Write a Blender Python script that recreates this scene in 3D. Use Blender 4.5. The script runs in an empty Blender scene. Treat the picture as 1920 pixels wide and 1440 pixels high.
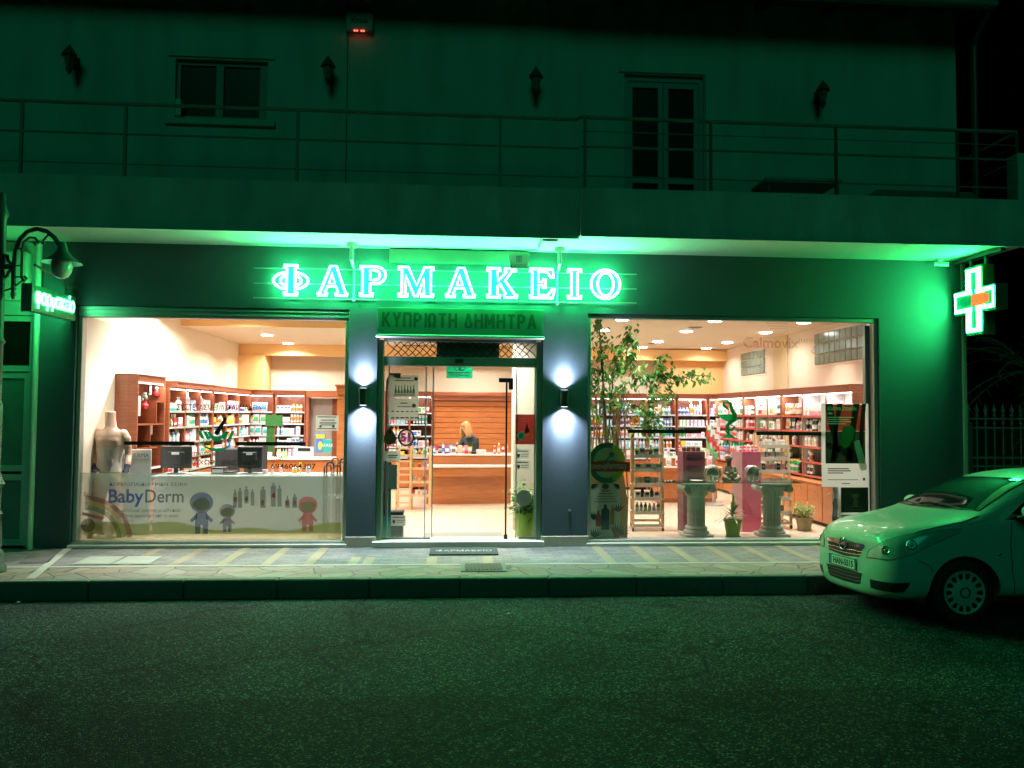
import bpy, bmesh, math, random
from mathutils import Vector, Matrix
from mathutils.geometry import tessellate_polygon
from mathutils.bvhtree import BVHTree
random.seed(11)
PI = math.pi
sc = bpy.context.scene
COL = sc.collection

# ------------------------------------------------------------------ camera
CAM = Vector((0.0, -10.4, 1.8471)); YAW, PITCH, ROLL = -0.0675163, 0.0393772, 0.0074475; FPX = 1395.0
_r0 = Vector((math.cos(YAW), math.sin(YAW), 0))
_fw = Vector((-math.sin(YAW)*math.cos(PITCH), math.cos(YAW)*math.cos(PITCH), math.sin(PITCH)))
_u0 = _r0.cross(_fw)
_R = _r0*math.cos(ROLL) + _u0*math.sin(ROLL)
_U = -_r0*math.sin(ROLL) + _u0*math.cos(ROLL)
cd = bpy.data.cameras.new("camera"); cd.sensor_width = 36; cd.lens = FPX/1920*36; cd.clip_end = 600; cd.clip_start = 0.05
cam = bpy.data.objects.new("camera", cd); COL.objects.link(cam)
cam.matrix_world = Matrix(((_R.x, _U.x, -_fw.x, CAM.x), (_R.y, _U.y, -_fw.y, CAM.y), (_R.z, _U.z, -_fw.z, CAM.z), (0, 0, 0, 1)))
sc.camera = cam

def at(px, py, axis, v):
    """surveyed point of the place: where the sight line through a photo pixel meets a known plane"""
    d = _fw + _R*(px-960)/FPX - _U*(py-720)/FPX
    i = 'xyz'.index(axis); t = (v-CAM[i])/d[i]
    return CAM + d*t
def atX(px, y, py=800): return at(px, py, 'y', y).x
def atZ(px, py, y): return at(px, py, 'y', y).z

# ------------------------------------------------------------------ materials
def new_mat(name):
    m = bpy.data.materials.new(name); m.use_nodes = True
    return m, m.node_tree.nodes, m.node_tree.links, m.node_tree.nodes['Principled BSDF']
def srgb(r, g, b):
    f = lambda c: (c/255/12.92) if c/255 <= .04045 else ((c/255+.055)/1.055)**2.4
    return (f(r), f(g), f(b))
MC = {}
def mat(name, col, rough=.55, metal=0.0, var=.12, scale=8.0, bump=0.0, coat=0.0, spec=.5, stretch=None):
    if name in MC: return MC[name]
    m, N, L, B = new_mat(name); MC[name] = m
    B.inputs['Roughness'].default_value = rough; B.inputs['Metallic'].default_value = metal
    B.inputs['Coat Weight'].default_value = coat; B.inputs['Specular IOR Level'].default_value = spec
    if var > 0 or bump > 0:
        tc = N.new('ShaderNodeTexCoord'); mp = N.new('ShaderNodeMapping')
        L.new(tc.outputs['Object'], mp.inputs['Vector'])
        if stretch: mp.inputs['Scale'].default_value = stretch
        nz = N.new('ShaderNodeTexNoise'); nz.inputs['Scale'].default_value = scale; nz.inputs['Detail'].default_value = 5
        L.new(mp.outputs['Vector'], nz.inputs['Vector'])
        mx = N.new('ShaderNodeMix'); mx.data_type = 'RGBA'
        mx.inputs[6].default_value = tuple(max(0, c*(1-var)) for c in col)+(1,)
        mx.inputs[7].default_value = tuple(min(1, c*(1+var)) for c in col)+(1,)
        L.new(nz.outputs['Fac'], mx.inputs[0]); L.new(mx.outputs[2], B.inputs['Base Color'])
        if bump > 0:
            bp = N.new('ShaderNodeBump'); bp.inputs['Strength'].default_value = bump; bp.inputs['Distance'].default_value = .02
            L.new(nz.outputs['Fac'], bp.inputs['Height']); L.new(bp.outputs['Normal'], B.inputs['Normal'])
    else:
        B.inputs['Base Color'].default_value = tuple(col)+(1,)
    return m
def emis(name, col, s, base=(.02,.02,.02)):
    if name in MC: return MC[name]
    m, N, L, B = new_mat(name); MC[name] = m
    B.inputs['Base Color'].default_value = tuple(base)+(1,)
    B.inputs['Emission Color'].default_value = tuple(col)+(1,); B.inputs['Emission Strength'].default_value = s
    return m
def glass_mat(name, refl=.07, tint=(1,1,1), rough=0.0, ior=1.45):
    if name in MC: return MC[name]
    m, N, L, B = new_mat(name); MC[name] = m; N.remove(B)
    o = N['Material Output']; t = N.new('ShaderNodeBsdfTransparent'); t.inputs[0].default_value = tuple(tint)+(1,)
    g = N.new('ShaderNodeBsdfGlossy'); g.inputs['Roughness'].default_value = rough
    lw = N.new('ShaderNodeLayerWeight'); lw.inputs[0].default_value = .12
    ad = N.new('ShaderNodeMath'); ad.operation = 'ADD'; ad.inputs[1].default_value = refl; ad.use_clamp = True
    L.new(lw.outputs['Fresnel'], ad.inputs[0])
    mx = N.new('ShaderNodeMixShader'); L.new(ad.outputs[0], mx.inputs[0]); L.new(t.outputs[0], mx.inputs[1]); L.new(g.outputs[0], mx.inputs[2])
    L.new(mx.outputs[0], o.inputs['Surface'])
    return m
def paper(name, col, tr=.4, alpha=1.0, rough=.5):
    """printed paper or film that lets some light from behind through"""
    if name in MC: return MC[name]
    m, N, L, B = new_mat(name); MC[name] = m; o = N['Material Output']
    B.inputs['Base Color'].default_value = tuple(col)+(1,); B.inputs['Roughness'].default_value = rough
    t = N.new('ShaderNodeBsdfTranslucent'); t.inputs[0].default_value = tuple(col)+(1,)
    mx = N.new('ShaderNodeMixShader'); mx.inputs[0].default_value = tr; L.new(B.outputs[0], mx.inputs[1]); L.new(t.outputs[0], mx.inputs[2]); last = mx
    if alpha < 1:
        q = N.new('ShaderNodeBsdfTransparent'); m2 = N.new('ShaderNodeMixShader'); m2.inputs[0].default_value = alpha; L.new(q.outputs[0], m2.inputs[1]); L.new(mx.outputs[0], m2.inputs[2]); last = m2
    L.new(last.outputs[0], o.inputs['Surface']); return m
def film_mat(name, col, alpha, rough=.5): return paper(name, col, .25, alpha, rough)
def wood_mat(name, c1, c2, scale=3.0, stretch=(1, 1, 12), rough=.38, coat=.25):
    if name in MC: return MC[name]
    m, N, L, B = new_mat(name); MC[name] = m
    tc = N.new('ShaderNodeTexCoord'); mp = N.new('ShaderNodeMapping'); mp.inputs['Scale'].default_value = stretch
    nz = N.new('ShaderNodeTexNoise'); nz.inputs['Scale'].default_value = scale; nz.inputs['Detail'].default_value = 6; nz.inputs['Distortion'].default_value = .6
    cr = N.new('ShaderNodeValToRGB'); cr.color_ramp.elements[0].position = .3; cr.color_ramp.elements[1].position = .72
    cr.color_ramp.elements[0].color = tuple(c1)+(1,); cr.color_ramp.elements[1].color = tuple(c2)+(1,)
    L.new(tc.outputs['Object'], mp.inputs[0]); L.new(mp.outputs[0], nz.inputs['Vector']); L.new(nz.outputs['Fac'], cr.inputs[0])
    L.new(cr.outputs[0], B.inputs['Base Color']); B.inputs['Roughness'].default_value = rough; B.inputs['Coat Weight'].default_value = coat
    return m

# ------------------------------------------------------------------ mesh builder
class MB:
    def __init__(s): s.v = []; s.f = []; s.mi = []; s.m = 0; s.T = None; s.sm = []; s.smooth = False
    def add(s, vs, fs):
        b = len(s.v)
        for p in vs:
            p = Vector(p); s.v.append(s.T @ p if s.T else p)
        for f in fs: s.f.append([b+i for i in f]); s.mi.append(s.m); s.sm.append(s.smooth)
        return s
    def box(s, x0, x1, y0, y1, z0, z1):
        return s.add([(x0,y0,z0),(x1,y0,z0),(x1,y1,z0),(x0,y1,z0),(x0,y0,z1),(x1,y0,z1),(x1,y1,z1),(x0,y1,z1)],
              [(0,3,2,1),(4,5,6,7),(0,1,5,4),(1,2,6,5),(2,3,7,6),(3,0,4,7)])
    def bbox(s, x0, x1, y0, y1, z0, z1, c=.006):
        """box with chamfered vertical and horizontal edges"""
        bm = bmesh.new(); bmesh.ops.create_cube(bm, size=1)
        for v in bm.verts: v.co = Vector(((x0+x1)/2+v.co.x*(x1-x0), (y0+y1)/2+v.co.y*(y1-y0), (z0+z1)/2+v.co.z*(z1-z0)))
        c = min(c, (x1-x0)*.4, (y1-y0)*.4, (z1-z0)*.4)
        bmesh.ops.bevel(bm, geom=bm.edges[:], offset=c, segments=1, affect='EDGES')
        bm.verts.index_update(); s.add([v.co.copy() for v in bm.verts], [[v.index for v in f.verts] for f in bm.faces]); bm.free(); return s
    def quad(s, a, b, c, d): return s.add([a, b, c, d], [(0,1,2,3)])
    def cyl(s, p0, p1, r0, r1=None, n=12, caps=True):
        p0 = Vector(p0); p1 = Vector(p1); r1 = r0 if r1 is None else r1
        d = (p1-p0); d = d.normalized() if d.length > 1e-9 else Vector((0,0,1))
        a = d.orthogonal().normalized(); b = d.cross(a); vs = []
        for p, r in ((p0, r0), (p1, r1)):
            for i in range(n):
                t = 2*PI*i/n; vs.append(p + a*(r*math.cos(t)) + b*(r*math.sin(t)))
        fs = [(i, (i+1)%n, n+(i+1)%n, n+i) for i in range(n)]
        sm = s.smooth; s.smooth = True; k = len(s.v); s.add(vs, fs); s.smooth = sm
        if caps:
            for q in (list(range(n))[::-1], [n+i for i in range(n)]): s.f.append([k+i for i in q]); s.mi.append(s.m); s.sm.append(False)
        return s
    def tube(s, pts, r, n=8, closed=False, caps=True):
        pts = [Vector(p) for p in pts]; m = len(pts); R = r if isinstance(r, (list, tuple)) else [r]*m
        vs = []; prev = None
        for i, p in enumerate(pts):
            if closed: t = (pts[(i+1)%m]-pts[i-1])
            else: t = pts[min(i+1, m-1)]-pts[max(i-1, 0)]
            t = t.normalized() if t.length > 1e-9 else Vector((0,0,1))
            if prev is None: a = t.orthogonal().normalized()
            else:
                a = prev - t*prev.dot(t); a = a.normalized() if a.length > 1e-6 else t.orthogonal().normalized()
            prev = a; b = t.cross(a)
            for k in range(n):
                th = 2*PI*k/n; vs.append(p + a*(R[i]*math.cos(th)) + b*(R[i]*math.sin(th)))
        fs = []
        for i in range(m if closed else m-1):
            j = (i+1)%m
            for k in range(n): fs.append((i*n+k, i*n+(k+1)%n, j*n+(k+1)%n, j*n+k))
        if caps and not closed: fs.append(tuple(range(n))[::-1]); fs.append(tuple((m-1)*n+k for k in range(n)))
        sm = s.smooth; s.smooth = True; s.add(vs, fs); s.smooth = sm; return s
    def lathe(s, prof, c=(0,0,0), n=20, sx=1.0, sy=1.0):
        """profile of (radius, z) turned about the vertical through c"""
        vs = []; c = Vector(c)
        for r, z in prof:
            for i in range(n):
                t = 2*PI*i/n; vs.append(c+Vector((r*math.cos(t)*sx, r*math.sin(t)*sy, z)))
        fs = []
        for j in range(len(prof)-1):
            for i in range(n): fs.append((j*n+i, j*n+(i+1)%n, (j+1)*n+(i+1)%n, (j+1)*n+i))
        fs.append(tuple(range(n))[::-1]); fs.append(tuple((len(prof)-1)*n+i for i in range(n)))
        sm = s.smooth; s.smooth = True; s.add(vs, fs); s.smooth = sm; return s
    def ball(s, c, rx, ry=None, rz=None, n=14, m=9):
        ry = rx if ry is None else ry; rz = rx if rz is None else rz; c = Vector(c); vs = []; fs = []
        for j in range(m+1):
            ph = -PI/2+PI*j/m
            for i in range(n):
                t = 2*PI*i/n; vs.append(c+Vector((rx*math.cos(ph)*math.cos(t), ry*math.cos(ph)*math.sin(t), rz*math.sin(ph))))
        for j in range(m):
            for i in range(n): fs.append((j*n+i, j*n+(i+1)%n, (j+1)*n+(i+1)%n, (j+1)*n+i))
        sm = s.smooth; s.smooth = True; s.add(vs, fs); s.smooth = sm; return s
    def poly(s, loops, P, depth=None):
        """filled 2-D outline (first loop) with holes, mapped by P(a, b) to 3-D; depth = extrusion vector"""
        tri = tessellate_polygon([[Vector((a, b, 0)) for a, b in l] for l in loops])
        flat = [q for l in loops for q in l]; vs = [P(a, b) for a, b in flat]
        if depth is None: return s.add(vs, [list(t) for t in tri])
        depth = Vector(depth); n = len(vs)
        fs = [list(t) for t in tri] + [[i+n for i in t][::-1] for t in tri]; o = 0
        for l in loops:
            k = len(l)
            for i in range(k): fs.append([o+i, o+(i+1)%k, n+o+(i+1)%k, n+o+i])
            o += k
        return s.add([Vector(v) for v in vs]+[Vector(v)+depth for v in vs], fs)

WL = {}
def wloc(o):
    p = Vector((0,0,0))
    while o is not None: p += Vector(WL.get(o.name, (0,0,0))); o = o.parent
    return p
def build(name, mb, mats, parent=None, loc=None, bevel=0):
    """one mesh object; world coordinates in, local coordinates (to parent, or to loc) out"""
    me = bpy.data.meshes.new(name)
    base = wloc(parent) + (Vector(loc) if loc is not None else Vector((0,0,0)))
    me.from_pydata([tuple(v-base) for v in mb.v], [], mb.f)
    if not isinstance(mats, (list, tuple)): mats = [mats]
    for m in mats: me.materials.append(m)
    me.polygons.foreach_set('material_index', [min(i, len(mats)-1) for i in mb.mi])
    me.polygons.foreach_set('use_smooth', mb.sm)
    me.update()
    if any(mb.sm):
        bm = bmesh.new(); bm.from_mesh(me); bmesh.ops.recalc_face_normals(bm, faces=bm.faces[:]); bm.to_mesh(me); bm.free()
        try: me.set_sharp_from_angle(angle=math.radians(50))
        except Exception: pass
    else:
        bm = bmesh.new(); bm.from_mesh(me); bmesh.ops.recalc_face_normals(bm, faces=bm.faces[:]); bm.to_mesh(me); bm.free()
    o = bpy.data.objects.new(name, me); COL.objects.link(o)
    if loc is not None: o.location = loc; WL[o.name] = tuple(loc)
    if parent is not None: o.parent = parent
    return o
def thing(name, label, cat, loc, group=None, rz=0):
    o = bpy.data.objects.new(name, None); COL.objects.link(o); o.location = loc; o.rotation_euler = (0,0,rz); o.empty_display_size = .1
    WL[o.name] = tuple(loc); o['label'] = label; o['category'] = cat
    if group: o['group'] = group
    return o
def tag(o, label, cat, group=None):
    o['label'] = label; o['category'] = cat
    if group: o['group'] = group
    return o
def struct(o): o['kind'] = 'structure'; return o
def copy_tree(o, parent=None, loc=None, rz=None, label=None):
    c = o.copy(); COL.objects.link(c); c.parent = parent
    if loc is not None: c.location = loc
    if rz is not None: c.rotation_euler = (0,0,rz)
    if label: c['label'] = label
    for ch in o.children: copy_tree(ch, c)
    return c

def text_mb(mb, body, size, P, align='CENTER', bold=0.0, depth=None, width=None, shear=0.0):
    """adds lettering (built-in font, converted to faces) to mb; P maps text x, y to 3-D"""
    cu = bpy.data.curves.new('lettering', 'FONT'); cu.body = body; cu.size = size; cu.align_x = align; cu.offset = bold; cu.shear = shear
    cu.resolution_u = 3
    o = bpy.data.objects.new('lettering', cu); COL.objects.link(o)
    dg = bpy.context.evaluated_depsgraph_get(); dg.update(); me = bpy.data.meshes.new_from_object(o.evaluated_get(dg))
    bpy.data.objects.remove(o); bpy.data.curves.remove(cu)
    xs = [v.co.x for v in me.vertices] or [0]; w = max(xs)-min(xs); k = 1.0; c = 0.0
    if width: k = width/max(w, 1e-6); c = ((max(xs)+min(xs))/2) if align == 'CENTER' else min(xs)
    vs = [Vector(P((v.co.x-c)*k, v.co.y)) for v in me.vertices]; fs = [list(p.vertices) for p in me.polygons]
    if depth is not None:
        d = Vector(depth); n = len(vs)
        ec = {}
        for f in fs:
            for i in range(len(f)):
                e = (f[i], f[(i+1)%len(f)]); ec[e] = 1
        side = [[a, b, n+b, n+a] for (a, b) in ec if (b, a) not in ec]
        fs = fs + [[i+n for i in f][::-1] for f in fs] + side; vs = vs + [v+d for v in vs]
    mb.add(vs, fs); bpy.data.meshes.remove(me); return mb
def on_y(x, z, y, s=1): return lambda a, b: (x+a*s, y, z+b)       # lettering on a plane facing the street
# ------------------------------------------------------------------ palette
SLATE = mat('slate_paint', (.06,.088,.115), .62, var=.08, scale=30, bump=.05)
CREAM = mat('weathered_plaster', (.60,.60,.53), .85, var=.32, scale=2.6, bump=.25, stretch=(1,1,.22))
WHITEP = mat('white_plaster', (.48,.49,.48), .8, var=.05, scale=3, bump=.1)
ALU = mat('grey_aluminium', (.42,.44,.43), .38, metal=.55, var=.05, scale=12)
DARKALU = mat('dark_green_aluminium', (.16,.22,.19), .4, metal=.3, var=.05)
STONEB = mat('beige_plinth_stone', (.48,.42,.34), .6, var=.15, scale=12)
MARBLE = mat('pale_marble', (.62,.60,.55), .35, var=.1, scale=6)
BLACK = mat('black_metal', (.012,.013,.013), .45, metal=.3, var=0)
IRON = mat('painted_iron', (.10,.115,.11), .5, metal=.4, var=.1)
WALLIN = mat('cream_wall_paint', (.84,.78,.62), .8, var=.02, scale=2)
WALLPINK = mat('blush_wall_paint', (.74,.63,.49), .8, var=.03, scale=2)
PEACH = mat('apricot_wall_paint', (.86,.56,.24), .8, var=.03, scale=2)
CEIL = mat('ceiling_paint', (.72,.67,.52), .85, var=.02)
GLASS = glass_mat('window_glass', .10)
DGLASS = mat('dark_upstairs_glass', (.004,.010,.008), .35, var=0, spec=.25)
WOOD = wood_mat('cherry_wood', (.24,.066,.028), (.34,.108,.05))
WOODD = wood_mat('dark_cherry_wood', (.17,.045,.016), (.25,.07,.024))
WOODO = wood_mat('orange_cherry_wood', (.38,.115,.030), (.50,.175,.052), stretch=(1,1,8))
PINE = wood_mat('pine_wood', (.62,.40,.21), (.74,.52,.30), stretch=(1,1,6), coat=.05)
WHITE = mat('white_laminate', (.82,.82,.80), .4, var=0)

# ------------------------------------------------------------------ ground
def asphalt(nm, k):
    m, N, L, B = new_mat(nm); tc = N.new('ShaderNodeTexCoord')
    vo = N.new('ShaderNodeTexVoronoi'); vo.inputs['Scale'].default_value = 95; vo.inputs['Randomness'].default_value = 1
    n1 = N.new('ShaderNodeTexNoise'); n1.inputs['Scale'].default_value = 26; n1.inputs['Detail'].default_value = 8
    n2 = N.new('ShaderNodeTexNoise'); n2.inputs['Scale'].default_value = .7; n2.inputs['Detail'].default_value = 4
    for n in (vo, n1, n2): L.new(tc.outputs['Object'], n.inputs['Vector'])
    sep = N.new('ShaderNodeSeparateColor'); L.new(vo.outputs['Color'], sep.inputs[0])
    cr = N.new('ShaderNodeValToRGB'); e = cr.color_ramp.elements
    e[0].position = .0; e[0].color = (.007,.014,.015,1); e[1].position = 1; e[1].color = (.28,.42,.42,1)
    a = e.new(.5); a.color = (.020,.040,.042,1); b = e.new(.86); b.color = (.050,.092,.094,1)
    L.new(sep.outputs[0], cr.inputs[0])
    mx = N.new('ShaderNodeMix'); mx.data_type = 'RGBA'; mx.blend_type = 'MULTIPLY'; mx.inputs[0].default_value = 1
    c2 = N.new('ShaderNodeValToRGB'); c2.color_ramp.elements[0].position = .3; c2.color_ramp.elements[0].color = (.4*k,.4*k,.4*k,1); c2.color_ramp.elements[1].position = .7; c2.color_ramp.elements[1].color = (k,k,k,1)
    L.new(n2.outputs['Fac'], c2.inputs[0]); L.new(cr.outputs[0], mx.inputs[6]); L.new(c2.outputs[0], mx.inputs[7])
    nd = N.new('ShaderNodeTexNoise'); nd.inputs['Scale'].default_value = 1.6; nd.inputs['Detail'].default_value = 6; L.new(tc.outputs['Object'], nd.inputs['Vector'])
    ad2 = N.new('ShaderNodeMix'); ad2.data_type = 'RGBA'; ad2.inputs[0].default_value = .55; L.new(tc.outputs['Object'], ad2.inputs[6]); L.new(nd.outputs['Color'], ad2.inputs[7])
    vk = N.new('ShaderNodeTexVoronoi'); vk.feature = 'DISTANCE_TO_EDGE'; vk.inputs['Scale'].default_value = .9; L.new(ad2.outputs[2], vk.inputs['Vector'])
    mr = N.new('ShaderNodeMapRange'); mr.inputs['From Min'].default_value = .0; mr.inputs['From Max'].default_value = .016; mr.inputs['To Min'].default_value = .3; L.new(vk.outputs['Distance'], mr.inputs[0])
    m3 = N.new('ShaderNodeMix'); m3.data_type = 'RGBA'; m3.blend_type = 'MULTIPLY'; m3.inputs[0].default_value = 1; L.new(mx.outputs[2], m3.inputs[6]); L.new(mr.outputs[0], m3.inputs[7]); L.new(m3.outputs[2], B.inputs['Base Color'])
    B.inputs['Roughness'].default_value = .8; B.inputs['Specular IOR Level'].default_value = .12
    ad = N.new('ShaderNodeMath'); ad.operation = 'SUBTRACT'; L.new(n1.outputs['Fac'], ad.inputs[0]); L.new(vo.outputs['Distance'], ad.inputs[1])
    bp = N.new('ShaderNodeBump'); bp.inputs['Strength'].default_value = .9; bp.inputs['Distance'].default_value = .012
    L.new(ad.outputs[0], bp.inputs['Height']); L.new(bp.outputs['Normal'], B.inputs['Normal']); return m
def road_z(y): return -.2 + (.1*min(1, max(0, (-2.0-y)/1.7))) + .05*min(1, max(0, (-3.7-y)/3))
g = MB(); ys = [-2.0, -2.6, -3.2, -3.7, -4.7, -5.25, -6.7, -12, -60]
for i in range(len(ys)-1):
    g.m = 1 if i >= 5 else 0; a, b = ys[i], ys[i+1]; g.quad((-90,b,road_z(b)), (90,b,road_z(b)), (90,a,road_z(a)), (-90,a,road_z(a)))
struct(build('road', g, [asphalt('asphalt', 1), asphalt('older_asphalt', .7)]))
g = MB(); g.quad((-90,0,-.21),(90,0,-.21),(90,120,-.21),(-90,120,-.21)); g.quad((-90,-2,-.211),(90,-2,-.211),(90,0,-.211),(-90,0,-.211))
struct(build('ground', g, mat('dark_soil', (.05,.05,.04), .9)))

def paver_mat():
    m, N, L, B = new_mat('grey_pavers'); tc = N.new('ShaderNodeTexCoord')
    br = N.new('ShaderNodeTexBrick'); br.inputs['Scale'].default_value = 1; br.inputs['Brick Width'].default_value = .22; br.inputs['Row Height'].default_value = .11
    br.inputs['Mortar Size'].default_value = .006; br.inputs['Color1'].default_value = (.12,.115,.12,1); br.inputs['Color2'].default_value = (.18,.175,.18,1); br.inputs['Mortar'].default_value = (.09,.09,.085,1)
    br.offset = .5; L.new(tc.outputs['Object'], br.inputs['Vector'])
    nz = N.new('ShaderNodeTexNoise'); nz.inputs['Scale'].default_value = 5; nz.inputs['Detail'].default_value = 6; L.new(tc.outputs['Object'], nz.inputs['Vector'])
    mx = N.new('ShaderNodeMix'); mx.data_type = 'RGBA'; mx.blend_type = 'MULTIPLY'; mx.inputs[0].default_value = .6
    L.new(br.outputs['Color'], mx.inputs[6]); L.new(nz.outputs['Color'], mx.inputs[7])
    hs = N.new('ShaderNodeHueSaturation'); hs.inputs['Saturation'].default_value = .25; hs.inputs['Value'].default_value = 1.5
    L.new(mx.outputs[2], hs.inputs['Color']); L.new(hs.outputs[0], B.inputs['Base Color']); B.inputs['Roughness'].default_value = .6
    bp = N.new('ShaderNodeBump'); bp.inputs['Strength'].default_value = .5; bp.inputs['Distance'].default_value = .006; bp.invert = True
    L.new(br.outputs['Fac'], bp.inputs['Height']); L.new(bp.outputs['Normal'], B.inputs['Normal']); return m
def crazy_mat():
    m, N, L, B = new_mat('crazy_paving'); tc = N.new('ShaderNodeTexCoord'); mp = N.new('ShaderNodeMapping'); mp.inputs['Scale'].default_value = (1, 1.5, 1)
    L.new(tc.outputs['Object'], mp.inputs[0])
    ve = N.new('ShaderNodeTexVoronoi'); ve.feature = 'DISTANCE_TO_EDGE'; ve.inputs['Scale'].default_value = 2.6
    vc = N.new('ShaderNodeTexVoronoi'); vc.inputs['Scale'].default_value = 2.6
    for n in (ve, vc): L.new(mp.outputs[0], n.inputs['Vector'])
    sp = N.new('ShaderNodeSeparateColor'); L.new(vc.outputs['Color'], sp.inputs[0])
    cr = N.new('ShaderNodeValToRGB'); e = cr.color_ramp.elements; e[0].color = (.15,.135,.11,1); e[1].color = (.17,.17,.13,1)
    q = e.new(.35); q.color = (.24,.17,.13,1); q = e.new(.65); q.color = (.26,.23,.18,1); L.new(sp.outputs[0], cr.inputs[0])
    st = N.new('ShaderNodeMapRange'); st.inputs['From Min'].default_value = .012; st.inputs['From Max'].default_value = .03; L.new(ve.outputs['Distance'], st.inputs[0])
    mx = N.new('ShaderNodeMix'); mx.data_type = 'RGBA'; mx.inputs[6].default_value = (.06,.055,.045,1); L.new(st.outputs[0], mx.inputs[0]); L.new(cr.outputs[0], mx.inputs[7])
    nz = N.new('ShaderNodeTexNoise'); nz.inputs['Scale'].default_value = 14; nz.inputs['Detail'].default_value = 6; L.new(tc.outputs['Object'], nz.inputs['Vector'])
    m2 = N.new('ShaderNodeMix'); m2.data_type = 'RGBA'; m2.blend_type = 'OVERLAY'; m2.inputs[0].default_value = .35; L.new(mx.outputs[2], m2.inputs[6]); L.new(nz.outputs['Fac'], m2.inputs[7])
    L.new(m2.outputs[2], B.inputs['Base Color']); B.inputs['Roughness'].default_value = .55
    bp = N.new('ShaderNodeBump'); bp.inputs['Strength'].default_value = .5; bp.inputs['Distance'].default_value = .01; L.new(st.outputs[0], bp.inputs['Height']); L.new(bp.outputs['Normal'], B.inputs['Normal']); return m
g = MB(); g.box(-60, 60, -1.88, 0, -.2, -.004); g.m = 1; g.quad((-60,-1.2,0),(60,-1.2,0),(60,.02,0),(-60,.02,0))
g.m = 2; g.quad((-60,-1.88,0),(60,-1.88,0),(60,-1.26,0),(-60,-1.26,0))
g.m = 3; g.quad((-60,-1.26,.004),(60,-1.26,.004),(60,-1.2,.004),(-60,-1.2,.004))
g.m = 4
xs = [atX(p, -.6, 1048) for p in (270,355,440,520,595,672)] + [-1.15+.02, -.35, .35] + [atX(p, -.6, 1048) for p in (1130,1205,1278,1350,1420,1490,1560)]
for x in xs:
    w = .06
    g.quad((x-w,-1.2,.004),(x+w,-1.2,.004),(x+w,-.06 if abs(x) > 1.6 else -.75,.004),(x-w,-.06 if abs(x) > 1.6 else -.75,.004))
g.m = 3; g.quad((-4.72,-1.88,.008),(-4.62,-1.88,.008),(-5.15,-.06,.008),(-5.25,-.06,.008))
g.m = 5
for k in (0, 1): g.quad((-4.62+k*.46,-1.12,.008),(-4.18+k*.46,-1.12,.008),(-4.22+k*.46,-.62,.008),(-4.64+k*.46,-.62,.008))
g.m = 6; g.quad((-5.3,-1.0,.008),(-4.95,-1.0,.008),(-5.1,-.55,.008),(-5.42,-.55,.008))
struct(build('pavement', g, [mat('concrete', (.22,.22,.21), .8), paver_mat(), crazy_mat(), mat('white_marble_strip', (.42,.42,.40), .5, var=.12), mat('yellow_pavers', (.27,.225,.15), .6, var=.2, scale=20), mat('new_white_slab', (.30,.33,.30), .6), mat('dark_patch', (.08,.085,.08), .8)]))
g = MB()
for i in range(-40, 41):
    x0 = i*1.0; g.bbox(x0+.004, x0+.996, -2.0, -1.882, -.24, .006, .012)
struct(build('kerb', g, mat('kerb_stone', (.15,.155,.145), .8, var=.2, scale=9, bump=.5)))

def world():
    w = bpy.data.worlds.new("World"); sc.world = w; w.use_nodes = True; N = w.node_tree.nodes; L = w.node_tree.links
    bg = N['Background']; sk = N.new('ShaderNodeTexSky'); sk.sky_type = 'NISHITA'; sk.sun_disc = False
    sk.sun_elevation = math.radians(-4.5); sk.sun_rotation = math.radians(200); L.new(sk.outputs[0], bg.inputs['Color']); bg.inputs['Strength'].default_value = .003
    d = bpy.data.lights.new('added_green_fill', 'SUN'); d.energy = .145; d.angle = math.radians(25); d.color = (.02,1,.50); o = bpy.data.objects.new('added_green_fill', d); COL.objects.link(o)  # green fill lamp added to brighten the upper wall; no real source here
    o.rotation_euler = Vector((.10,1,-.60)).to_track_quat('-Z','Y').to_euler()
world()

# ------------------------------------------------------------------ the pharmacy building
BLD = thing('pharmacy_building', 'two storey pharmacy building with slate ground floor, glazed shopfront and balcony above', 'building', (1.0, 0, 0))
Z0 = 3.27; SOF = 4.13; XL, XR = -5.68, 7.30
g = MB()
g.box(XL, -5.21, 0, .25, 0, Z0); g.box(6.05, XR, 0, .25, 0, Z0)
g.box(XL, -1.17, 0, .25, Z0, SOF); g.box(1.135, XR, 0, .25, Z0, SOF); g.box(-1.17, 1.135, 0, .25, 2.9, SOF)
g.box(XR-.3, XR, .25, 9.2, 0, SOF); g.box(-5.68, -5.38, .25, 9.2, 0, SOF)
build('ground_floor_wall', g, SLATE, BLD)
g = MB(); g.box(XR+.002, XR+.05, -.035, .02, 0, SOF-.002); build('corner_trim', g, mat('pale_trim', (.5,.5,.47), .6), BLD)
def pillar(x0, x1):
    g = MB(); g.box(x0, x1, -.03, .25, .145, Z0-.002); o = build('pillar', g, SLATE, BLD, loc=((x0+x1)/2-1, 0, 0))
    g = MB(); g.bbox(x0-.015, x1+.015, -.045, .25, 0, .145, .006); build('plinth', g, STONEB, o)
pillar(-1.56, -1.17); pillar(1.135, 1.77)
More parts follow.
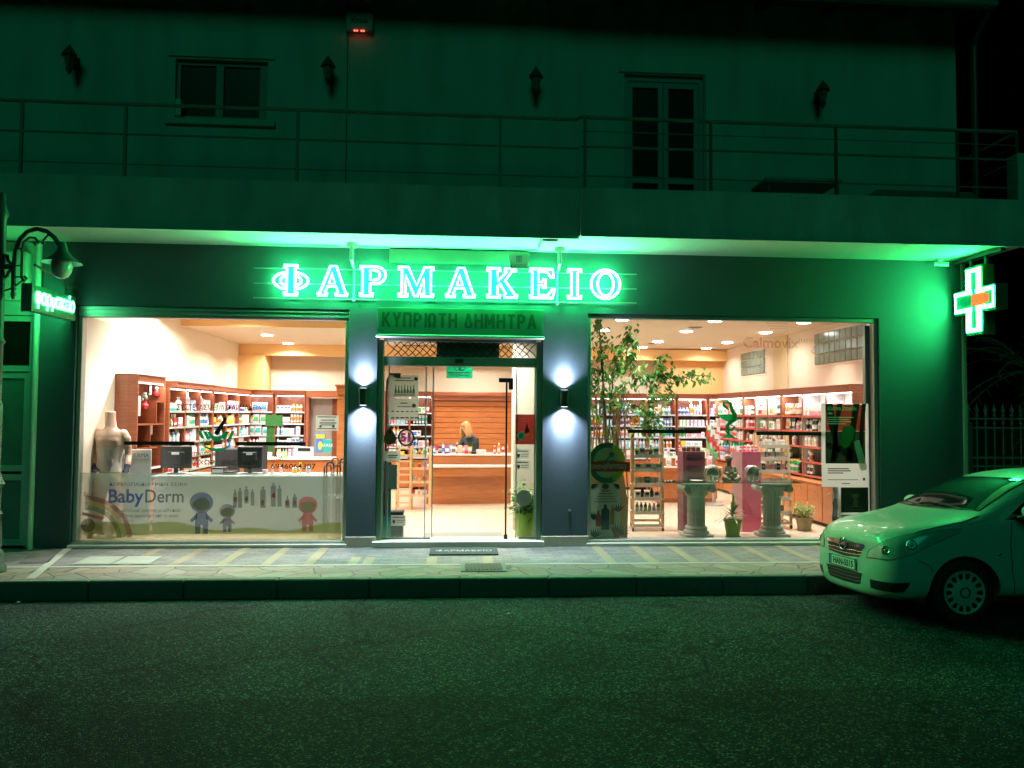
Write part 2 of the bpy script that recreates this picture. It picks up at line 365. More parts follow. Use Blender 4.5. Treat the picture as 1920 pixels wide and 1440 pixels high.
# upper storey wall with openings
g = MB(); YU = 0.0; EZ = 7.85
def wall_with(g, x0, x1, z0, z1, holes, y0, y1):
    xs = sorted(set([x0, x1] + [h for q in holes for h in q[:2]]))
    for i in range(len(xs)-1):
        a, b = xs[i], xs[i+1]; hs = [q for q in holes if q[0] <= a and q[1] >= b]
        zs = [z0] + sorted([z for q in hs for z in q[2:4]]) + [z1]
        for k in range(0, len(zs), 2):
            if zs[k+1]-zs[k] > 1e-4: g.box(a, b, y0, y1, zs[k], zs[k+1])
UW = (-3.99, -2.74, 5.88, 6.72); UD = (2.29, 3.46, 4.36, 6.75)
wall_with(g, -14, XR-.02, SOF, EZ, [UW, UD], YU, .3); g.box(XR-.32, XR-.02, .3, 9.2, SOF, EZ)
build('upper_wall', g, CREAM, BLD)
g = MB(); ZF = 7.60
g.add([(x,y,z) for x in (-14, 7.42) for y,z in ((-.55,ZF),(-.0,EZ),(9.6,EZ),(9.6,EZ+.1),(-.0,EZ+.1),(-.55,ZF+.06))], [(0,1,4,5),(1,2,3,4),(6,11,10,7),(7,10,9,8),(0,6,7,1),(1,7,8,2),(5,4,10,11),(4,3,9,10),(0,5,11,6)])
g.m = 1; g.cyl((1.35,-.61,ZF+.05), (7.46,-.61,ZF+.05), .06, n=10); g.m = 2
for k in range(36): x = 1.4+k*.168; g.cyl((x,-.62,ZF+.125),(x,-.1,EZ+.17),.06,n=8)
for k in range(14):
    x = -6+k*1.02; g.m = 0; g.add([(a,b,c) for a in (x,x+.09) for b,c in ((-.48,ZF+.02),(-.02,EZ-.002),(-.02,EZ-.13),(-.40,ZF-.02))], [(0,1,2,3),(7,6,5,4),(0,3,7,4),(3,2,6,7)])
build('roof_eave', g, [mat('dark_timber', (.10,.06,.04), .8), mat('faded_gutter', (.22,.22,.20), .6), mat('roof_tiles', (.28,.11,.07), .8)], BLD)
g = MB(); g.add([(-14,0,EZ+.11),(7.42,0,EZ+.11),(7.42,9.6,EZ+.11),(-14,9.6,EZ+.11),(-14,4.5,EZ+2),(4,4.5,EZ+2)], [(0,1,5,4),(1,2,5),(2,3,4,5),(3,0,4)]); build('roof', g, mat('roof_tiles', (.28,.11,.07), .8), BLD)
g = MB(); g.cyl((7.36,-.28,4.9),(7.36,-.28,7.2), .045); g.tube([(7.36,-.28,7.2),(7.37,-.34,7.35),(7.40,-.58,ZF+.02)], .045); build('drainpipe', g, IRON, BLD)
# balcony
g = MB(); g.box(-14, 1.49, -.95, -.002, SOF, SOF+.14); g.box(1.49, 7.42, -1.08, -.002, SOF+.003, SOF+.14); g.box(7.32, 7.42, -.002, 2.5, SOF+.003, SOF+.14)
build('balcony_slab', g, WHITEP, BLD)
PAR = mat('stained_parapet', (.62,.63,.58), .85, var=.42, scale=3.2, bump=.35, stretch=(1,1,.3))
g = MB(); g.box(-14, 1.488, -.965, -.87, SOF-.02, 4.75); g.box(1.49, 7.35, -1.10, -1.0, SOF-.012, 4.73); g.box(7.35, 7.45, -1.10, 2.5, SOF-.012, 5.3 if False else 4.74)
g.box(7.352, 7.448, -1.098, -.90, 4.74, 5.36)
build('parapet', g, PAR, BLD)
g = MB(); g.box(-14, 1.487, -.985, -.95, SOF-.035, SOF-.021); g.box(1.492, 7.46, -1.12, -1.06, SOF-.03, SOF-.013); build('drip_edge', g, WHITEP, BLD)
RAILM = mat('haze_lifted_rail_paint', (.27,.28,.25), .6)  # rail colour lightened to stand in for the glow haze
def railing():
    t = build('balcony_railing', (lambda g: [g.tube([(-14,-.92,5.68),(1.45,-.92,5.68)], .024, caps=True), g.tube([(1.45,-.92,5.68),(1.5,-1.05,5.66),(7.38,-1.05,5.66),(7.4,-1.0,5.66),(7.4,2.5,5.66)], .024),
        g.tube([(-14,-.92,5.30),(1.5,-.92,5.30)], .014), g.tube([(1.5,-1.05,5.28),(7.4,-1.05,5.28),(7.4,2.5,5.28)], .016), g.tube([(1.5,-1.05,5.48),(7.4,-1.05,5.48),(7.4,2.5,5.48)], .007),
        g.tube([(-14,-.92,4.92),(1.5,-.92,4.92)], .008), g.tube([(1.5,-1.05,4.9),(7.4,-1.05,4.9)], .01)] and g)(MB()), RAILM, BLD)
    for p in (40, 235, 558, 938): g = MB(); x = atX(p, -.92, 260); g.box(x-.018, x+.018, -.935, -.905, 4.74, 5.66); build('post', g, RAILM, t)
    for x in (1.55, 3.2, 4.88, 6.55, 7.38): g = MB(); g.box(x-.016, x+.016, -1.066, -1.034, 4.72, 5.64); build('post', g, IRON, t)
railing()
# upstairs window and balcony door
def upstairs_window():
    x0, x1, z0, z1 = UW; g = MB(); FR = mat('upstairs_frame_paint', (.30,.36,.33), .6)
    g.box(x0,x1,.06,.12,z0,z0+.06); g.box(x0,x1,.06,.12,z1-.06,z1)
    xm = (x0+x1)/2-.04; g.box(x0,x0+.05,.06,.12,z0+.06,z1-.06); g.box(x1-.12,x1,.06,.12,z0+.06,z1-.06); g.box(xm-.05,xm+.05,.055,.12,z0+.06,z1-.06)
    w = build('upstairs_window', g, FR, BLD)
    g = MB(); g.box(x0+.05,xm-.05,.09,.10,z0+.06,z1-.06); build('pane', g, DGLASS, w)
    g = MB(); g.box(xm+.05,x1-.12,.09,.10,z0+.06,z1-.06); build('pane', g, DGLASS, w)
    g = MB(); g.bbox(x0-.12,x1+.12,-.05,.06,z0-.09,z0-.003,.008); build('sill', g, CREAM, w)
    g = MB(); g.box(x0-.1,x1+.1,-.022,-.003,z1+.03,z1+.14); build('lintel_trim', g, CREAM, w)
    g = MB(); g.bbox(x0+.02,x0+.10,-.045,-.005,z0+.02,z0+.26,.01); build('shutter_winder', g, mat('pale_plastic', (.75,.72,.62), .5), w)
upstairs_window()
def balcony_door():
    x0, x1, z0, z1 = UD; FR = mat('balcony_door_paint', (.28,.40,.40), .6); g = MB(); xm = (x0+x1)/2
    g.box(x0,x1,.05,.13,z1-.08,z1); g.box(x0,x0+.06,.05,.13,z0,z1-.08); g.box(x1-.06,x1,.05,.13,z0,z1-.08)
    d = build('balcony_door', g, FR, BLD)
    for a, b in ((x0+.063, xm-.005), (xm+.005, x1-.063)):
        g = MB(); g.box(a,a+.07,.06,.11,z0,z1-.09); g.box(b-.07,b,.06,.11,z0,z1-.09)
        for zz in (z0, 5.18, z1-.17): g.box(a+.07,b-.07,.06,.11,zz,zz+.08)
        l = build('door_leaf', g, FR, d)
        g = MB(); g.box(a+.07,b-.07,.085,.095,z0+.08,5.18); g.box(a+.07,b-.07,.085,.095,5.26,z1-.17); build('pane', g, DGLASS, l)
    g = MB(); g.box(x0-.08,x1+.1,-.022,-.003,z1+.02,z1+.1); g.box(x1+.012,x1+.09,-.04,-.003,z0,z1+.02); build('lintel_trim', g, CREAM, d)
balcony_door()
# small shield shaped plate and flat panel above the door
g = MB(); g.box(-1.02, .93, -.10, -.002, 3.93, 4.11); build('roller_shutter_box', g, DARKALU, BLD)

# ------------------------------------------------------------------ shop windows
def shop_window(x0, x1, ztop, fr, rail):
    """outer frame x0..x1; the pane sits 10 cm inside"""
    w = thing('shop_window', '', 'x', (0,0,0)); del w['label']; del w['category']; w.parent = BLD; w.location = (0,0,0); WL[w.name] = (0,0,0)
    g = MB(); t = .055
    g.bbox(x0, x1, .04, .16, ztop-rail, ztop, .006); g.bbox(x0, x1, -.0, .16, .052, .085, .006)
    g.bbox(x0, x0+t, .04, .16, .088, ztop-rail-.003, .006); g.bbox(x1-t, x1, .04, .16, .088, ztop-rail-.003, .006)
    if rail > .1: g.box(x0, x1, .02, .039, ztop-.05, ztop-.03); g.box(x0, x1, .02, .039, ztop-.11, ztop-.10)
    build('frame', g, fr, w)
    g = MB(); g.bbox(x0-.02, x1+.02, -.06, .2, 0.0, .049, .008); build('sill', g, MARBLE, w)
    g = MB(); g.quad((x0+t,.11,.085),(x1-t,.11,.085),(x1-t,.11,ztop-rail),(x0+t,.11,ztop-rail)); build('pane', g, GLASS, w)
    return w
W1 = shop_window(-5.20, -1.565, Z0-.003, ALU, .15); W2 = shop_window(1.775, 6.045, Z0-.003, ALU, .06)
g = MB(); g.box(5.93, 6.04, .17, .24, .1, 3.18); build('frame_return', g, DARKALU, W2)


# ------------------------------------------------------------------ entrance
E_ = thing('entrance', '', 'x', (0,0,0)); del E_['label']; del E_['category']; E_.parent = BLD
g = MB(); g.bbox(-1.168,-1.09,.03,.2,.09,2.86,.008); g.bbox(1.05,1.132,.03,.2,.09,2.86,.008); g.bbox(-1.088,1.048,.04,.2,2.5,2.63,.008); g.bbox(-1.088,1.048,.03,.2,2.84,2.88,.006); g.m = 1; g.bbox(-1.19,1.15,-.10,.02,2.885,2.925,.008)
build('door_frame', g, [DARKALU, ALU], E_)
g = MB(); g.box(-.1,.02,.02,.04,2.55,2.6); build('door_sensor', g, BLACK, E_)
# transom grille of crossed wavy bars
g = MB()
def wav(x0, dirn):
    pts = []
    for k in range(9):
        t = k/8; pts.append((x0+dirn*.2*t + .012*math.sin(t*2*PI*1.0), .05, 2.635+.2*t))
    g.tube(pts, .007, n=6)
for k in range(-1, 22):
    x = -1.05+k*.1
    if x > -1.07 and x+.2 < 1.06: wav(x, 1)
    if x-.2 > -1.07 and x < 1.06: wav(x, -1)
build('transom_grille', g, BLACK, E_)
g = MB(); g.quad((-1.088,.12,2.63),(1.048,.12,2.63),(1.048,.12,2.84),(-1.088,.12,2.84)); build('transom_pane', g, GLASS, E_)
g = MB(); g.box(-.36,.53,.16,.18,2.62,2.85); build('door_gear_cover', g, mat('grey_green_cover', (.42,.46,.38), .6), E_)
def leaf(x0, x1, name='sliding_door_pane', y=.14):
    g = MB(); g.quad((x0,y,.1),(x1,y,.1),(x1,y,2.5),(x0,y,2.5)); o = build(name, g, GLASS, E_)
    g = MB()
    for x in (x0, x1): g.box(x-.008,x+.008,y-.008,y+.008,.1,2.5)
    build('edge_strip', g, mat('clear_edge_strip', (.55,.6,.58), .3, metal=.2), o); return o
leaf(-1.09, -.50); leaf(-1.02, -.40, y=.17); leaf(.78, 1.04, y=.14)
g = MB(); g.bbox(-1.2,1.16,-.10,.3,.0,.085,.008); build('doorstep', g, MARBLE, E_)
for a, b in ((-1.09,-.42),(.82,1.05)): g = MB(); g.box(a,b,.115,.16,.088,.105); build('floor_rail', g, DARKALU, E_)
g = MB(); g.cyl((.63,.02,.1),(.63,.02,2.30),.013); g.cyl((.63,.02,.10),(.63,.02,.16),.028); g.m = 0; g.box(.52,.72,-.0,.04,2.28,2.34); g.box(.66,.72,-.0,.04,2.18,2.28); build('shutter_guide_rod', g, BLACK, E_)
g = MB(); g.tube([(-1.06,.22,.4),(-1.06,.22,2.1),(-1.05,.22,2.3),(-1.0,.2,2.39),(-.93,.16,2.38)], .018); g.box(-.95,-.86,.12,.2,2.34,2.40); build('anti_theft_post', g, IRON, E_)
g = MB(); g.cyl((1.52,-.045,.5),(1.52,-.031,.5),.018); build('tap', g, ALU, E_)

# name board
o = thing('name_board', 'green board over the entrance reading ΚΥΠΡΙΩΤΗ ΔΗΜΗΤΡΑ in dark capitals', 'sign', (-.02, -.06, 2.94))
g = MB(); g.bbox(-1.17, 1.13, -.075, -.004, 2.935, 3.30, .006); build('panel', g, mat('green_sign_panel', (.03,.13,.09), .4, var=.03), o)
BG = {'Κ':[((.1,0),(.1,1)),((.16,.42),(.85,1)),((.38,.55),(.9,0))],'Υ':[((.5,0),(.5,.5)),((.5,.42),(.08,1)),((.5,.42),(.92,1))],'Π':[((.1,0),(.1,.9)),((.9,0),(.9,.9)),((0,.92),(1,.92))],'Ρ':[((.1,0),(.1,1)),((.16,.92),(.7,.92)),((.16,.46),(.7,.46)),((.8,.5),(.8,.88))],'Ι':[((.5,0),(.5,1))],
 'Ω':[((.0,.08),(.36,.08)),((.64,.08),(1,.08)),((.34,.1),(.1,.45)),((.1,.42),(.18,.85)),((.16,.84),(.5,.95)),((.5,.95),(.84,.84)),((.82,.85),(.9,.42)),((.9,.45),(.66,.1))],'Τ':[((.5,0),(.5,.84)),((.02,.92),(.98,.92))],'Η':[((.1,0),(.1,1)),((.9,0),(.9,1)),((.16,.5),(.84,.5))],
 'Δ':[((.06,.08),(.94,.08)),((.1,.12),(.5,1)),((.9,.12),(.5,1))],'Μ':[((.08,0),(.08,1)),((.92,0),(.92,1)),((.12,.95),(.5,.25)),((.88,.95),(.5,.25))],'Α':[((.06,0),(.5,1)),((.94,0),(.5,1)),((.24,.3),(.76,.3))],' ':[]}
g = MB(); X0 = -1.10; WID = {'Ι':.35,' ':.5,'Μ':1.15}; tot = sum(WID.get(c,1) for c in 'ΚΥΠΡΙΩΤΗ ΔΗΜΗΤΡΑ'); u_ = 2.16/tot; th = .018
for c in 'ΚΥΠΡΙΩΤΗ ΔΗΜΗΤΡΑ':
    lw = u_*WID.get(c,1)*.74
    for k, ((a,b),(p,q)) in enumerate(BG[c]):
        A = Vector((X0+a*lw if c != 'Ι' else X0+lw*.5, 0, 3.025+b*.205)); B = Vector((X0+p*lw if c != 'Ι' else X0+lw*.5, 0, 3.025+q*.205)); d = (B-A).normalized(); n = Vector((-d.z,0,d.x))*th; yy = -.078-.0006*k
        g.add([A-n+Vector((0,yy,0)),B-n+Vector((0,yy,0)),B+n+Vector((0,yy,0)),A+n+Vector((0,yy,0)),A-n+Vector((0,-.0755,0)),B-n+Vector((0,-.0755,0)),B+n+Vector((0,-.0755,0)),A+n+Vector((0,-.0755,0))],[(0,1,2,3),(0,4,5,1),(1,5,6,2),(2,6,7,3),(3,7,4,0)])
    X0 += u_*WID.get(c,1)
build('lettering', g, mat('dark_green_letters', (.008,.05,.018), .5, var=0), o)

# ------------------------------------------------------------------ interior shell
I_ = BLD; FZ = .05; BY = 7.95; XW0, XW1 = -5.2, 6.45; CZ = 3.44
g = MB(); g.quad((XW0,.25,FZ),(XW1,.25,FZ),(XW1,BY,FZ),(XW0,BY,FZ)); g.quad((-5.2,.1,FZ-.002),(-1.56,.1,FZ-.002),(-1.56,.26,FZ-.002),(-5.2,.26,FZ-.002)); g.quad((1.77,.1,FZ-.002),(6.04,.1,FZ-.002),(6.04,.26,FZ-.002),(1.77,.26,FZ-.002))
def tilemat():
    m, N, L, B = new_mat('cream_floor_tiles'); tc = N.new('ShaderNodeTexCoord'); br = N.new('ShaderNodeTexBrick'); br.offset = 0
    br.inputs['Scale'].default_value = 1; br.inputs['Brick Width'].default_value = .45; br.inputs['Row Height'].default_value = .45; br.inputs['Mortar Size'].default_value = .003
    br.inputs['Color1'].default_value = (.66,.54,.40,1); br.inputs['Color2'].default_value = (.70,.58,.44,1); br.inputs['Mortar'].default_value = (.5,.42,.32,1)
    L.new(tc.outputs['Object'], br.inputs['Vector']); L.new(br.outputs['Color'], B.inputs['Base Color']); B.inputs['Roughness'].default_value = .22; return m
struct(build('shop_floor', g, tilemat()))
g = MB(); g.box(XW0-.1,XW0,.25,BY,FZ,SOF-.01); build('left_shop_wall', g, WALLIN, BLD)
g = MB(); g.box(XW1,XW1+.1,.25,BY,FZ,SOF-.01)
g.m = 1; g.box(XW1-.03,XW1,3.9,4.55,2.3,CZ); build('right_shop_wall', g, [WALLPINK, mat('yellowish_pier_paint', (.66,.55,.33), .8)], BLD)
g = MB(); g.box(XW0,XW1,BY,BY+.1,FZ,SOF-.01); build('back_shop_wall', g, WALLIN, BLD)
g = MB(); g.box(4.9,XW1,7.6,BY-.002,2.2,CZ-.002); build('apricot_wall_panel', g, PEACH, BLD); g = MB(); g.box(-5.2,-4.6,7.25,BY-.002,2.2,3.16); build('apricot_wall_panel', g, PEACH, BLD)
g = MB(); g.box(-1.4,XW1,.25,BY,CZ,CZ+.04); g.box(XW0,-1.4,3.72,BY,CZ-.02,CZ+.04); g.box(XW0,-1.4,.25,3.72,3.72,3.76); build('ceiling', g, CEIL, BLD)
g = MB(); g.box(XW0,-1.4,3.70,3.72,CZ-.02,3.72); g.box(-1.42,-1.4,.25,3.72,CZ-.02,3.72); build('ceiling_step', g, PEACH, BLD)
g = MB(); g.box(XW0,XW1,7.3,7.6,3.16,CZ-.021); build('ceiling_beam', g, PEACH, BLD)
g = MB(); g.bbox(.80,1.32,1.1,1.5,FZ,CZ,.01); build('inner_column', g, WALLIN, BLD)
# glass block windows in the right wall
GB = mat('glass_block', (.16,.25,.22), .15, var=.35, scale=9, spec=.8)
for y0, y1, z0, z1 in ((.9,2.75,2.76,3.33), (5.0,6.35,2.74,3.26)):
    g = MB(); n = round((y1-y0)/.19); g.m = 1; g.box(XW1-.012,XW1-.001,y0-.03,y1+.03,z0-.03,z1+.03)
    g.m = 0; nz = 3; dy = (y1-y0)/n; dz = (z1-z0)/nz
    for i in range(n):
        for k in range(nz): g.bbox(XW1-.035,XW1-.0125,y0+i*dy+.006,y0+(i+1)*dy-.006,z0+k*dz+.006,z0+(k+1)*dz-.006,.012)
    build('glass_block_window', g, [GB, WALLIN], BLD)
# ------------------------------------------------------------------ neon letters
NEON = emis('green_neon_tube', (.03, 1.0, .22), 135)
FACE = emis('teal_letter_face', (.0, .60, .40), .8, base=(.02,.3,.25))
LBODY = mat('green_letter_body', (.02,.22,.12), .5, var=0)
def arc(cx, cy, rx, ry, a0, a1, n=16): return [(cx+rx*math.cos(math.radians(a0+(a1-a0)*i/n)), cy+ry*math.sin(math.radians(a0+(a1-a0)*i/n))) for i in range(n+1)]
def istem(x0, x1, s=.1, l=0, r=1): return [(l,0),(r,0),(r,.08),(x1,.1),(x1,.9),(r,.92),(r,1),(l,1),(l,.92),(x0,.9),(x0,.1),(l,.08)]
GL = {
 'Α': ([[(0,0),(.32,0),(.32,.07),(.25,.1),(.33,.3),(.62,.3),(.68,.1),(.6,.07),(.6,0),(1,0),(1,.07),(.93,.1),(.62,1),(.42,1),(.08,.1),(0,.07)], [(.38,.40),(.57,.40),(.47,.76)]]),
 'Ρ': ([[(0,0),(.52,0),(.52,.08),(.40,.1),(.40,.42),(.6,.42)]+arc(.62,.71,.38,.29,-80,90,12)+[(0,1),(0,.92),(.1,.9),(.1,.1),(0,.08)], [(.40,.54),(.56,.54)]+arc(.56,.71,.22,.17,-80,90,8)+[(.40,.88)]]),
 'Μ': ([[(0,0),(.27,0),(.27,.08),(.2,.1),(.2,.72),(.46,0),(.54,0),(.73,.62),(.73,.1),(.64,.08),(.64,0),(1,0),(1,.08),(.92,.1),(.92,.9),(1,.92),(1,1),(.74,1),(.52,.38),(.28,1),(0,1),(0,.92),(.1,.9),(.1,.1),(0,.08)]]),
 'Κ': ([[(0,0),(.44,0),(.44,.08),(.35,.1),(.35,.38),(.42,.48),(.62,.12),(.56,.08),(.56,0),(1,0),(1,.08),(.92,.1),(.6,.58),(.82,.9),(.96,.92),(.96,1),(.58,1),(.58,.92),(.66,.9),(.35,.55),(.35,.9),(.44,.92),(.44,1),(0,1),(0,.92),(.1,.9),(.1,.1),(0,.08)]]),
 'Ε': ([[(0,0),(.92,0),(1,.32),(.9,.3),(.72,.1),(.35,.1),(.35,.45),(.5,.45),(.55,.34),(.63,.34),(.63,.66),(.55,.66),(.5,.55),(.35,.55),(.35,.9),(.68,.9),(.86,.70),(.95,.70),(.92,1),(0,1),(0,.92),(.1,.9),(.1,.1),(0,.08)]]),
 'Ι': ([istem(.28,.72)]),
 'Ο': ([arc(.5,.5,.5,.5,0,360,32)[:-1], arc(.5,.5,.27,.40,0,360,28)[:-1]]),
 'Φ': None }
def neon_sign():
    L0 = thing('pharmacy_sign', 'large green neon sign of slab letters ΦΑΡΜΑΚΕΙΟ on three thin rails above the entrance', 'sign', (0, -.1, 3.4))
    g = MB()
    for z in (3.40, 3.60, 3.81): g.tube([(-2.86,-.06,z),(2.46,-.06,z+.02)], .009, n=6)
    for x in (-1.5, 1.33):
        g.cyl((x,-.05,3.38),(x,-.05,3.86),.016); g.cyl((x,-.30,3.9),(x,-.30,SOF-.02),.03); g.tube([(x,-.30,3.92),(x,-.18,3.84),(x,-.05,3.84)], .02); g.cyl((x,-.30,SOF-.06),(x,-.30,SOF-.003),.07); g.ball((x,-.07,3.395),.025)
    build('rails', g, ALU, L0)
    for ch, px0, px1 in (('Φ',513,578),('Α',596,652),('Ρ',675,723),('Μ',747,813),('Α',836,891),('Κ',913,970),('Ε',993,1040),('Ι',1064,1090),('Ο',1108,1162)):
        y = -.13; x0 = at(px0,530,'y',y).x; x1 = at(px1,530,'y',y).x; xm = (x0+x1)/2; w = x1-x0
        z0 = 3.435+.006*(xm+2.5); h = .405
        M = lambda a, b, yy=y: Vector((x0+a*w, yy, z0+b*h))
        b = MB(); f = MB(); t = MB()
        def plate(loops):
            b.poly(loops, lambda a, c: M(a, c, y+.012), depth=(0,.045,0)); f.poly(loops, lambda a, c: M(a, c, y+.009))
        def ring(l): t.tube([M(a, c, y-.012) for a, c in l], .0155, n=6, closed=True)
        if ch == 'Φ':
            st = istem(.38,.62,l=.30,r=.70); plate([st])
            for s in (-1, 1):
                o_ = arc(.5,.48,.5,.30,100,260,14); i_ = arc(.5,.48,.30,.20,118,242,12)
                if s > 0: o_ = [(1-a, c) for a, c in o_]; i_ = [(1-a, c) for a, c in i_]
                lo = o_[1:-1]; li = [((.37 if s < 0 else .63), .48+.175)] + i_ + [((.37 if s < 0 else .63), .48-.175)]
                plate([lo, li]); t.tube([M(a, c, y-.012) for a, c in lo], .0155, n=6); ring(li)
            ring(st)
        else:
            lp = GL[ch]; plate(lp)
            for l in lp: ring(l)
        o = build('neon_letter', b, LBODY, L0); o['label'] = 'neon letter '+ch
        build('letter_face', f, FACE, o); build('neon_tube', t, NEON, o)
neon_sign()
# shield plate
o = thing('shield_plate', 'small grey shield plate hanging above the neon letter Κ under the balcony', 'plate', (.77,-.25,3.85))
g = MB(); P = lambda a, b: (.62+a*.30, -.24, 3.84+b*.2); g.poly([[(.1,0),(.9,0),(1,1),(0,1)]], P, depth=(0,.02,0)); build('plate', g, mat('grey_shield', (.30,.36,.33), .6), o)
g = MB(); text_mb(g, 'ΚΑΡΑΣΗΣ', .06, lambda a, b: (.77+a, -.243, 3.86+b), width=.22)
for k in range(4): g.box(.735+k*.02,.745+k*.02,-.243,-.2405,3.93,4.01)
g.box(.73,.815,-.243,-.2405,4.012,4.02); build('lettering', g, mat('dark_lettering', (.03,.05,.04), .6), o)
# beam bracket under balcony
g = MB(); g.box(1.02, 1.22, -.93, -.35, SOF-.06, SOF-.003); build('soffit_box', g, WHITEP, BLD)

# ------------------------------------------------------------------ pharmacy cross
def cross_sign():
    X1 = 7.13; X2 = 7.30; yc = -.52; zc = 3.47
    o = thing('cross_sign', 'green LED pharmacy cross glowing at the right corner under the balcony', 'sign', (7.2, yc, zc))
    a = .155; R_ = .40; RZ = .455
    cr = lambda a, R, Z: [(-R,-a),(-a,-a),(-a,-Z),(a,-Z),(a,-a),(R,-a),(R,a),(a,a),(a,Z),(-a,Z),(-a,a),(-R,a)]
    g = MB(); g.poly([cr(a+.02, R_+.02, RZ+.03)], lambda p, q: (X1, yc-p, zc+q), depth=(X2-X1, 0, 0)); build('cross_box', g, mat('dark_green_box', (.02,.16,.08), .4), o)
    g = MB(); n = 0
    W = emis('green_led', (.03, 1, .2), 130)
    # rows of LEDs: outline bands and a hollow core, drawn as horizontal bars with gaps
    z = -RZ+.015
    while z < RZ-.01:
        wide = abs(z) < a
        rr = R_ if wide else a
        y = -rr+.008
        segs = []
        if wide and abs(z) < .085: segs = [(-R_, -R_+.035), (R_-.035, R_)]
        elif wide: segs = [(-R_, -.035), (.035, R_)]
        elif RZ-abs(z) < .06: segs = [(-a, a)]
        else: segs = [(-a, -.05), (.05, a)]
        for s0, s1 in segs: g.box(X1-.012, X1-.004, yc+s0+.006, yc+s1-.004, zc+z, zc+z+.017)
        z += .03
    build('green_led_rows', g, W, o)
    g = MB()
    for k in range(6): g.box(X1-.016, X1-.0125, yc-.24, yc+.04, zc-.075+k*.028, zc-.058+k*.028)
    for k in range(4): g.box(X1-.012, X1-.004, yc-.30, yc-.21, zc-.05+k*.028, zc-.033+k*.028)
    build('orange_led_symbol', g, emis('orange_led', (1, .09, .015), 2.2), o)
    g = MB(); g.box(X1-.0035, X1-.001, yc-a, yc+a, zc-RZ, zc+RZ); g.box(X1-.0035, X1-.001, yc+a+.001, yc+R_, zc-a, zc+a); g.box(X1-.0035, X1-.001, yc-R_, yc-a-.001, zc-a, zc+a)
    build('cross_face', g, emis('cross_face_glow', (0,.6,.2), .35, base=(.01,.2,.1)), o)
    g = MB()
    for s in (-.15, .15): g.box(7.19,7.23,yc+s-.02,yc+s+.02,zc+RZ+.03,SOF-.06)
    g.box(7.17,7.25,-1.0,-.05,SOF-.06,SOF-.004); build('bracket', g, IRON, o)
cross_sign()
# hanging box sign on the left
def hang_sign():
    o = thing('hanging_sign', 'small projecting box sign reading φαρμακείο in glowing white-green letters beside the street lamp', 'sign', (-5.2,-.6,3.2))
    X = -5.17; y0, y1 = -1.12, -.10; z0, z1 = 3.04, 3.36
    g = MB(); g.bbox(X-.12, X, y0, y1, z0, z1, .01); build('sign_box', g, mat('green_box_sign', (.03,.30,.15), .5), o)
    g = MB(); g.box(X-.122,X+.003,y0-.012,y0+.012,z0-.01,z1+.01); build('end_cap', g, mat('blue_grey_cap', (.25,.35,.40), .4), o)
    g = MB(); text_mb(g, 'φαρμακείο', .27, lambda a, b: (X+.004, (y0+y1)/2+a, z0+.10+b), bold=.003, depth=(.012,0,0), width=.90); build('glowing_lettering', g, emis('white_green_letters', (.10, 1, .36), 10), o)
    g = MB(); text_mb(g, 'φαρμακείο', .27, lambda a, b: (X-.124, (y0+y1)/2-a, z0+.10+b), bold=.003, depth=(-.012,0,0), width=.90); build('rear_glowing_lettering', g, emis('rear_green_letters', (.04, 1, .22), 60), o)
    g = MB(); g.tube([(X-.06,.0,3.50),(X-.06,-.98,3.62)], .016); g.tube([(X-.06,-.25,z1),(X-.06,-.25,3.53)], .008); g.tube([(X-.06,-.8,z1),(X-.06,-.8,3.60)], .008); g.cyl((X-.06,-.02,3.5),(X-.06,.0,3.5),.05); build('hanger', g, IRON, o)
hang_sign()

# ------------------------------------------------------------------ wall lamps on pillars
def spot(name, loc, direction, energy, size, col, parent=None, blend=.3, rad=.02):
    d = bpy.data.lights.new(name, 'SPOT'); d.energy = energy; d.spot_size = math.radians(size); d.spot_blend = blend; d.color = col; d.shadow_soft_size = rad
    o = bpy.data.objects.new(name, d); COL.objects.link(o); base = wloc(parent) if parent else Vector((0,0,0)); o.location = Vector(loc)-base
    o.rotation_euler = Vector(direction).to_track_quat('-Z', 'Y').to_euler()
    if parent: o.parent = parent
    return o
def sconce(x, z, lab):
    o = thing('wall_lamp', lab, 'wall lamp', (x,-.04,z), group='up and down wall lamps on the pillars'); y = -.10
    g = MB(); H = .115
    for k in range(28):
        a = 2*PI*k/28; a2 = 2*PI*(k+1)/28
    prof = [(.052,-H),(.060,-H),(.060,H),(.052,H),(.052,H-.03),(.004,H-.03)]
    g.lathe([(.060,-H),(.060,H),(.053,H),(.053,H-.05)], (x,y,z), n=24); build('cylinder_shade', g, mat('dark_lamp_metal', (.03,.05,.045), .35, metal=.5, var=0), o)
    g = MB(); g.box(x-.03,x+.03,-.05,-.031,z-.06,z+.06); build('wall_plate', g, BLACK, o)
    g = MB(); g.cyl((x,y,z+H-.006),(x,y,z+H+.002),.045); build('bulb_lens', g, emis('lamp_lens', (.9,.95,1), 6), o); g = MB(); g.cyl((x,y,z-H-.002),(x,y,z-H+.006),.045); build('bulb_lens', g, emis('lamp_lens', (.9,.95,1), 6), o)
    spot('lamp_light', (x,y,z+H+.012), (0,.66,1), 150, 62, (.80,.85,1.0), o, blend=.75, rad=.02)
    spot('lamp_light', (x,y-.0,z+H+.014), (0,.12,1), 150, 130, (.74,.80,1.0), o, blend=1, rad=.03)
    spot('lamp_light', (x,y-.0,z-H-.014), (0,.12,-1), 250, 130, (.74,.80,1.0), o, blend=1, rad=.03)
    spot('lamp_light', (x,y,z-H-.012), (0,.58,-1), 240, 64, (.86,.92,1.0), o, blend=.7, rad=.035)
sconce(-1.345, 2.06, 'cylindrical wall lamp shining up and down on the narrow pillar left of the door')
sconce(1.43, 2.06, 'cylindrical wall lamp shining up and down on the wide pillar right of the door')

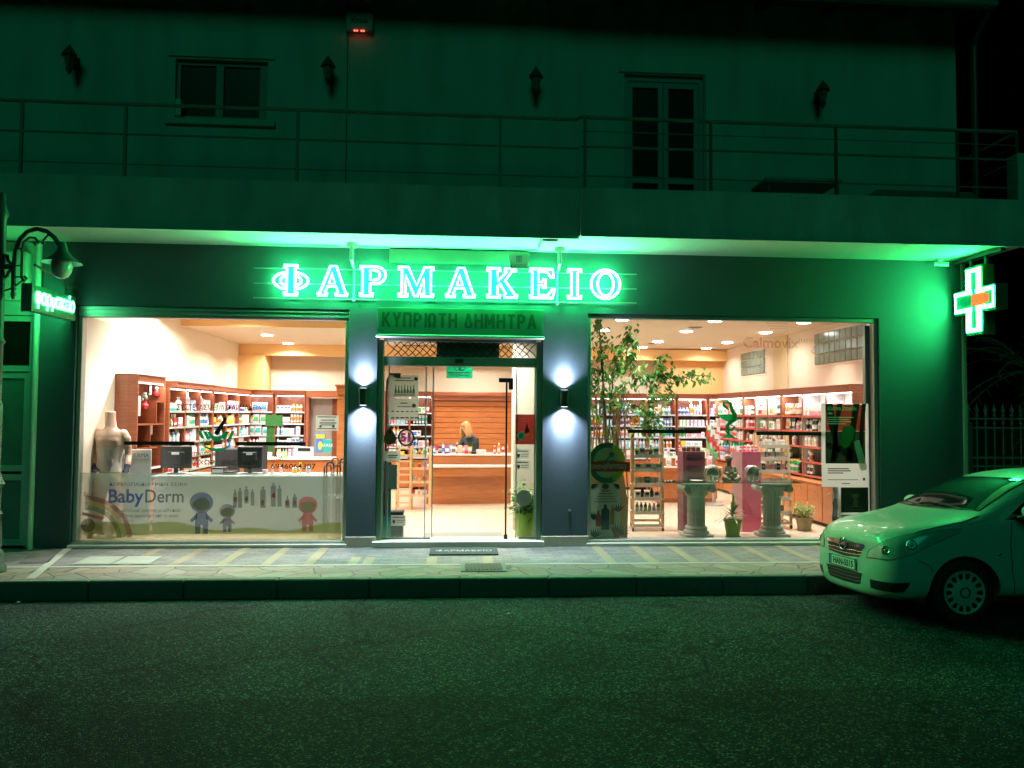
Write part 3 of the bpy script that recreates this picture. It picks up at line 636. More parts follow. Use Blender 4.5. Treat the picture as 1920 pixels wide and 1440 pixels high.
# ------------------------------------------------------------------ downlights
LENS = emis('downlight_lens', (1,.97,.92), 22)
def downlight(x, y, z, lab, e=30, rowcol=(1,.945,.84)):
    e *= 1.7
    o = thing('downlight', lab, 'ceiling light', (x,y,z), group='round downlights in the shop ceiling')
    g = MB(); g.lathe([(.115,-.012),(.13,-.012),(.13,0),(.0,0)], (x,y,z-.001), n=24); build('trim_ring', g, WHITE, o)
    g = MB(); g.lathe([(.001,-.022),(.105,-.022),(.118,-.006)], (x,y,z-.006), n=24); build('lens', g, LENS, o)
    d = bpy.data.lights.new('downlight_light', 'AREA'); d.shape = 'DISK'; d.size = .2; d.energy = e; d.color = rowcol; d.spread = math.radians(150 if y > 2 else 95)
    l = bpy.data.objects.new('downlight_light', d); COL.objects.link(l); l.parent = o; l.location = (0,0,-.035)
rows = {.55:'added unseen as display fill, above the right shop window', 1.8:'nearest the right shop window', 3.4:'in the second row behind the right shop window', 5.45:'in the third row of the right ceiling', 6.85:'in the back row before the beam'}  # the row nearest the glass is added, out of view, to light display fronts
for y, t in rows.items():
    for x, c in ((2.66,'left column'), (4.24,'middle column'), (5.78,'right column')):
        downlight(x, y, CZ, 'round downlight %s, %s' % (t, c), 13, (1,.93,.84))
for y, t in ((5.02,'nearer of two'), (6.86,'farther of two')): downlight(-3.97, y, CZ-.02, 'round downlight in the lowered left ceiling, '+t, 48)
downlight(-3.97, 2.9, 3.72, 'round downlight near the left display window', 75, (1,.93,.84)); downlight(-2.2, 1.4, 3.72, 'round downlight above the left desk', 60); downlight(-4.1, .55, 3.72, 'round downlight added unseen as fill behind the left window', 26)  # last one is added, out of view, to light the mannequin's front
for x, y, t in ((.55, .7, 'added unseen as fill over the threshold'), (-.2, 2.4, 'just inside the entrance'), (-.2, 4.6, 'above the service counter'), (.3, 6.7, 'above the slatted panel'), (-2.2, 6.3, 'above the back doorway')): downlight(x, y, CZ if x > -1.4 else CZ-.02, 'round downlight '+t, 28)  # first one is added, out of view, to brighten the inner column
downlight(-4.5, 2.05, 3.72, 'round downlight washing the left wall above the mannequin', 110, (1,.95,.88))
for i, (x, y, t) in enumerate(((3.4+.85*0+1.4, 3.75, 'farther'), (3.25, 5.0, 'nearer'))):
    x, y = ((4.95, 2.9) if i == 0 else (3.9, 4.6)); p = at(1303 if i == 0 else 1226, 613.5 if i == 0 else 643.5, 'z', CZ)
    o = thing('ceiling_speaker', 'dark round ceiling speaker beside %s' % ('the upper middle downlight' if i == 0 else 'the third row downlight'), 'speaker', (p.x, p.y, CZ), group='round ceiling speakers')
    g = MB(); g.lathe([(.001,-.012),(.09,-.014),(.12,-.004),(.12,0)], (p.x,p.y,CZ-.001), n=24); build('grille', g, mat('brown_grey_grille', (.14,.12,.10), .7), o)
    g = MB(); g.lathe([(.12,-.008),(.135,-.008),(.135,0),(.12,0)], (p.x,p.y,CZ-.001), n=24); build('rim', g, mat('grey_rim', (.4,.36,.3), .6), o)

# ------------------------------------------------------------------ upstairs lanterns, alarm box, cameras
def lantern(x, z, lab, y=-.002):
    o = thing('wall_lantern', lab, 'lantern', (x,0,z), group='unlit wall lanterns upstairs')
    g = MB(); g.box(x-.04,x+.04,-.02,y,z-.06,z+.10); g.tube([(x,-.02,z+.05),(x,-.10,z+.13),(x+.0,-.2,z+.12)], .012); build('bracket', g, mat('haze_lifted_black_metal', (.07,.075,.065), .7), o)  # black metal given a lighter colour to imitate haze
    g = MB(); g.lathe([(.012,.19),(.03,.15),(.05,.13),(.10,.05),(.105,.035),(.07,.03)], (x,-.2,z), n=6); build('cap', g, mat('haze_lifted_black_metal', (0,0,0)), o); g = MB(); g.lathe([(.005,-.22),(.02,-.19),(.045,-.15),(.045,-.13)], (x,-.2,z), n=6); build('finial', g, mat('haze_lifted_black_metal', (0,0,0)), o)
    g = MB(); g.lathe([(.042,-.13),(.075,.03)], (x,-.2,z), n=6); build('glass_shade', g, mat('smoky_lantern_glass', (.16,.18,.15), .2, var=0), o)
for px, py, lab in ((130,110,'dark wall lantern left of the upstairs window'), (615,130,'dark wall lantern between upstairs window and alarm box'), (1005,150,'dark wall lantern left of the balcony door'), (1543,175,'dark wall lantern at the right end of the upper wall')):
    p = at(px, py, 'y', -.2); lantern(p.x, p.z, lab)
p = at(675, 45, 'y', -.05)
o = thing('alarm_box', 'square alarm siren box with tiny red lights high on the upper wall', 'alarm', (p.x,-.05,p.z))
g = MB(); g.bbox(p.x-.19,p.x+.19,-.10,-.003,p.z-.12,p.z+.16,.015); build('case', g, mat('grey_green_case', (.36,.38,.34), .5), o)
g = MB(); text_mb(g, 'Kraus', .11, lambda a, b: (p.x+a, -.103, p.z-.01+b), width=.22, bold=.002); build('lettering', g, mat('dark_lettering', (.03,.05,.04), .6), o)
g = MB()
for k in (-.065,-.03,.03,.06): g.ball((p.x+k,-.105,p.z-.125), .013)
build('red_light', g, emis('red_led', (1,.12,.08), 3), o)
g = MB(); g.tube([(p.x-.17,-.012,p.z-.12),(p.x-.17,-.012,4.80)], .006, n=5); g.tube([(p.x-.17,-.012,p.z+.16),(p.x-.17,-.012,7.84)], .006, n=5); build('cable', g, BLACK, o)
p = at(1765, 492, 'y', -.12)
o = thing('security_camera', 'small bullet security camera under the balcony at right', 'camera', (p.x,-.12,SOF))
g = MB(); g.cyl((p.x-.03,-.12,SOF-.003),(p.x-.03,-.12,SOF-.04),.05); build('mount', g, WHITE, o); g = MB(); g.cyl((p.x-.09,-.1,SOF-.065),(p.x+.06,-.2,SOF-.085),.032); g.m = 1; g.cyl((p.x+.06,-.2,SOF-.085),(p.x+.065,-.204,SOF-.086),.024); build('camera_body', g, [WHITE, BLACK], o)
for px, py, X, lab in ((424,642,-5.05,'white dome camera in the corner of the left ceiling'), (1661//1, 0, 0, '')):
    if not lab: continue
    p = at(px, py, 'z', CZ-.06); o = thing('dome_camera', lab, 'camera', (p.x, min(p.y,7.2), CZ-.02)); y = min(p.y, 7.2)
    g = MB(); g.lathe([(.07,0),(.075,-.04),(.05,-.05)], (p.x,y,CZ-.021)); build('housing', g, WHITE, o); g = MB(); g.ball((p.x,y,CZ-.075), .045); build('lens_dome', g, BLACK, o)

# ------------------------------------------------------------------ street lamp (unlit)
def street_lamp():
    X, Y = -5.32, -1.5
    o = thing('street_lamp', 'unlit ornate street lamp with curled bracket and bell shade at the left edge', 'street lamp', (X,Y,0))
    g = MB(); prof = [(.17,0),(.17,.06),(.13,.10),(.14,.2),(.10,.26),(.115,.3),(.10,.5),(.085,.62),(.11,.66),(.085,.70),(.09,.95),(.125,1.0),(.10,1.05),(.07,1.15),(.075,1.9),(.055,1.95),(.06,2.6),(.08,2.62),(.055,2.68),(.05,4.05),(.08,4.10),(.04,4.2),(.03,4.35)]
    g.lathe([(r*.95, z) for r, z in prof], (X,Y,0), n=18)
    for k in range(12):
        a = 2*PI*k/12; g.cyl((X+.095*math.cos(a),Y+.095*math.sin(a),.31),(X+.082*math.cos(a),Y+.082*math.sin(a),.61),.012,n=6)
    build('pole', g, IRON, o)
    q = lambda px, py: at(px, py, 'y', Y)
    g = MB()
    main = [(25,545),(26,500),(29,470),(38,448),(52,434),(70,429),(88,434),(102,445),(110,457),(116,465)]
    pts = [q(*p) for p in main]; g.tube(pts, .026, n=8)
    g.tube([q(*p) for p in ((40,520),(41,480),(44,455),(55,445),(66,446),(72,456),(66,459),(64,455))], .014, n=6)
    g.tube([q(*p) for p in ((78,456),(82,458),(82,450),(90,441),(100,443))], .014, n=6)
    for py in (466,498,519): g.tube([q(27,py), q(42,py)], .010, n=6)
    g.tube([q(40,520), q(46,528), q(50,522), q(45,518)], .016, n=6); g.tube([q(8,545), q(24,540), q(42,526)], .010, n=6)
    a = q(25,545); g.lathe([(.012,-.10),(.03,-.04),(.02,.0),(.034,.03)], (a.x,Y,a.z), n=10)
    g.tube([(X,Y,q(10,500).z), (q(26,500).x,Y,q(26,500).z)], .03); g.tube([q(8,478), q(14,480), q(15,488), q(20,494), q(26,495)], .02, n=6); g.tube([q(8,520), q(14,517), q(16,510), q(26,502)], .02, n=6)
    build('bracket', g, IRON, o)
    c = q(117,470)
    g = MB(); g.lathe([(.03,.10),(.045,.06),(.06,-.01),(.12,-.075),(.19,-.125),(.215,-.145),(.20,-.147),(.12,-.10)], (c.x,Y,c.z), n=28); build('lamp_shade', g, mat('lamp_shade_metal', (.16,.20,.17), .4, metal=.4), o)
    g = MB(); g.lathe([(.105,-.12),(.112,-.18),(.10,-.25),(.07,-.30),(.03,-.325),(.002,-.33)], (c.x,Y,c.z), n=24); build('glass_globe', g, mat('frosted_glass_globe', (.45,.5,.46), .18, var=0, spec=.7), o)
street_lamp()

# ------------------------------------------------------------------ neighbour's door on the left
def neighbour():
    b = thing('neighbour_building', 'plain neighbouring house front with pale walls at the far left', 'building', (-8,0,0))
    g = MB(); g.box(-14,-6.42,0,.25,0,SOF-.022); g.box(-6.42,-5.70,.0,.25,3.12,SOF-.022); build('wall', g, WHITEP, b)
    g = MB(); g.box(-5.70,-5.682,-.03,.25,0,SOF-.022); build('wall_edge', g, CREAM, b)
    d = MB(); DG = mat('pale_green_door_paint', (.42,.55,.50), .5)
    x0, x1 = -6.42, -5.72
    d.box(x0,x1,.03,.12,3.04,3.11); d.box(x1-.1,x1,.03,.12,.02,3.04); d.box(x0,x0+.1,.03,.12,.02,3.04); d.box(x0+.1,x1-.1,.03,.12,2.36,2.44)
    f = build('house_door', d, DG, b)
    g = MB(); g.box(x0+.1,x1-.1,.07,.08,2.44,3.04); build('transom_pane', g, DGLASS, f)
    g = MB(); a0, a1 = x0+.105, x1-.105; g.box(a0,a0+.06,.05,.10,.03,2.35); g.box(a1-.06,a1,.05,.10,.03,2.35)
    for z in (.03,.9,1.02,2.27): g.box(a0+.06,a1-.06,.05,.10,z,z+.08)
    g.m = 1; g.box(a0+.06,a1-.06,.075,.085,.11,.9); g.box(a0+.06,a1-.06,.075,.085,1.10,2.27)
    build('door_leaf', g, [DG, mat('frosted_door_glass', (.14,.24,.21), .3, var=.25, scale=5)], f)
    g = MB(); g.cyl((-5.69,-.07,0),(-5.69,-.07,SOF-.04),.035); build('downpipe', g, mat('pale_pipe', (.55,.56,.52), .5), b)
    o = thing('electric_cabinet', 'pale wall box under the balcony beside the downpipe', 'box', (-5.9,-.05,3.55)); g = MB(); g.bbox(-6.08,-5.80,-.14,-.004,3.3,3.95,.012); build('case', g, mat('pale_box', (.5,.52,.48), .5), o)
    g = MB(); g.box(-6.06,-5.82,-.147,-.141,3.33,3.9); build('lid', g, mat('pale_box_lid', (.46,.5,.46), .4), o)
neighbour()
# ------------------------------------------------------------------ shelving units
def cabinet(label, P0, rz, L, D=.34, z1=2.34, shelves=(.78,1.05,1.32,1.60,1.88), bays=1, base=.72, name='shelf_cabinet', cornice=.05, strip=8, boardm=None, side=WOOD, backm=None, basepro=0.0, curve=0.0):
    o = thing(name, label, 'cabinet', (0,0,0)); WL[o.name] = (0,0,0); t = .025
    g = MB(); g.bbox(0, t, 0, D, FZ, z1-.12, .003); g.bbox(L-t, L, 0, D, FZ, z1-.12, .003)
    g.m = 1 if backm else 0
    for k in range(1, bays): g.box(L*k/bays-t/2-.008, L*k/bays+t/2+.008, .02, D-.013, FZ, z1-.12)
    g.m = 0
    for k in range(1, bays): g.box(L*k/bays-t/2-.008, L*k/bays+t/2+.008, .004, .019, FZ, z1-.12)
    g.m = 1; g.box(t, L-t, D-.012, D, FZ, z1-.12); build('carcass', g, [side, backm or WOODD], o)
    n = 10 if curve else 1; g = MB()
    for k in range(n):
        a, b = L*k/n, L*(k+1)/n; c0 = curve*math.sin(PI*k/n); c1 = curve*math.sin(PI*(k+1)/n)
        for y_, za, zb in ((-cornice, z1-.10, z1), (-cornice*.4, z1-.118, z1-.10), (-cornice-.02, z1-.012, z1+.002)):
            g.add([(a,y_-c0,za),(b,y_-c1,za),(b,D,za),(a,D,za),(a,y_-c0,zb),(b,y_-c1,zb),(b,D,zb),(a,D,zb)], [(0,3,2,1),(4,5,6,7),(0,1,5,4),(2,3,7,6)] + ([(3,0,4,7)] if k == 0 else []) + ([(1,2,6,5)] if k == n-1 else []))
    build('cornice', g, WOOD, o)
    for z in shelves:
        g = MB()
        for k in range(bays):
            a = L*k/bays+t+.003; b = L*(k+1)/bays-t-.003
            g.m = 0; g.box(a, b, .012, D-.014, z-.018, z); g.m = 1; g.box(a, b, .002, .011, z-.026, z+.008)
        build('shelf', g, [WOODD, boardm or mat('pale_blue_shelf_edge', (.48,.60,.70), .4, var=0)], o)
    if base:
        g = MB(); g.box(t+.001, L-t-.001, -basepro, .02, FZ+.06, base); nb = max(1, round(L/.55))
        g.box(-.0, L, -basepro-.03 if basepro else -.02, D-.02, base, base+.02)
        b = build('base_unit', g, WOODO, o)
        for k in range(nb):
            a = t+.01+(L-2*t)*k/nb; e = t-.01+(L-2*t)*(k+1)/nb
            g = MB(); g.bbox(a, e, -basepro-.016, -basepro-.001, FZ+.08, base-.02, .004); d = build('door', g, WOODO, b)
            g = MB(); g.ball(((a+e)/2, -basepro-.03, base-.12), .014); build('knob', g, ALU, d)
    if strip:
        g = MB(); g.box(.05, L-.05, .02, .05, z1-.135, z1-.121); build('light_strip', g, emis('shelf_light', (1,.96,.9), 8), o)
        d = bpy.data.lights.new('shelf_light', 'AREA'); d.shape = 'RECTANGLE'; d.size = L-.1; d.size_y = .03; d.energy = strip; d.color = (1,.96,.92)
        l = bpy.data.objects.new('shelf_light', d); COL.objects.link(l); l.parent = o; l.location = (L/2, .0, z1-.14); l.rotation_euler = (math.radians(12), 0, 0)
    o.location = (P0[0], P0[1], 0); o.rotation_euler = (0, 0, rz); WL[o.name] = (P0[0], P0[1], 0); return o

# ------------------------------------------------------------------ product prototypes
PAL = {'white':(.85,.85,.84),'blue':(.07,.22,.62),'sky blue':(.30,.58,.80),'green':(.10,.45,.16),'lime':(.50,.68,.12),'yellow':(.85,.62,.06),'orange':(.85,.30,.05),'red':(.62,.04,.05),'pink':(.80,.32,.42),'purple':(.25,.10,.40),'teal':(.05,.42,.42),'black':(.02,.02,.022),'beige':(.72,.60,.45),'grey':(.45,.46,.47),'brown':(.20,.09,.04),'dark green':(.02,.12,.06)}
def pm(c): return mat('packaging_'+c.replace(' ', '_'), PAL[c], .42, var=0, coat=.1)
COUNT = {}
PROTO = {}
def proto(kind, c1, c2):
    """mesh standing on z=0, front towards -y, real size"""
    k = (kind, c1, c2)
    if k in PROTO: return PROTO[k]
    g = MB(); r = random.Random(hash(kind+c1+c2) % 999 if False else sum(map(ord, kind+c1+c2)))
    if kind == 'carton':
        w, d, h = .075, .045, .12; g.box(-w/2,w/2,-d/2,d/2,0,h)
        g.m = 1; v = r.random()
        if v < .35: g.box(-w/2-.0005,w/2+.0005,-d/2-.001,-d/2+.001,h*.05,h*.38)
        elif v < .7: g.box(-w/2+.008,w/2-.008,-d/2-.001,-d/2+.001,h*.55,h*.85); g.box(-w/2+.008,0,-d/2-.001,-d/2+.001,h*.12,h*.2)
        else: g.box(-w/2-.0005,-w/2+.02,-d/2-.001,-d/2+.001,0,h); g.box(-w/2+.03,w/2-.01,-d/2-.001,-d/2+.001,h*.6,h*.7)
    elif kind == 'wide_carton':
        w, d, h = .17, .08, .11; g.box(-w/2,w/2,-d/2,d/2,0,h); g.m = 1; g.box(-w/2+.01,w/2-.07,-d/2-.001,-d/2+.001,h*.15,h*.8); g.box(w/2-.05,w/2-.015,-d/2-.001,-d/2+.001,h*.5,h*.8)
    elif kind == 'bottle':
        g.lathe([(.026,0),(.028,.008),(.028,.11),(.012,.13),(.012,.135)], n=10); g.m = 1; g.lathe([(.015,.133),(.015,.155),(.012,.158)], n=8); g.lathe([(.0288,.03),(.0288,.085)], n=10)
    elif kind == 'pump_bottle':
        g.lathe([(.032,0),(.034,.01),(.034,.13),(.014,.15)], n=10); g.m = 1; g.lathe([(.012,.148),(.008,.18),(.014,.182),(.014,.19)], n=8); g.box(-.045,.012,-.006,.006,.182,.192); g.lathe([(.0348,.03),(.0348,.10)], n=10)
    elif kind == 'jar':
        g.lathe([(.036,0),(.038,.006),(.038,.05)], n=12); g.m = 1; g.lathe([(.040,.05),(.040,.07),(.037,.073)], n=12)
    elif kind == 'tube':
        g.add([(-.024,-.003,.14),(.024,-.003,.14),(.024,.003,.14),(-.024,.003,.14),(-.02,-.017,.02),(.02,-.017,.02),(.02,.017,.02),(-.02,.017,.02)], [(0,1,2,3),(4,7,6,5),(0,4,5,1),(1,5,6,2),(2,6,7,3),(3,7,4,0)]); g.m = 1; g.lathe([(.018,0),(.018,.022)], n=10); g.add([(-.0225,-.009,.1),(.0225,-.009,.1),(.021,-.0155,.05),(-.021,-.0155,.05)], [(0,3,2,1)])
    elif kind == 'packet':
        g.add([(-.055,-.012,0),(.055,-.012,0),(.055,.012,0),(-.055,.012,0),(-.058,-.002,.15),(.058,-.002,.15),(.058,.002,.15),(-.058,.002,.15),(-.055,-.022,.07),(.055,-.022,.07)], [(3,2,1,0),(4,5,6,7),(0,1,9,8),(8,9,5,4),(2,3,7,6),(1,2,6,5,9),(3,0,8,4,7)]); g.m = 1; g.add([(-.045,-.024,.04),(.045,-.024,.04),(.045,-.0245,.07),(-.045,-.0245,.07),(.045,-.012,.11),(-.045,-.012,.11)], [(0,1,2,3),(3,2,4,5)])
    me = build(kind, g, [pm(c1), pm(c2)]); data = me.data; bpy.data.objects.remove(me); PROTO[k] = data; return data
def put(kind, c1, c2, loc, rz, s, label, group, cat=None, lim=False):
    if COUNT.get(kind, 0) >= (262 if lim else 299): return None
    COUNT[kind] = COUNT.get(kind, 0)+1
    if len(label.split()) > 16: label = label.replace(' and '+c2, '', 1)
    if len(label.split()) > 16: label = label.replace('wide carton', 'carton', 1).replace('pump bottle', 'bottle', 1).replace(' from left', '', 1)
    o = bpy.data.objects.new(kind, proto(kind, c1, c2)); COL.objects.link(o); o.location = loc; o.rotation_euler = (0,0,rz); o.scale = s
    o['label'] = label; o['category'] = cat or kind.replace('_', ' '); o['group'] = group; return o
ORD = ['first','second','third','fourth','fifth','sixth','seventh','eighth','ninth','tenth','eleventh','twelfth','thirteenth','fourteenth','fifteenth','sixteenth','seventeenth','eighteenth','nineteenth','twentieth','twenty first','twenty second','twenty third','twenty fourth','twenty fifth','twenty sixth','twenty seventh','twenty eighth','twenty ninth','thirtieth']+['thirty '+x for x in ('first','second','third','fourth','fifth','sixth','seventh','eighth','ninth')]+['fortieth']+['forty '+x for x in ('first','second','third','fourth','fifth','sixth','seventh','eighth','ninth')]+['fiftieth']
W_ = {'carton':.078,'wide_carton':.175,'bottle':.062,'pump_bottle':.08,'jar':.084,'tube':.055,'packet':.12}
H_ = {'carton':.12,'wide_carton':.11,'bottle':.158,'pump_bottle':.19,'jar':.073,'tube':.14,'packet':.15}
def fill(o, L, zs, hs, where, style, y=.07, x0=.04, dens=.93, seed=1, bays=1, flip=False):
    rnd = random.Random(seed); M = Matrix.Translation(o.location) @ Matrix.Rotation(o.rotation_euler.z, 4, 'Z')
    for si, (z, h) in enumerate(zip(zs, hs)):
        row = []; x = x0
        while x < L-.06:
            kinds, cols = style[rnd.randrange(len(style))]
            kind = rnd.choice(kinds); c1, c2 = rnd.choice(cols); n = rnd.randint(1, 4) if kind != 'wide_carton' else rnd.randint(1, 2)
            sc_ = rnd.uniform(.95, 1.45); sz = min(rnd.uniform(1.15, 1.9), (h-.015)/H_[kind])
            if sz < .55: continue
            for k in range(n):
                w = W_[kind]*sc_
                if x+w > L-.04: x = L; break
                cx = x+w/2
                if not any(abs(cx-L*b/bays) < w/2+.022 for b in range(1, bays)):
                    row.append((kind, c1, c2, cx, sc_, sz*rnd.uniform(.97, 1)))
                    x += w*1.04
                else: x = max(x, cx)+.03
            x += rnd.choice((.0, .004, .01))
        if flip: pass
        rn = 'top' if si == 0 else ('bottom' if si == len(zs)-1 else ORD[si])
        for i, (kind, c1, c2, cx, s1, s2) in enumerate(row):
            p = M @ Vector((cx, y+rnd.uniform(-.015, .02), z+.001))
            cc = c1 if c1 == c2 else c1+' and '+c2
            idx = (len(row)-1-i) if False else i
            if idx >= len(ORD): continue
            put(kind, c1, c2, p, o.rotation_euler.z+rnd.uniform(-.08, .08), (s1, 2.2 if 'carton' in kind else 1.3, s2), '%s %s, %s from left, %s shelf, %s' % (cc, kind.replace('_', ' '), ORD[idx], rn, where), 'products on the '+where, lim=True)
WB = [('white','blue'),('white','sky blue'),('white','red'),('white','green'),('white','pink'),('white','teal'),('white','grey'),('sky blue','white'),('white','orange'),('white','purple')]
MEDS = [(['carton','carton','bottle','wide_carton'], WB), (['bottle','pump_bottle'], WB+[('orange','white'),('pink','white')]), (['carton','tube'], WB+[('yellow','red'),('lime','white'),('blue','white')])]
BABY = [(['packet','jar','carton','bottle'], WB+[('pink','white'),('purple','white'),('blue','white'),('yellow','red'),('orange','white'),('lime','white')])]
COSM = [(['carton','bottle','tube','wide_carton','pump_bottle'], [('white','beige'),('white','black'),('white','orange'),('white','green'),('white','grey'),('white','red'),('beige','white'),('dark green','white'),('brown','beige'),('white','pink')])]
def ww(zs, top=2.2): return [((zs[i-1]-.03) if i else top)-z for i, z in enumerate(zs)]
# left wall run (front edge at X=-4.85, running away from the street)
RZL = PI/2
S = (.80,1.04,1.30,1.57,1.84)
def wx(y): return -4.84
c = cabinet('cherry wood niche cabinet against the left wall behind the mannequin', (-4.86,1.15), RZL, 1.05, shelves=(.95,), base=.7, z1=2.40, cornice=.0, name='niche_cabinet')
g = MB()
def npart(g, a, b, z0, z1, y0=.01, y1=.3): g.box(a, b, y0, y1, z0, z1)
npart(g,.03,1.02,1.62,1.64); npart(g,.03,.8,1.25,1.27); npart(g,.50,.52,1.27,1.619); npart(g,.72,.74,1.641,2.0); npart(g,.741,1.02,1.98,2.0); npart(g,.35,.37,.952,1.249); npart(g,.55,.57,.952,1.249)
WL[c.name] = (0,0,0); o_ = build('crossed_shelf', g, WOODD, c); o_.location = (0,0,0); WL[c.name] = tuple(c.location)
LC = []
for nm, y0, L, seed in (('left wall cabinet with stepped cornice', 2.32, 2.2, 3), ('left wall cabinet further back', 4.54, 2.55, 4)):
    c = cabinet('cherry wood shelf cabinet, '+nm, (-4.84, y0), RZL, L, shelves=S, bays=3, cornice=.12 if seed == 3 else .05, boardm=mat('grey_green_shelf_edge', (.35,.45,.40), .4, var=0) if seed == 3 else None)
    zs = sorted(S, reverse=True); fill(c, L, zs, ww(zs), nm, MEDS if seed == 3 else BABY, seed=seed, bays=3)
# back wall, left group
YB = 7.15
def backcab(px0, px1, nm, lab, seed, style, bays=1, sh=S, y=YB, **k):
    x0 = atX(px0, y); x1 = atX(px1, y); c = cabinet(lab, (x0, y), 0, x1-x0, shelves=sh, bays=bays, **k)
    zs = sorted(sh, reverse=True)
    if style: fill(c, x1-x0, zs, ww(zs), nm, style, seed=seed, bays=bays)
    return c
backcab(447, 512, 'bow fronted cabinet', 'bow fronted cherry cabinet in the back left corner', 21, BABY, curve=.16)
backcab(514, 572, 'cabinet left of the doorway', 'cherry shelf cabinet just left of the grey doorway', 22, MEDS)
# doorway
x0, x1 = atX(573, YB), atX(640, YB)
o = thing('inner_doorway', 'cherry framed doorway with pale grey door leaf in the back wall', 'doorway', ((x0+x1)/2, YB, 0))
g = MB(); g.box(x0,x0+.06,YB,YB+.3,FZ,2.18); g.box(x1-.06,x1,YB,YB+.3,FZ,2.18); g.box(x0,x1,YB-.04,YB+.3,2.181,2.34); build('door_frame', g, WOOD, o)
g = MB(); g.box(x0+.061,x1-.25,YB+.28,YB+.30,FZ,2.17); g.m = 1; g.box(x1-.25,x1-.062,YB+.22,YB+.24,FZ,2.17); build('door_leaf', g, [mat('grey_door', (.30,.27,.25), .6), WOODD], o)
# cherry pilaster in front
xp = atX(644, 3.2); o = thing('wood_pilaster', 'tall cherry wood pilaster with moulded capital left of the entrance', 'pilaster', (xp,3.2,0))
g = MB(); g.bbox(xp-.10,xp+.10,3.1,3.3,FZ,2.16,.006); build('shaft', g, WOODO, o)
g = MB(); g.bbox(xp-.12,xp+.12,3.08,3.32,2.161,2.30,.006); g.bbox(xp-.14,xp+.14,3.06,3.34,2.301,2.34,.006); g.bbox(xp-.115,xp+.115,3.085,3.315,2.08,2.11,.004); build('capital', g, WOODO, o)
# behind the service counter
backcab(655, 722, 'cabinet behind the pilaster', 'cherry shelf cabinet behind the hanging entrance posters', 31, MEDS)
backcab(724, 811, 'cabinet left of the slatted panel', 'cherry shelf cabinet immediately left of the slatted panel', 32, MEDS, bays=2)
x0, x1 = atX(812, YB), atX(962, YB)
o = thing('slatted_panel', 'orange cherry slatted wall panel behind the pharmacist', 'panel', ((x0+x1)/2, YB, FZ))
g = MB(); zz = .1
while zz < 2.12:
    g.bbox(x0+.02,x1-.02,YB+.02,YB+.05,zz,zz+.115,.004); zz += .127
build('slats', g, WOODO, o)
g = MB(); g.box(x0+.02,x1-.02,YB+.055,YB+.07,FZ,2.14); g.box(x0,x0+.018,YB,YB+.08,FZ,2.14); g.box(x1-.018,x1,YB,YB+.08,FZ,2.14); build('backing', g, WOODD, o)
g = MB(); g.bbox(x0,x1,YB-.05,YB+.3,2.142,2.34,.01); g.bbox(x0,x1,YB-.08,YB-.052,2.25,2.33,.006); build('cornice', g, WOOD, o)
backcab(964, 1010, 'narrow cabinet right of the slatted panel', 'narrow cherry shelf cabinet right of the slatted panel', 33, MEDS)
# back wall, right group
backcab(1012, 1156, 'cabinet behind the indoor tree', 'cherry shelf cabinet half hidden behind the indoor tree', 34, MEDS, bays=2)
backcab(1158, 1268, 'bright white cabinet', 'bright shelf cabinet full of white boxes on the right back wall', 35, MEDS, bays=2)
backcab(1270, 1327, 'middle cabinet of the right back wall', 'cherry shelf cabinet in the middle of the right back wall', 36, MEDS)
backcab(1329, 1384, 'cabinet behind the snake emblem', 'cherry shelf cabinet behind the green snake emblem', 37, MEDS)
# right wall run, ending nearest the street
XR0 = 6.08
for nm, y1, L, st, seed in (('far right wall cabinet', 7.10, 1.75, MEDS, 41), ('middle right wall cabinet', 5.33, 1.9, COSM, 42), ('near right wall cabinet', 3.41, 2.6, COSM, 43)):
    c = cabinet('cherry shelf cabinet on the right wall, '+nm, (XR0, y1), -PI/2, L, shelves=S, bays=3 if seed > 41 else 2, strip=22, cornice=.05, boardm=mat('red_shelf_edge', (.55,.08,.05), .4, var=0), backm=mat('white_cabinet_back', (.8,.78,.75), .5, var=0), basepro=.22 if seed == 43 else 0)
    zs = sorted(S, reverse=True); fill(c, L, zs, ww(zs), nm, st, seed=seed, bays=3 if seed > 41 else 2)
# ------------------------------------------------------------------ counters
def X_(px, y, py=880): return at(px, py, 'y', y).x
WTOP = mat('white_counter_top', (.86,.84,.80), .25, var=0)
def main_counter():
    xa, xb = X_(800, 4.4), X_(968, 4.4); o = thing('service_counter', 'two level orange cherry service counter with white tops facing the entrance', 'counter', ((xa+xb)/2, 4.6, FZ))
    g = MB(); n = 12
    def bow(t): return 4.42-.16*math.sin(PI*min(1, max(0, t*.5+.5)))+.0
    def strip(y_off, z0, z1, th=.03):
        for k in range(n):
            a = k/n; b = (k+1)/n; ya = bow(a)+y_off; yb = bow(b)+y_off; p = xa+(xb-xa)*a; q = xa+(xb-xa)*b
            g.add([(p,ya,z0),(q,yb,z0),(q,yb+th,z0),(p,ya+th,z0),(p,ya,z1),(q,yb,z1),(q,yb+th,z1),(p,ya+th,z1)], [(0,3,2,1),(4,5,6,7),(0,1,5,4),(2,3,7,6)]+([(3,0,4,7)] if k == 0 else [])+([(1,2,6,5)] if k == n-1 else []))
    strip(.0, .60, .775); strip(.14, .13, .60); strip(.12, FZ, .13)
    build('front_panel', g, WOODO, o)
    g = MB(); strip(-.03, .777, .81, .45); build('lower_top', g, WTOP, o)
    g = MB(); g.box(xa,xb-.08,4.72,5.2,.812,.985); g.box(xa,xb-.08,4.74,5.2,FZ,.775); build('upper_panel', g, WOODO, o)
    g = MB(); g.bbox(xa-.02,xb-.05,4.68,5.25,.987,1.02,.006); build('upper_top', g, WTOP, o)
    return xa, xb
XA, XB = main_counter()
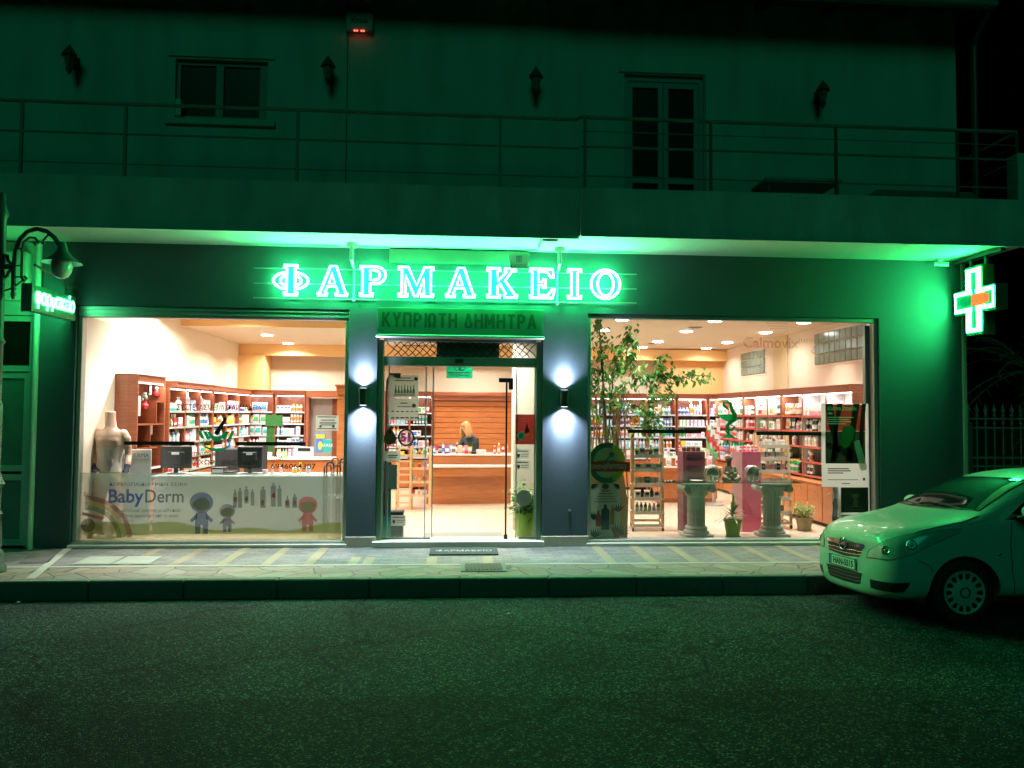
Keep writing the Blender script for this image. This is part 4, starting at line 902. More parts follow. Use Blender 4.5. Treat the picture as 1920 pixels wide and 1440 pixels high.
def counter(name, lab, px0, px1, y, z, pan=WOODO, d=.55, lower=None):
    a, b = X_(px0, y), X_(px1, y); o = thing(name, lab, 'counter', ((a+b)/2, y+d/2, FZ))
    g = MB(); g.bbox(a, b, y, y+d, FZ+.08, z-.03, .006); g.box(a+.02,b-.02,y+.04,y+d-.02,FZ,FZ+.079); build('body', g, pan, o)
    g = MB(); g.bbox(a-.02, b+.02, y-.03, y+d, z-.028, z, .006); build('counter_top', g, WTOP, o)
    if lower:
        g = MB(); g.bbox(a-.02, b+.02, y-.22, y-.032, lower-.03, lower, .005); build('ledge', g, WTOP, o)
    return o
counter('sales_counter', 'orange cherry counter with a white ledge in the right half of the shop', 1232, 1345, 4.6, .98, lower=.80)
counter('back_counter', 'orange counter with white top at the back left below the shelves', 485, 632, 3.4, 1.0)
# left desk by the window
a, b = X_(288, 1.0), X_(652, 1.0)
o = thing('reception_desk', 'long white and glass topped desk behind the printed window film', 'desk', ((a+b)/2, 1.3, FZ))
g = MB(); g.bbox(a,b,1.0,1.04,FZ,.86,.006); g.box(a,a+.03,1.041,1.6,FZ,.86); g.box(b-.03,b,1.041,1.6,FZ,.86); build('front_panel', g, mat('pale_grey_desk', (.50,.52,.50), .5), o)
g = MB(); g.bbox(a-.02,b+.02,.96,1.62,.862,.89,.006); build('desk_top', g, mat('glass_desk_top', (.55,.62,.60), .12, var=0), o)
g = MB(); g.box(a+.5,b-.6,1.02,1.05,.892,.98); build('glass_screen', g, GLASS, o)
def monitor(px0, px1, lab, y=1.3, ang=0, zb=.892, tall=.34):
    a, b = X_(px0, y, 870), X_(px1, y, 870); cx = (a+b)/2; w = (b-a)
    o = thing('monitor', lab, 'monitor', (cx,y,zb), group='computer monitors on the reception desk')
    g = MB(); g.bbox(cx-w/2,cx+w/2,y-.03,y+.012,zb+.08,zb+.08+tall,.012); g.bbox(cx-w*.28,cx+w*.28,y-.06,y-.031,zb+.14,zb+.08+tall*.75,.01); build('housing', g, mat('dark_monitor_plastic', (.015,.018,.017), .35, var=0), o)
    g = MB(); g.box(cx-w*.12,cx+w*.12,y-.062,y-.0605,zb+.29,zb+.33); build('sticker', g, WHITE, o)
    g = MB(); g.quad((cx-w*.46,y+.014,zb+.10),(cx+w*.46,y+.014,zb+.10),(cx+w*.46,y+.014,zb+.06+tall),(cx-w*.46,y+.014,zb+.06+tall)); build('screen', g, emis('monitor_screen', (.5,.7,1), 1.0), o)
    g = MB(); g.bbox(cx-.03,cx+.03,y-.03,y,zb+.012,zb+.10,.005); g.bbox(cx-.11,cx+.11,y-.09,y+.07,zb,zb+.012,.004); build('stand', g, BLACK, o)
monitor(302, 360, 'dark computer monitor seen from behind near the white board'); monitor(445, 493, 'dark computer monitor with a pale sticker, right of the other')
# items on the desk
def small_box(name, lab, cat, px, py, y, w, d, h, m, z=None, c2=None, parent=None):
    p = at(px, py, 'y', y); z = p.z if z is None else z
    o = thing(name, lab, cat, (p.x, y, z)); g = MB(); g.bbox(p.x-w/2,p.x+w/2,y-d/2,y+d/2,z,z+h,.004); build('case', g, m, o)
    if c2: g = MB(); g.box(p.x-w*.4,p.x+w*.4,y-d/2-.003,y-d/2-.0005,z+h*.25,z+h*.75); build('front', g, c2, o)
    return o
small_box('receipt_printer','dark till printer on the desk between the monitors','printer',412,890,1.3,.20,.2,.10,BLACK,.891,pm('grey'))
small_box('telephone','flat black desk telephone beside the till printer','telephone',432,890,1.2,.16,.18,.05,BLACK,.891)
def chair(px, y, lab, top=1.22):
    x = X_(px, y); o = thing('office_chair', lab, 'chair', (x,y,FZ), group='dark office chairs behind the desk'); m = mat('dark_chair_fabric', (.03,.03,.032), .8)
    g = MB(); g.bbox(x-.22,x+.22,y-.22,y+.22,.48,.56,.03); build('seat', g, m, o)
    g = MB(); g.bbox(x-.2,x+.2,y+.2,y+.26,.66,top,.03); g.box(x-.03,x+.03,y+.23,y+.25,.5,.659); build('backrest', g, m, o)
    g = MB(); g.cyl((x,y,.12),(x,y,.48),.03); 
    for k in range(5):
        t = k*2*PI/5; g.tube([(x,y,.13),(x+.26*math.cos(t),y+.26*math.sin(t),.10)], .016); g.ball((x+.26*math.cos(t),y+.26*math.sin(t),.08), .03)
    build('wheeled_base', g, BLACK, o)
chair(418, 2.0, 'dark office chair left of the stickered monitor', 1.24); chair(472, 2.6, 'dark office chair behind the stickered monitor', 1.28)
# white board DERMA
p0, p1 = X_(222, .75), X_(283, .75); zt = atZ(260, 843, .75)
o = thing('standing_board', 'white panel lettered BIODERMA standing beside the mannequin', 'board', ((p0+p1)/2,.75,FZ))
g = MB(); g.bbox(p0,p1,.75,.77,FZ,zt,.004); g.box(p0+.05,p1-.05,.771,.95,FZ,FZ+.02); build('board', g, mat('off_white_board', (.70,.74,.76), .5, var=0), o)
g = MB(); text_mb(g, 'BIODERMA', .085, lambda u, v: (p0+.02+u, .747, zt-.11+v), align='LEFT', width=p1-p0-.05); build('lettering', g, mat('grey_ink', (.12,.13,.14), .6, var=0), o)
g = MB(); g.box(p0+.02,p1-.02,.746,.749,zt-.14,zt-.135); build('rule', g, mat('grey_ink', (0,0,0)), o)
# ------------------------------------------------------------------ niche ornaments
def ornament(name, lab, px, py, parts, X=-4.98):
    p = at(px, py, 'x', X); o = thing(name, lab, 'ornament', tuple(p))
    for nm, f, m in parts: g = MB(); g.T = Matrix.Translation(p); f(g); build(nm, g, m, o)
ornament('vase', 'dark glass vase with flowers in the niche cabinet', 272, 766, [('body', lambda g: g.lathe([(.03,0),(.05,.05),(.02,.1),(.025,.12)], n=12), pm('red')), ('flowers', lambda g: [g.ball((random.uniform(-.05,.05),random.uniform(-.05,.05),.14+random.uniform(0,.1)),.025,n=7,m=5) for _ in range(14)], mat('silver_green_flowers',(.20,.25,.18),.5))])
ornament('picture_frame', 'cream picture frame standing low in the niche cabinet', 283, 815, [('frame', lambda g: g.bbox(-.02,.0,-.07,.07,0,.20,.004), pm('beige')), ('picture', lambda g: g.box(.001,.004,-.05,.05,.03,.17), pm('white'))])
ornament('figurine', 'purple hatted ceramic figurine in the niche cabinet', 250, 816, [('body', lambda g: g.lathe([(.05,0),(.06,.03),(.03,.10),(.045,.15),(.03,.19)], n=12), pm('purple')), ('hat', lambda g: g.lathe([(.045,.18),(.03,.24),(.002,.34)], n=12), mat('lilac', (.5,.42,.65), .5))])
ornament('figurine', 'small red and gold figurine on the upper niche shelf', 293, 742, [('body', lambda g: g.lathe([(.04,0),(.05,.04),(.03,.09)], n=12), pm('red')), ('head', lambda g: g.ball((0,0,.12),.035), pm('beige'))])
ornament('picture_frame', 'dark picture frame on the upper niche shelf', 282, 742, [('frame', lambda g: g.bbox(-.02,0,-.05,.05,0,.18,.004), BLACK), ('picture', lambda g: g.box(.001,.004,-.035,.035,.03,.15), pm('grey'))])
ornament('display_card', 'tall blue and white display card leaning in the niche cabinet', 251, 780, [('card', lambda g: g.box(-.01,.0,-.05,.05,0,.34), pm('teal')), ('top_label', lambda g: g.box(.001,.004,-.045,.045,.25,.33), pm('blue')), ('edge', lambda g: g.add([(0,.06,0),(.06,.09,0),(.06,.09,.3),(0,.06,.32)],[(0,1,2,3)]), pm('white'))])
ornament('white_box', 'small white box on the middle niche shelf', 305, 778, [('carton', lambda g: g.box(-.02,.03,-.05,.05,0,.15), pm('white')), ('print', lambda g: g.box(.031,.033,-.03,.03,.04,.1), pm('sky blue'))])
# ------------------------------------------------------------------ walking sticks rack
xr = X_(625, .62); o = thing('cane_rack', 'metal rack holding a bunch of walking sticks beside the narrow pillar', 'rack', (xr,.62,FZ))
g = MB(); g.tube([(xr-.16,.5,.62),(xr+.16,.5,.62),(xr+.16,.76,.62),(xr-.16,.76,.62)], .008, closed=True); g.tube([(xr-.16,.5,.12),(xr+.16,.5,.12),(xr+.16,.76,.12),(xr-.16,.76,.12)], .008, closed=True)
for sx in (-.16,.16):
    for yy in (.5,.76): g.cyl((xr+sx,yy,FZ),(xr+sx,yy,.62),.009)
build('frame', g, ALU, o)
for k, (dx, dy, c) in enumerate(((-.14,.05,'black'),(-.09,-.04,'brown'),(-.04,.08,'white'),(.01,-.05,'grey'),(.05,.04,'brown'),(.10,-.03,'black'),(.13,.09,'beige'))):
    x = xr+dx; y = .63+dy; h = 1.02+.05*(k%3); t = thing('walking_stick', '%s walking stick with crook handle, %s from the left in the cane rack' % (c, ORD[k]), 'walking stick', (x,y,.12), group='walking sticks in the cane rack')
    g = MB(); g.tube([(x,y,FZ+.01),(x,y,h)], .011, n=7); build('shaft', g, pm(c), t)
    g = MB(); g.tube([(x+.05-.05*math.cos(a), y, h+.05*math.sin(a)) for a in [PI*i/8 for i in range(9)]]+[(x+.10,y,h-.03)], .013, n=7); build('handle', g, pm('black' if k % 2 else 'brown'), t)
# magazine dispensers near the pilaster
def hang_card(name, lab, px0, py0, px1, py1, y, m, extra=None, cat='display card'):
    a = at(px0, py1, 'y', y); b = at(px1, py0, 'y', y); o = thing(name, lab, cat, ((a.x+b.x)/2, y, a.z))
    g = MB(); g.bbox(a.x,b.x,y,y+.03,a.z,b.z,.004); build('panel', g, m, o)
    if extra:
        for nm, f, mm in extra: g = MB(); f(g, a, b); build(nm, g, mm, o)
    return o, a, b
hang_card('display_card', 'blue and yellow footcare display card on the back counter', 591,812,610,848, 3.45, pm('blue'), [('yellow_top', lambda g,a,b: g.box(a.x+.01,b.x-.01,3.445,3.449,b.z-.10,b.z-.02), pm('yellow')), ('foot_print', lambda g,a,b: g.poly([arc((a.x+b.x)/2,a.z+.12,.04,.08,0,360,14)[:-1]], lambda u,v:(u,3.444,v)), pm('yellow'))])
hang_card('display_card', 'teal display card lettered ΜΑΜ beside the footcare card', 605,824,622,848, 3.40, pm('teal'), [('lettering', lambda g,a,b: text_mb(g,'ΜΑΜ',.08,lambda u,v:((a.x+b.x)/2+u,3.397,(a.z+b.z)/2-.02+v)), pm('white'))])
hang_card('white_appliance', 'white till appliance with dark display on the back counter', 552,838,588,860, 3.5, WHITE, [('display', lambda g,a,b: g.box(a.x+.06,b.x-.06,3.494,3.499,a.z+.14,b.z-.02), pm('black'))], 'appliance')
hang_card('green_display', 'tall green cardboard product display in front of the back cabinets', 499,778,515,858, 4.6, mat('deep_leaf_green', (.015,.10,.015), .5), [('header', lambda g,a,b: g.box(a.x-.02,b.x+.16,4.57,4.598,b.z-.22,b.z), mat('leaf_green', (.02,.13,.02), .5))], 'display stand')
# ------------------------------------------------------------------ pine rack inside the entrance
def pine_rack():
    y0, y1 = 3.55, 3.95; a, b = X_(744, y0), X_(806, y0); xs = (a, X_(770, y0), b)
    o = thing('pine_rack', 'pale pine ladder rack with slatted end, filled with colourful packets', 'rack', ((a+b)/2, 3.75, FZ))
    for x in (a, xs[1]-.0, b):
        g = MB(); g.bbox(x-.02,x+.02,y0,y0+.04,FZ,1.22,.004); g.bbox(x-.02,x+.02,y1-.04,y1,FZ,1.22,.004); build('post', g, PINE, o)
    for z in (.30,.55,.80,1.04):
        g = MB(); g.box(a+.02,b-.02,y0+.042,y1-.042,z-.015,z); g.box(a+.021,b-.021,y0+.01,y0+.04,z-.015,z+.03); build('shelf', g, PINE, o)
    for z in (.16,.42,.68,.93,1.16): g = MB(); g.box(a-.012,xs[1]-.021,y0+.0,y0+.03,z,z+.03); build('slat', g, PINE, o)
    o.location = o.location; k = 0
    for si, z in enumerate((1.04,.80,.55,.30)):
        x = xs[1]+.05; i = 0
        while x < b-.05:
            c = random.Random(k).choice([('pink','white'),('yellow','red'),('orange','white'),('red','white'),('white','pink'),('purple','white'),('white','green')]); k += 1
            kd = ('packet','carton','bottle')[k%3]; put(kd, c[0], c[1], (x, 3.66, z+.001), 0, (.8,1,.95), '%s and %s %s %s from left, %s shelf of the pine rack' % (c[0], c[1], kd, ORD[i], ('top','second','third','bottom')[si]), 'products on the pine rack'); x += .105; i += 1
pine_rack()
# things on the service counter
small_box('card_terminal','dark card terminal on the service counter','terminal',888,852,4.75,.10,.14,.05,BLACK,1.021)
small_box('paper_bag','brown paper bag standing on the counter before the pharmacist','bag',862,846,4.78,.10,.06,.17,pm('beige'),1.15-.13)
small_box('tissue_box','white rounded dispenser on the service counter','box',902,852,4.8,.20,.14,.08,WHITE,1.021)
r = random.Random(5)
for k, px in enumerate((812,818,824,831,838,845,851,857,868,874,880)):
    c = [('blue','white'),('red','white'),('black','grey'),('white','blue'),('purple','white'),('sky blue','white'),('white','brown'),('black','white'),('pink','white'),('pink','red'),('yellow','white')][k]
    put(('packet','carton','packet','bottle')[k%4], c[0], c[1], (X_(px, 4.78, 850), 4.74+.05*(k%3), 1.021), r.uniform(-.3,.3), (.9,1,.95+.5*(k%2)), '%s and %s pack %s from left on the service counter' % (c[0], c[1], ORD[k]), 'packs on the service counter')
for k, px in enumerate((928,936,944,951)):
    c = [('red','beige'),('orange','white'),('white','red'),('yellow','orange')][k]; put('bottle', c[0], c[1], (X_(px, 4.6, 850), 4.76, 1.021), 0, (1,1,1.1+.3*(k%2)), '%s bottle %s from left at the right end of the service counter' % (c[0], ORD[k]), 'bottles on the service counter')
# light blue display right of the entrance
a, b = X_(965, 2.2), X_(1003, 2.2); o = thing('floor_display', 'light blue cardboard floor display with green panels behind the right door pane', 'display stand', ((a+b)/2,2.2,FZ))
g = MB(); g.box(a,b,2.2,2.5,FZ,1.42); build('body', g, mat('light_blue_card', (.25,.55,.68), .5), o)
g = MB()
for z in (.6,.78,.95): g.box(a+.12,a+.24,2.19,2.199,z,z+.14)
build('green_panel', g, mat('deep_green_card', (.02,.16,.06), .5), o)
g = MB(); g.box(a,b,2.185,2.199,1.0,1.08); g.box(a,b,2.185,2.199,.36,.40); build('ledge', g, WHITE, o)
for k in range(6): put('bottle', ('white','teal','white','sky blue','white','blue')[k], ('blue','white','green','white','teal','white')[k], (a+.05+k*.06, 2.3, 1.421), 0, (.9,.9,1.2), '%s bottle %s from left on the light blue floor display' % (('white','teal','white','sky blue','white','blue')[k], ORD[k]), 'bottles on the light blue display')
# bin, teal banner, mat inside
p0, p1 = X_(728,.42), X_(757,.42); o = thing('waste_bin', 'dark grey square bin behind the left door pane', 'bin', ((p0+p1)/2,.5,FZ))
g = MB(); g.bbox(p0,p1,.40,.60,FZ,.38,.01); build('body', g, mat('dark_grey_plastic', (.05,.06,.06), .4), o); g = MB(); g.bbox(p0-.005,p1+.005,.395,.605,.382,.43,.01); build('lid', g, BLACK, o)
hang_card('teal_banner', 'narrow teal standing banner just left inside the entrance', 711,866,734,1012, .30, mat('teal_banner_print', (.01,.30,.24), .5), [('white_corner', lambda g,a,b: g.box(a.x+.12,b.x+.08,.296,.299,b.z-.38,b.z-.04), mat('pale_teal', (.3,.52,.48), .5)), ('beige_tab', lambda g,a,b: g.box(a.x+.01,a.x+.06,.29,.299,b.z-.42,b.z-.13), pm('beige'))], 'banner')
o = thing('door_mat', 'grey inner door mat behind the threshold', 'mat', (.1,.6,FZ)); g = MB(); g.bbox(-.52,.62,.33,.86,FZ+.001,FZ+.014,.004); build('mat', g, mat('grey_inner_mat', (.22,.24,.21), .9, bump=.6, scale=90), o)
o = thing('door_mat', 'dark outer mat lettered ΦΑΡΜΑΚΕΙΟ on the pavement before the entrance', 'mat', (.03,-.42,0)); g = MB(); g.bbox(-.40,.50,-.66,-.16,.005,.02,.004); build('mat', g, mat('dark_outer_mat', (.035,.05,.05), .9, bump=.6, scale=90), o)
g = MB(); text_mb(g, 'ΦΑΡΜΑΚΕΙΟ', .15, lambda u,v: (.05+u, -.47+v, .0215), width=.74); build('lettering', g, mat('worn_white_print', (.38,.42,.42), .8), o)
o = thing('drain_cover', 'square metal drain cover in the crazy paving before the entrance', 'drain cover', (.28,-1.42,0)); g = MB(); g.box(.06,.50,-1.62,-1.22,.006,.012)
for k in range(9): g.box(.08+k*.046,.10+k*.046,-1.60,-1.24,.0125,.018)
build('grate', g, mat('rusty_dark_iron', (.07,.065,.05), .7), o)
g = MB(); g.box(.01,.055,-1.66,-1.19,.006,.011); g.box(.505,.55,-1.66,-1.19,.006,.011); g.box(.055,.505,-1.66,-1.625,.006,.011); build('rim', g, mat('concrete', (0,0,0)), o)

# ------------------------------------------------------------------ right window display
def ladder_stand(px0, px1, y, depth, zt, zs, lab, lean=.10, rx=0.10):
    a, b = X_(px0, y, 950), X_(px1, y, 950); o = thing('ladder_stand', lab, 'display stand', ((a+b)/2, y+depth/2, FZ), group='wooden ladder stands on castors'); HT = zt
    for x in (a, b):
        g = MB(); s = .018; f0 = Vector((x,y,FZ+.06)); f1 = Vector((x+rx*.5,y+depth*.42,HT)); r0 = Vector((x+rx,y+depth,FZ+.06)); r1 = Vector((x+rx*.5,y+depth*.58,HT))
        for p, q in ((f0,f1),(r0,r1)): g.add([(p.x-s,p.y-s,p.z),(p.x+s,p.y-s,p.z),(p.x+s,p.y+s,p.z),(p.x-s,p.y+s,p.z),(q.x-s,q.y-s,q.z),(q.x+s,q.y-s,q.z),(q.x+s,q.y+s,q.z),(q.x-s,q.y+s,q.z)], [(0,3,2,1),(4,5,6,7),(0,1,5,4),(1,2,6,5),(2,3,7,6),(3,0,4,7)])
        g.add([(x-.01,y,FZ+.07),(x+.01,y,FZ+.07),(x+rx+.01,y+depth,FZ+.07),(x+rx-.01,y+depth,FZ+.07),(x-.01,y,FZ+.11),(x+.01,y,FZ+.11),(x+rx+.01,y+depth,FZ+.11),(x+rx-.01,y+depth,FZ+.11)], [(0,3,2,1),(4,5,6,7),(0,1,5,4),(1,2,6,5),(2,3,7,6),(3,0,4,7)])
        build('leg_frame', g, PINE, o)
        for q in ((x,y),(x+rx,y+depth)):
            g = MB(); g.cyl((q[0]-.012,q[1],FZ+.031),(q[0]+.012,q[1],FZ+.031),.03,n=12); g.cyl((q[0],q[1],FZ+.04),(q[0],q[1],FZ+.08),.008,n=6); build('castor', g, BLACK, o)
    g = MB(); g.box(a+.02,b-.02,y-.01,y+.01,FZ+.07,FZ+.11); g.box(a+rx+.02,b+rx-.02,y+depth-.01,y+depth+.01,FZ+.07,FZ+.11); build('cross_bar', g, mat('whitewashed_wood', (.55,.48,.40), .6), o)
    res = []
    for z in zs:
        t = (z-FZ)/(HT-FZ); yf = y+depth*.42*t; yr = y+depth*(1-.42*t); xo = rx*.5*t
        g = MB(); g.bbox(a+.02+xo, b-.02+xo+(rx*(1-t))*.5, yf-.05, yr-.03, z-.02, z, .004); g.box(a+.02+xo,b-.02+xo,yf-.07,yf-.052,z-.02,z+.035); build('shelf', g, mat('whitewashed_wood', (0,0,0)), o); res.append((a+xo, b+xo, yf, z))
    return res
s1 = ladder_stand(1187, 1243, .95, .55, atZ(1240, 800, 1.1), (.33,.54,.75,.97,1.19), 'wooden ladder stand on castors left of the columns, stocked with bottles')
def stock(rows, where, spec):
    for (a, b, y, z), (si, items) in zip(rows, spec):
        x = a+.06; i = 0
        while x < b-.03:
            kd, c1, c2, s = items[i % len(items)]; w = W_[kd]*s[0]
            if x+w/2 > b-.02: break
            put(kd, c1, c2, (x+w/2-.02, y+.03, z+.001), 0, s, '%s and %s %s %s from left, %s shelf of %s' % (c1, c2, kd.replace('_',' '), ORD[i], si, where), 'products on '+where); x += w+.004; i += 1
B8 = (1,1,1)
stock(s1, 'the left ladder stand', [('lowest',[('bottle','dark green','white',B8),('bottle','dark green','white',B8),('bottle','black','lime',B8),('bottle','grey','white',(1,1,.9)),('bottle','white','grey',(1,1,.9))]),
 ('second',[('carton','white','black',(1,1,.9)),('bottle','black','dark green',(1,1,1.1))]), ('third',[('carton','beige','grey',(.9,1,1)),('carton','beige','orange',(.9,1,1)),('carton','dark green','grey',(1,1,1.05))]),
 ('fourth',[('carton','grey','dark green',(1.1,1,.9)),('carton','white','red',(.9,1,.9))]), ('top',[('bottle','lime','dark green',(1,1,1.1)),('carton','grey','dark green',(1.1,1,1.1)),('bottle','red','white',(1,1,.8))])])
s2 = ladder_stand(1425, 1483, 1.15, .55, atZ(1432, 812, 1.3), (.30,.52,.72,.94,1.14,1.34), 'wooden ladder stand on castors behind the right column, stocked with cosmetics')
stock(s2, 'the right ladder stand', [('lowest',[('wide_carton','brown','black',(1,1,1)),('wide_carton','black','brown',(1,1,1))]), ('second',[('wide_carton','black','grey',(1,1,1.1))]), ('third',[('carton','white','grey',B8),('carton','beige','white',B8)]),
 ('fourth',[('carton','black','grey',(1,1,1.1)),('carton','pink','beige',B8),('carton','pink','white',B8)]), ('fifth',[('carton','beige','pink',(1,1,1)),('carton','grey','brown',B8)]), ('top',[('bottle','brown','beige',B8),('wide_carton','white','beige',(.8,1,1))])])
STN = mat('aged_plaster_column', (.50,.46,.39), .8, var=.18, scale=12, bump=.4)
def column(px, y, lab):
    x = X_(px, y, 960); o = thing('plaster_column', lab, 'column', (x,y,FZ), group='fluted plaster columns in the right window')
    g = MB(); g.bbox(x-.205,x+.205,y-.19,y+.19,FZ,FZ+.055,.006); g.lathe([(.185,.055),(.19,.075),(.17,.10),(.155,.115),(.165,.135),(.15,.16),(.135,.165)], (x,y,FZ), n=28); build('base', g, STN, o)
    g = MB(); n = 40; vs = []; fs = []
    for z in (.215,.63):
        for i in range(n): t = 2*PI*i/n; rr = .128-(.012 if i % 2 else 0); vs.append((x+rr*math.cos(t),y+rr*math.sin(t),z))
    for i in range(n): fs.append((i,(i+1)%n,n+(i+1)%n,n+i))
    g.add(vs, fs); build('shaft', g, STN, o)
    g = MB(); g.lathe([(.13,.63),(.14,.65),(.135,.67),(.16,.72),(.19,.77),(.20,.80)], (x,y,0), n=24); g.bbox(x-.225,x+.225,y-.2,y+.2,.805,.85,.008)
    for sx in (-1,1):
        for k, r in enumerate((.05,.033,.016)): g.cyl((x+sx*.19,y-.205-.006*k,.765),(x+sx*.19,y+.19,.765),r,n=16)
    for k in range(9):
        t = -PI+PI*k/8; g.ball((x+.15*math.cos(t),y+.15*math.sin(t),.70),.022,.022,.045,n=8,m=6)
    build('capital', g, STN, o); return x
c1 = column(1305,.45,'left fluted plaster column carrying the glass shelf'); c2 = column(1447,.45,'right fluted plaster column carrying the glass shelf')
o = thing('glass_shelf', 'long clear glass shelf laid across the two plaster columns', 'glass shelf', ((c1+c2)/2,.45,.852)); ga = X_(1238,.45,900); gb = X_(1492,.45,900)
g = MB(); g.box(ga,gb,.24,.66,.852,.862); build('glass_sheet', g, glass_mat('greenish_glass', .12, (.80,.92,.86)), o)
g = MB(); g.box(ga,gb,.236,.2395,.852,.862); build('polished_edge', g, mat('glass_edge', (.16,.26,.21), .2, var=0), o)
# cardboard towers
def tower(px0, px1, y, zt, m, lab, side=None, pat=None):
    a, b = X_(px0, y, 950), X_(px1, y, 950); o = thing('cardboard_tower', lab, 'display stand', ((a+b)/2,y,FZ))
    g = MB(); g.box(a,b,y,y+.30,FZ,zt); build('body', g, m, o)
    if side: g = MB(); g.box(a-.003,a-.001,y,y+.30,FZ,zt) if not isinstance(side, tuple) else g.add([(a-.11,y+.14,FZ),(a-.004,y,FZ),(a-.004,y,zt),(a-.11,y+.14,zt)], [(0,1,2,3)]); build('side_panel', g, side[0] if isinstance(side, tuple) else side, o)
    if pat: g = MB(); pat(g, a, b); build('front_print', g, pat.m, o)
    return a, b
zt = atZ(1300, 847, .85); f = lambda g, a, b: [g.box(a+.06+.0*k, b-.05, .845, .8495, zt-.10-.17*k, zt-.04-.17*k+.0) for k in range(3)]; f.m = mat('plum_print', (.09,.025,.05), .5, var=0)
ta, tb = tower(1281, 1322, .85, zt, mat('plum_card', (.20,.06,.09), .5), 'dark plum cardboard tower behind the left column', pat=f)
for k in range(4): put('jar', 'brown', 'beige', ((ta+tb)/2-.12+.075*k, .97, zt+.001), 0, (.9,.9,1.2), 'small brown jar %s from left on top of the plum tower' % ORD[k], 'jars on the plum tower')
zt = atZ(1410, 847, .85); ta, tb = tower(1392, 1427, .85, zt, mat('raspberry_card', (.72,.12,.22), .5), 'raspberry pink cardboard tower between the statue and the right column', side=(mat('pale_pink_card', (.80,.40,.38), .5),))
for k in range(5): put('bottle', 'red', 'white', ((ta+tb)/2-.12+.06*k, .97, zt+.001), 0, (.85,.85,.6), 'small red bottle %s from left on top of the raspberry tower' % ORD[k], 'bottles on the raspberry tower')
# gift packs
def gift(px, lab):
    x = X_(px,.42,890); z = .8625; o = thing('gift_pack', lab, 'gift pack', (x,.42,z), group='clear round gift packs on the glass shelf'); R0 = .115
    g = MB(); n = 28; g.cyl((x,.38,z+R0),(x,.46,z+R0),R0,n=n); build('clear_drum', g, glass_mat('clear_plastic', .16, (.9,.9,.92)), o)
    g = MB(); g.tube([(x+R0*math.cos(t),.378,z+R0+R0*math.sin(t)) for t in [2*PI*i/n for i in range(n)]], .006, n=6, closed=True); g.tube([(x+R0*math.cos(t),.462,z+R0+R0*math.sin(t)) for t in [2*PI*i/n for i in range(n)]], .006, n=6, closed=True); build('silver_rim', g, mat('silver_rim', (.6,.6,.58), .3, metal=.6, var=0), o)
    g = MB(); g.poly([arc(x, z+R0, .085, .085, -20, 200, 18)], lambda a, b: (a,.41,b), depth=(0,.004,0)); build('purple_card', g, pm('purple') if False else mat('magenta_card', (.30,.03,.22), .5, var=0), o)
    g = MB(); g.box(x-.05,x-.015,.39,.408,z+.02,z+.10); g.box(x+.01,x+.05,.39,.408,z+.02,z+.08); build('small_box', g, pm('white'), o)
gift(1336, 'clear round gift pack left of the seated statue'); gift(1411, 'clear round gift pack right of the seated statue')
x = X_(1305,.42,900); o = thing('shell_dish', 'small pale dish on the glass shelf above the left column', 'dish', (x,.4,.8625)); g = MB(); g.lathe([(.02,0),(.09,.015),(.095,.02),(.03,.008)], (x,.4,.8625), n=20); build('dish', g, mat('pale_ceramic', (.6,.52,.42), .4), o)
# green pharmacy standee
def standee():
    y = .24; o = thing('round_standee', 'standing display with a round green mortar emblem and GREENpharmacy band', 'display stand', (X_(1138,y),y,FZ)); c = at(1138,868,'y',y); R0 = .255
    g = MB(); a = X_(1101,y,950); b = X_(1172,y,950); g.add([(a,y+.02,FZ),(b+.04,y+.02,FZ),(b+.05,y+.02,.55),(b-.02,y+.02,.98),(a,y+.02,.98),(a,y+.22,FZ),(b+.04,y+.22,FZ),(b+.05,y+.22,.55),(b-.02,y+.22,.98),(a,y+.22,.98)], [(0,1,2,3,4),(9,8,7,6,5),(0,5,6,1),(1,6,7,2),(2,7,8,3),(3,8,9,4),(4,9,5,0)]); build('back_panel', g, paper('sand_card', (.55,.46,.28), .35), o)
    g = MB(); g.poly([arc(c.x,c.z,R0*1.08,R0*1.15,0,360,40)[:-1]], lambda u,v:(u,y,v), depth=(0,.015,0)); build('disc', g, paper('lime_disc', (.36,.52,.08), .35), o)
    g = MB(); g.poly([arc(c.x-.02,c.z+.01,R0*.78,R0*.85,0,360,36)[:-1]], lambda u,v:(u,y-.003,v)); build('pale_centre', g, paper('pale_green_centre', (.5,.6,.36), .35), o)
    g = MB(); g.poly([arc(c.x,c.z,R0*1.08,R0*1.15,70,290,28)+arc(c.x-.0,c.z,R0*.78,R0*.86,290,70,28)], lambda u,v:(u,y-.006,v)); g.poly([[(c.x-.13,c.z+.03),(c.x+.13,c.z+.03),(c.x+.12,c.z-.02),(c.x-.12,c.z-.02)]], lambda u,v:(u,y-.006,v)); g.tube([(c.x-.02,y-.006,c.z+.03),(c.x+.05,y-.006,c.z+.10)], .012); g.poly([arc(c.x+.065,c.z+.12,.038,.038,0,360,16)[:-1]], lambda u,v:(u,y-.008,v)); build('mortar_emblem', g, mat('emblem_green', (.01,.18,.09), .5, var=0), o)
    p0 = at(1100,884,'y',y-.02); p1 = at(1181,866,'y',y-.02); g = MB(); g.box(p0.x,p1.x,y-.03,y-.012,p0.z,p1.z); build('name_band', g, paper('brick_red_band', (.5,.07,.04), .3), o)
    g = MB(); text_mb(g, 'GREEN', .085, lambda u,v:(p0.x+.05+u,y-.034,p0.z+.04+v), align='LEFT', width=.20, bold=.001); text_mb(g, 'pharmacy', .13, lambda u,v:(p0.x+.26+u,y-.034,p0.z+.045+v), align='LEFT', width=.32, bold=.001); build('lettering', g, mat('cream_print', (.62,.60,.48), .5, var=0), o)
standee()
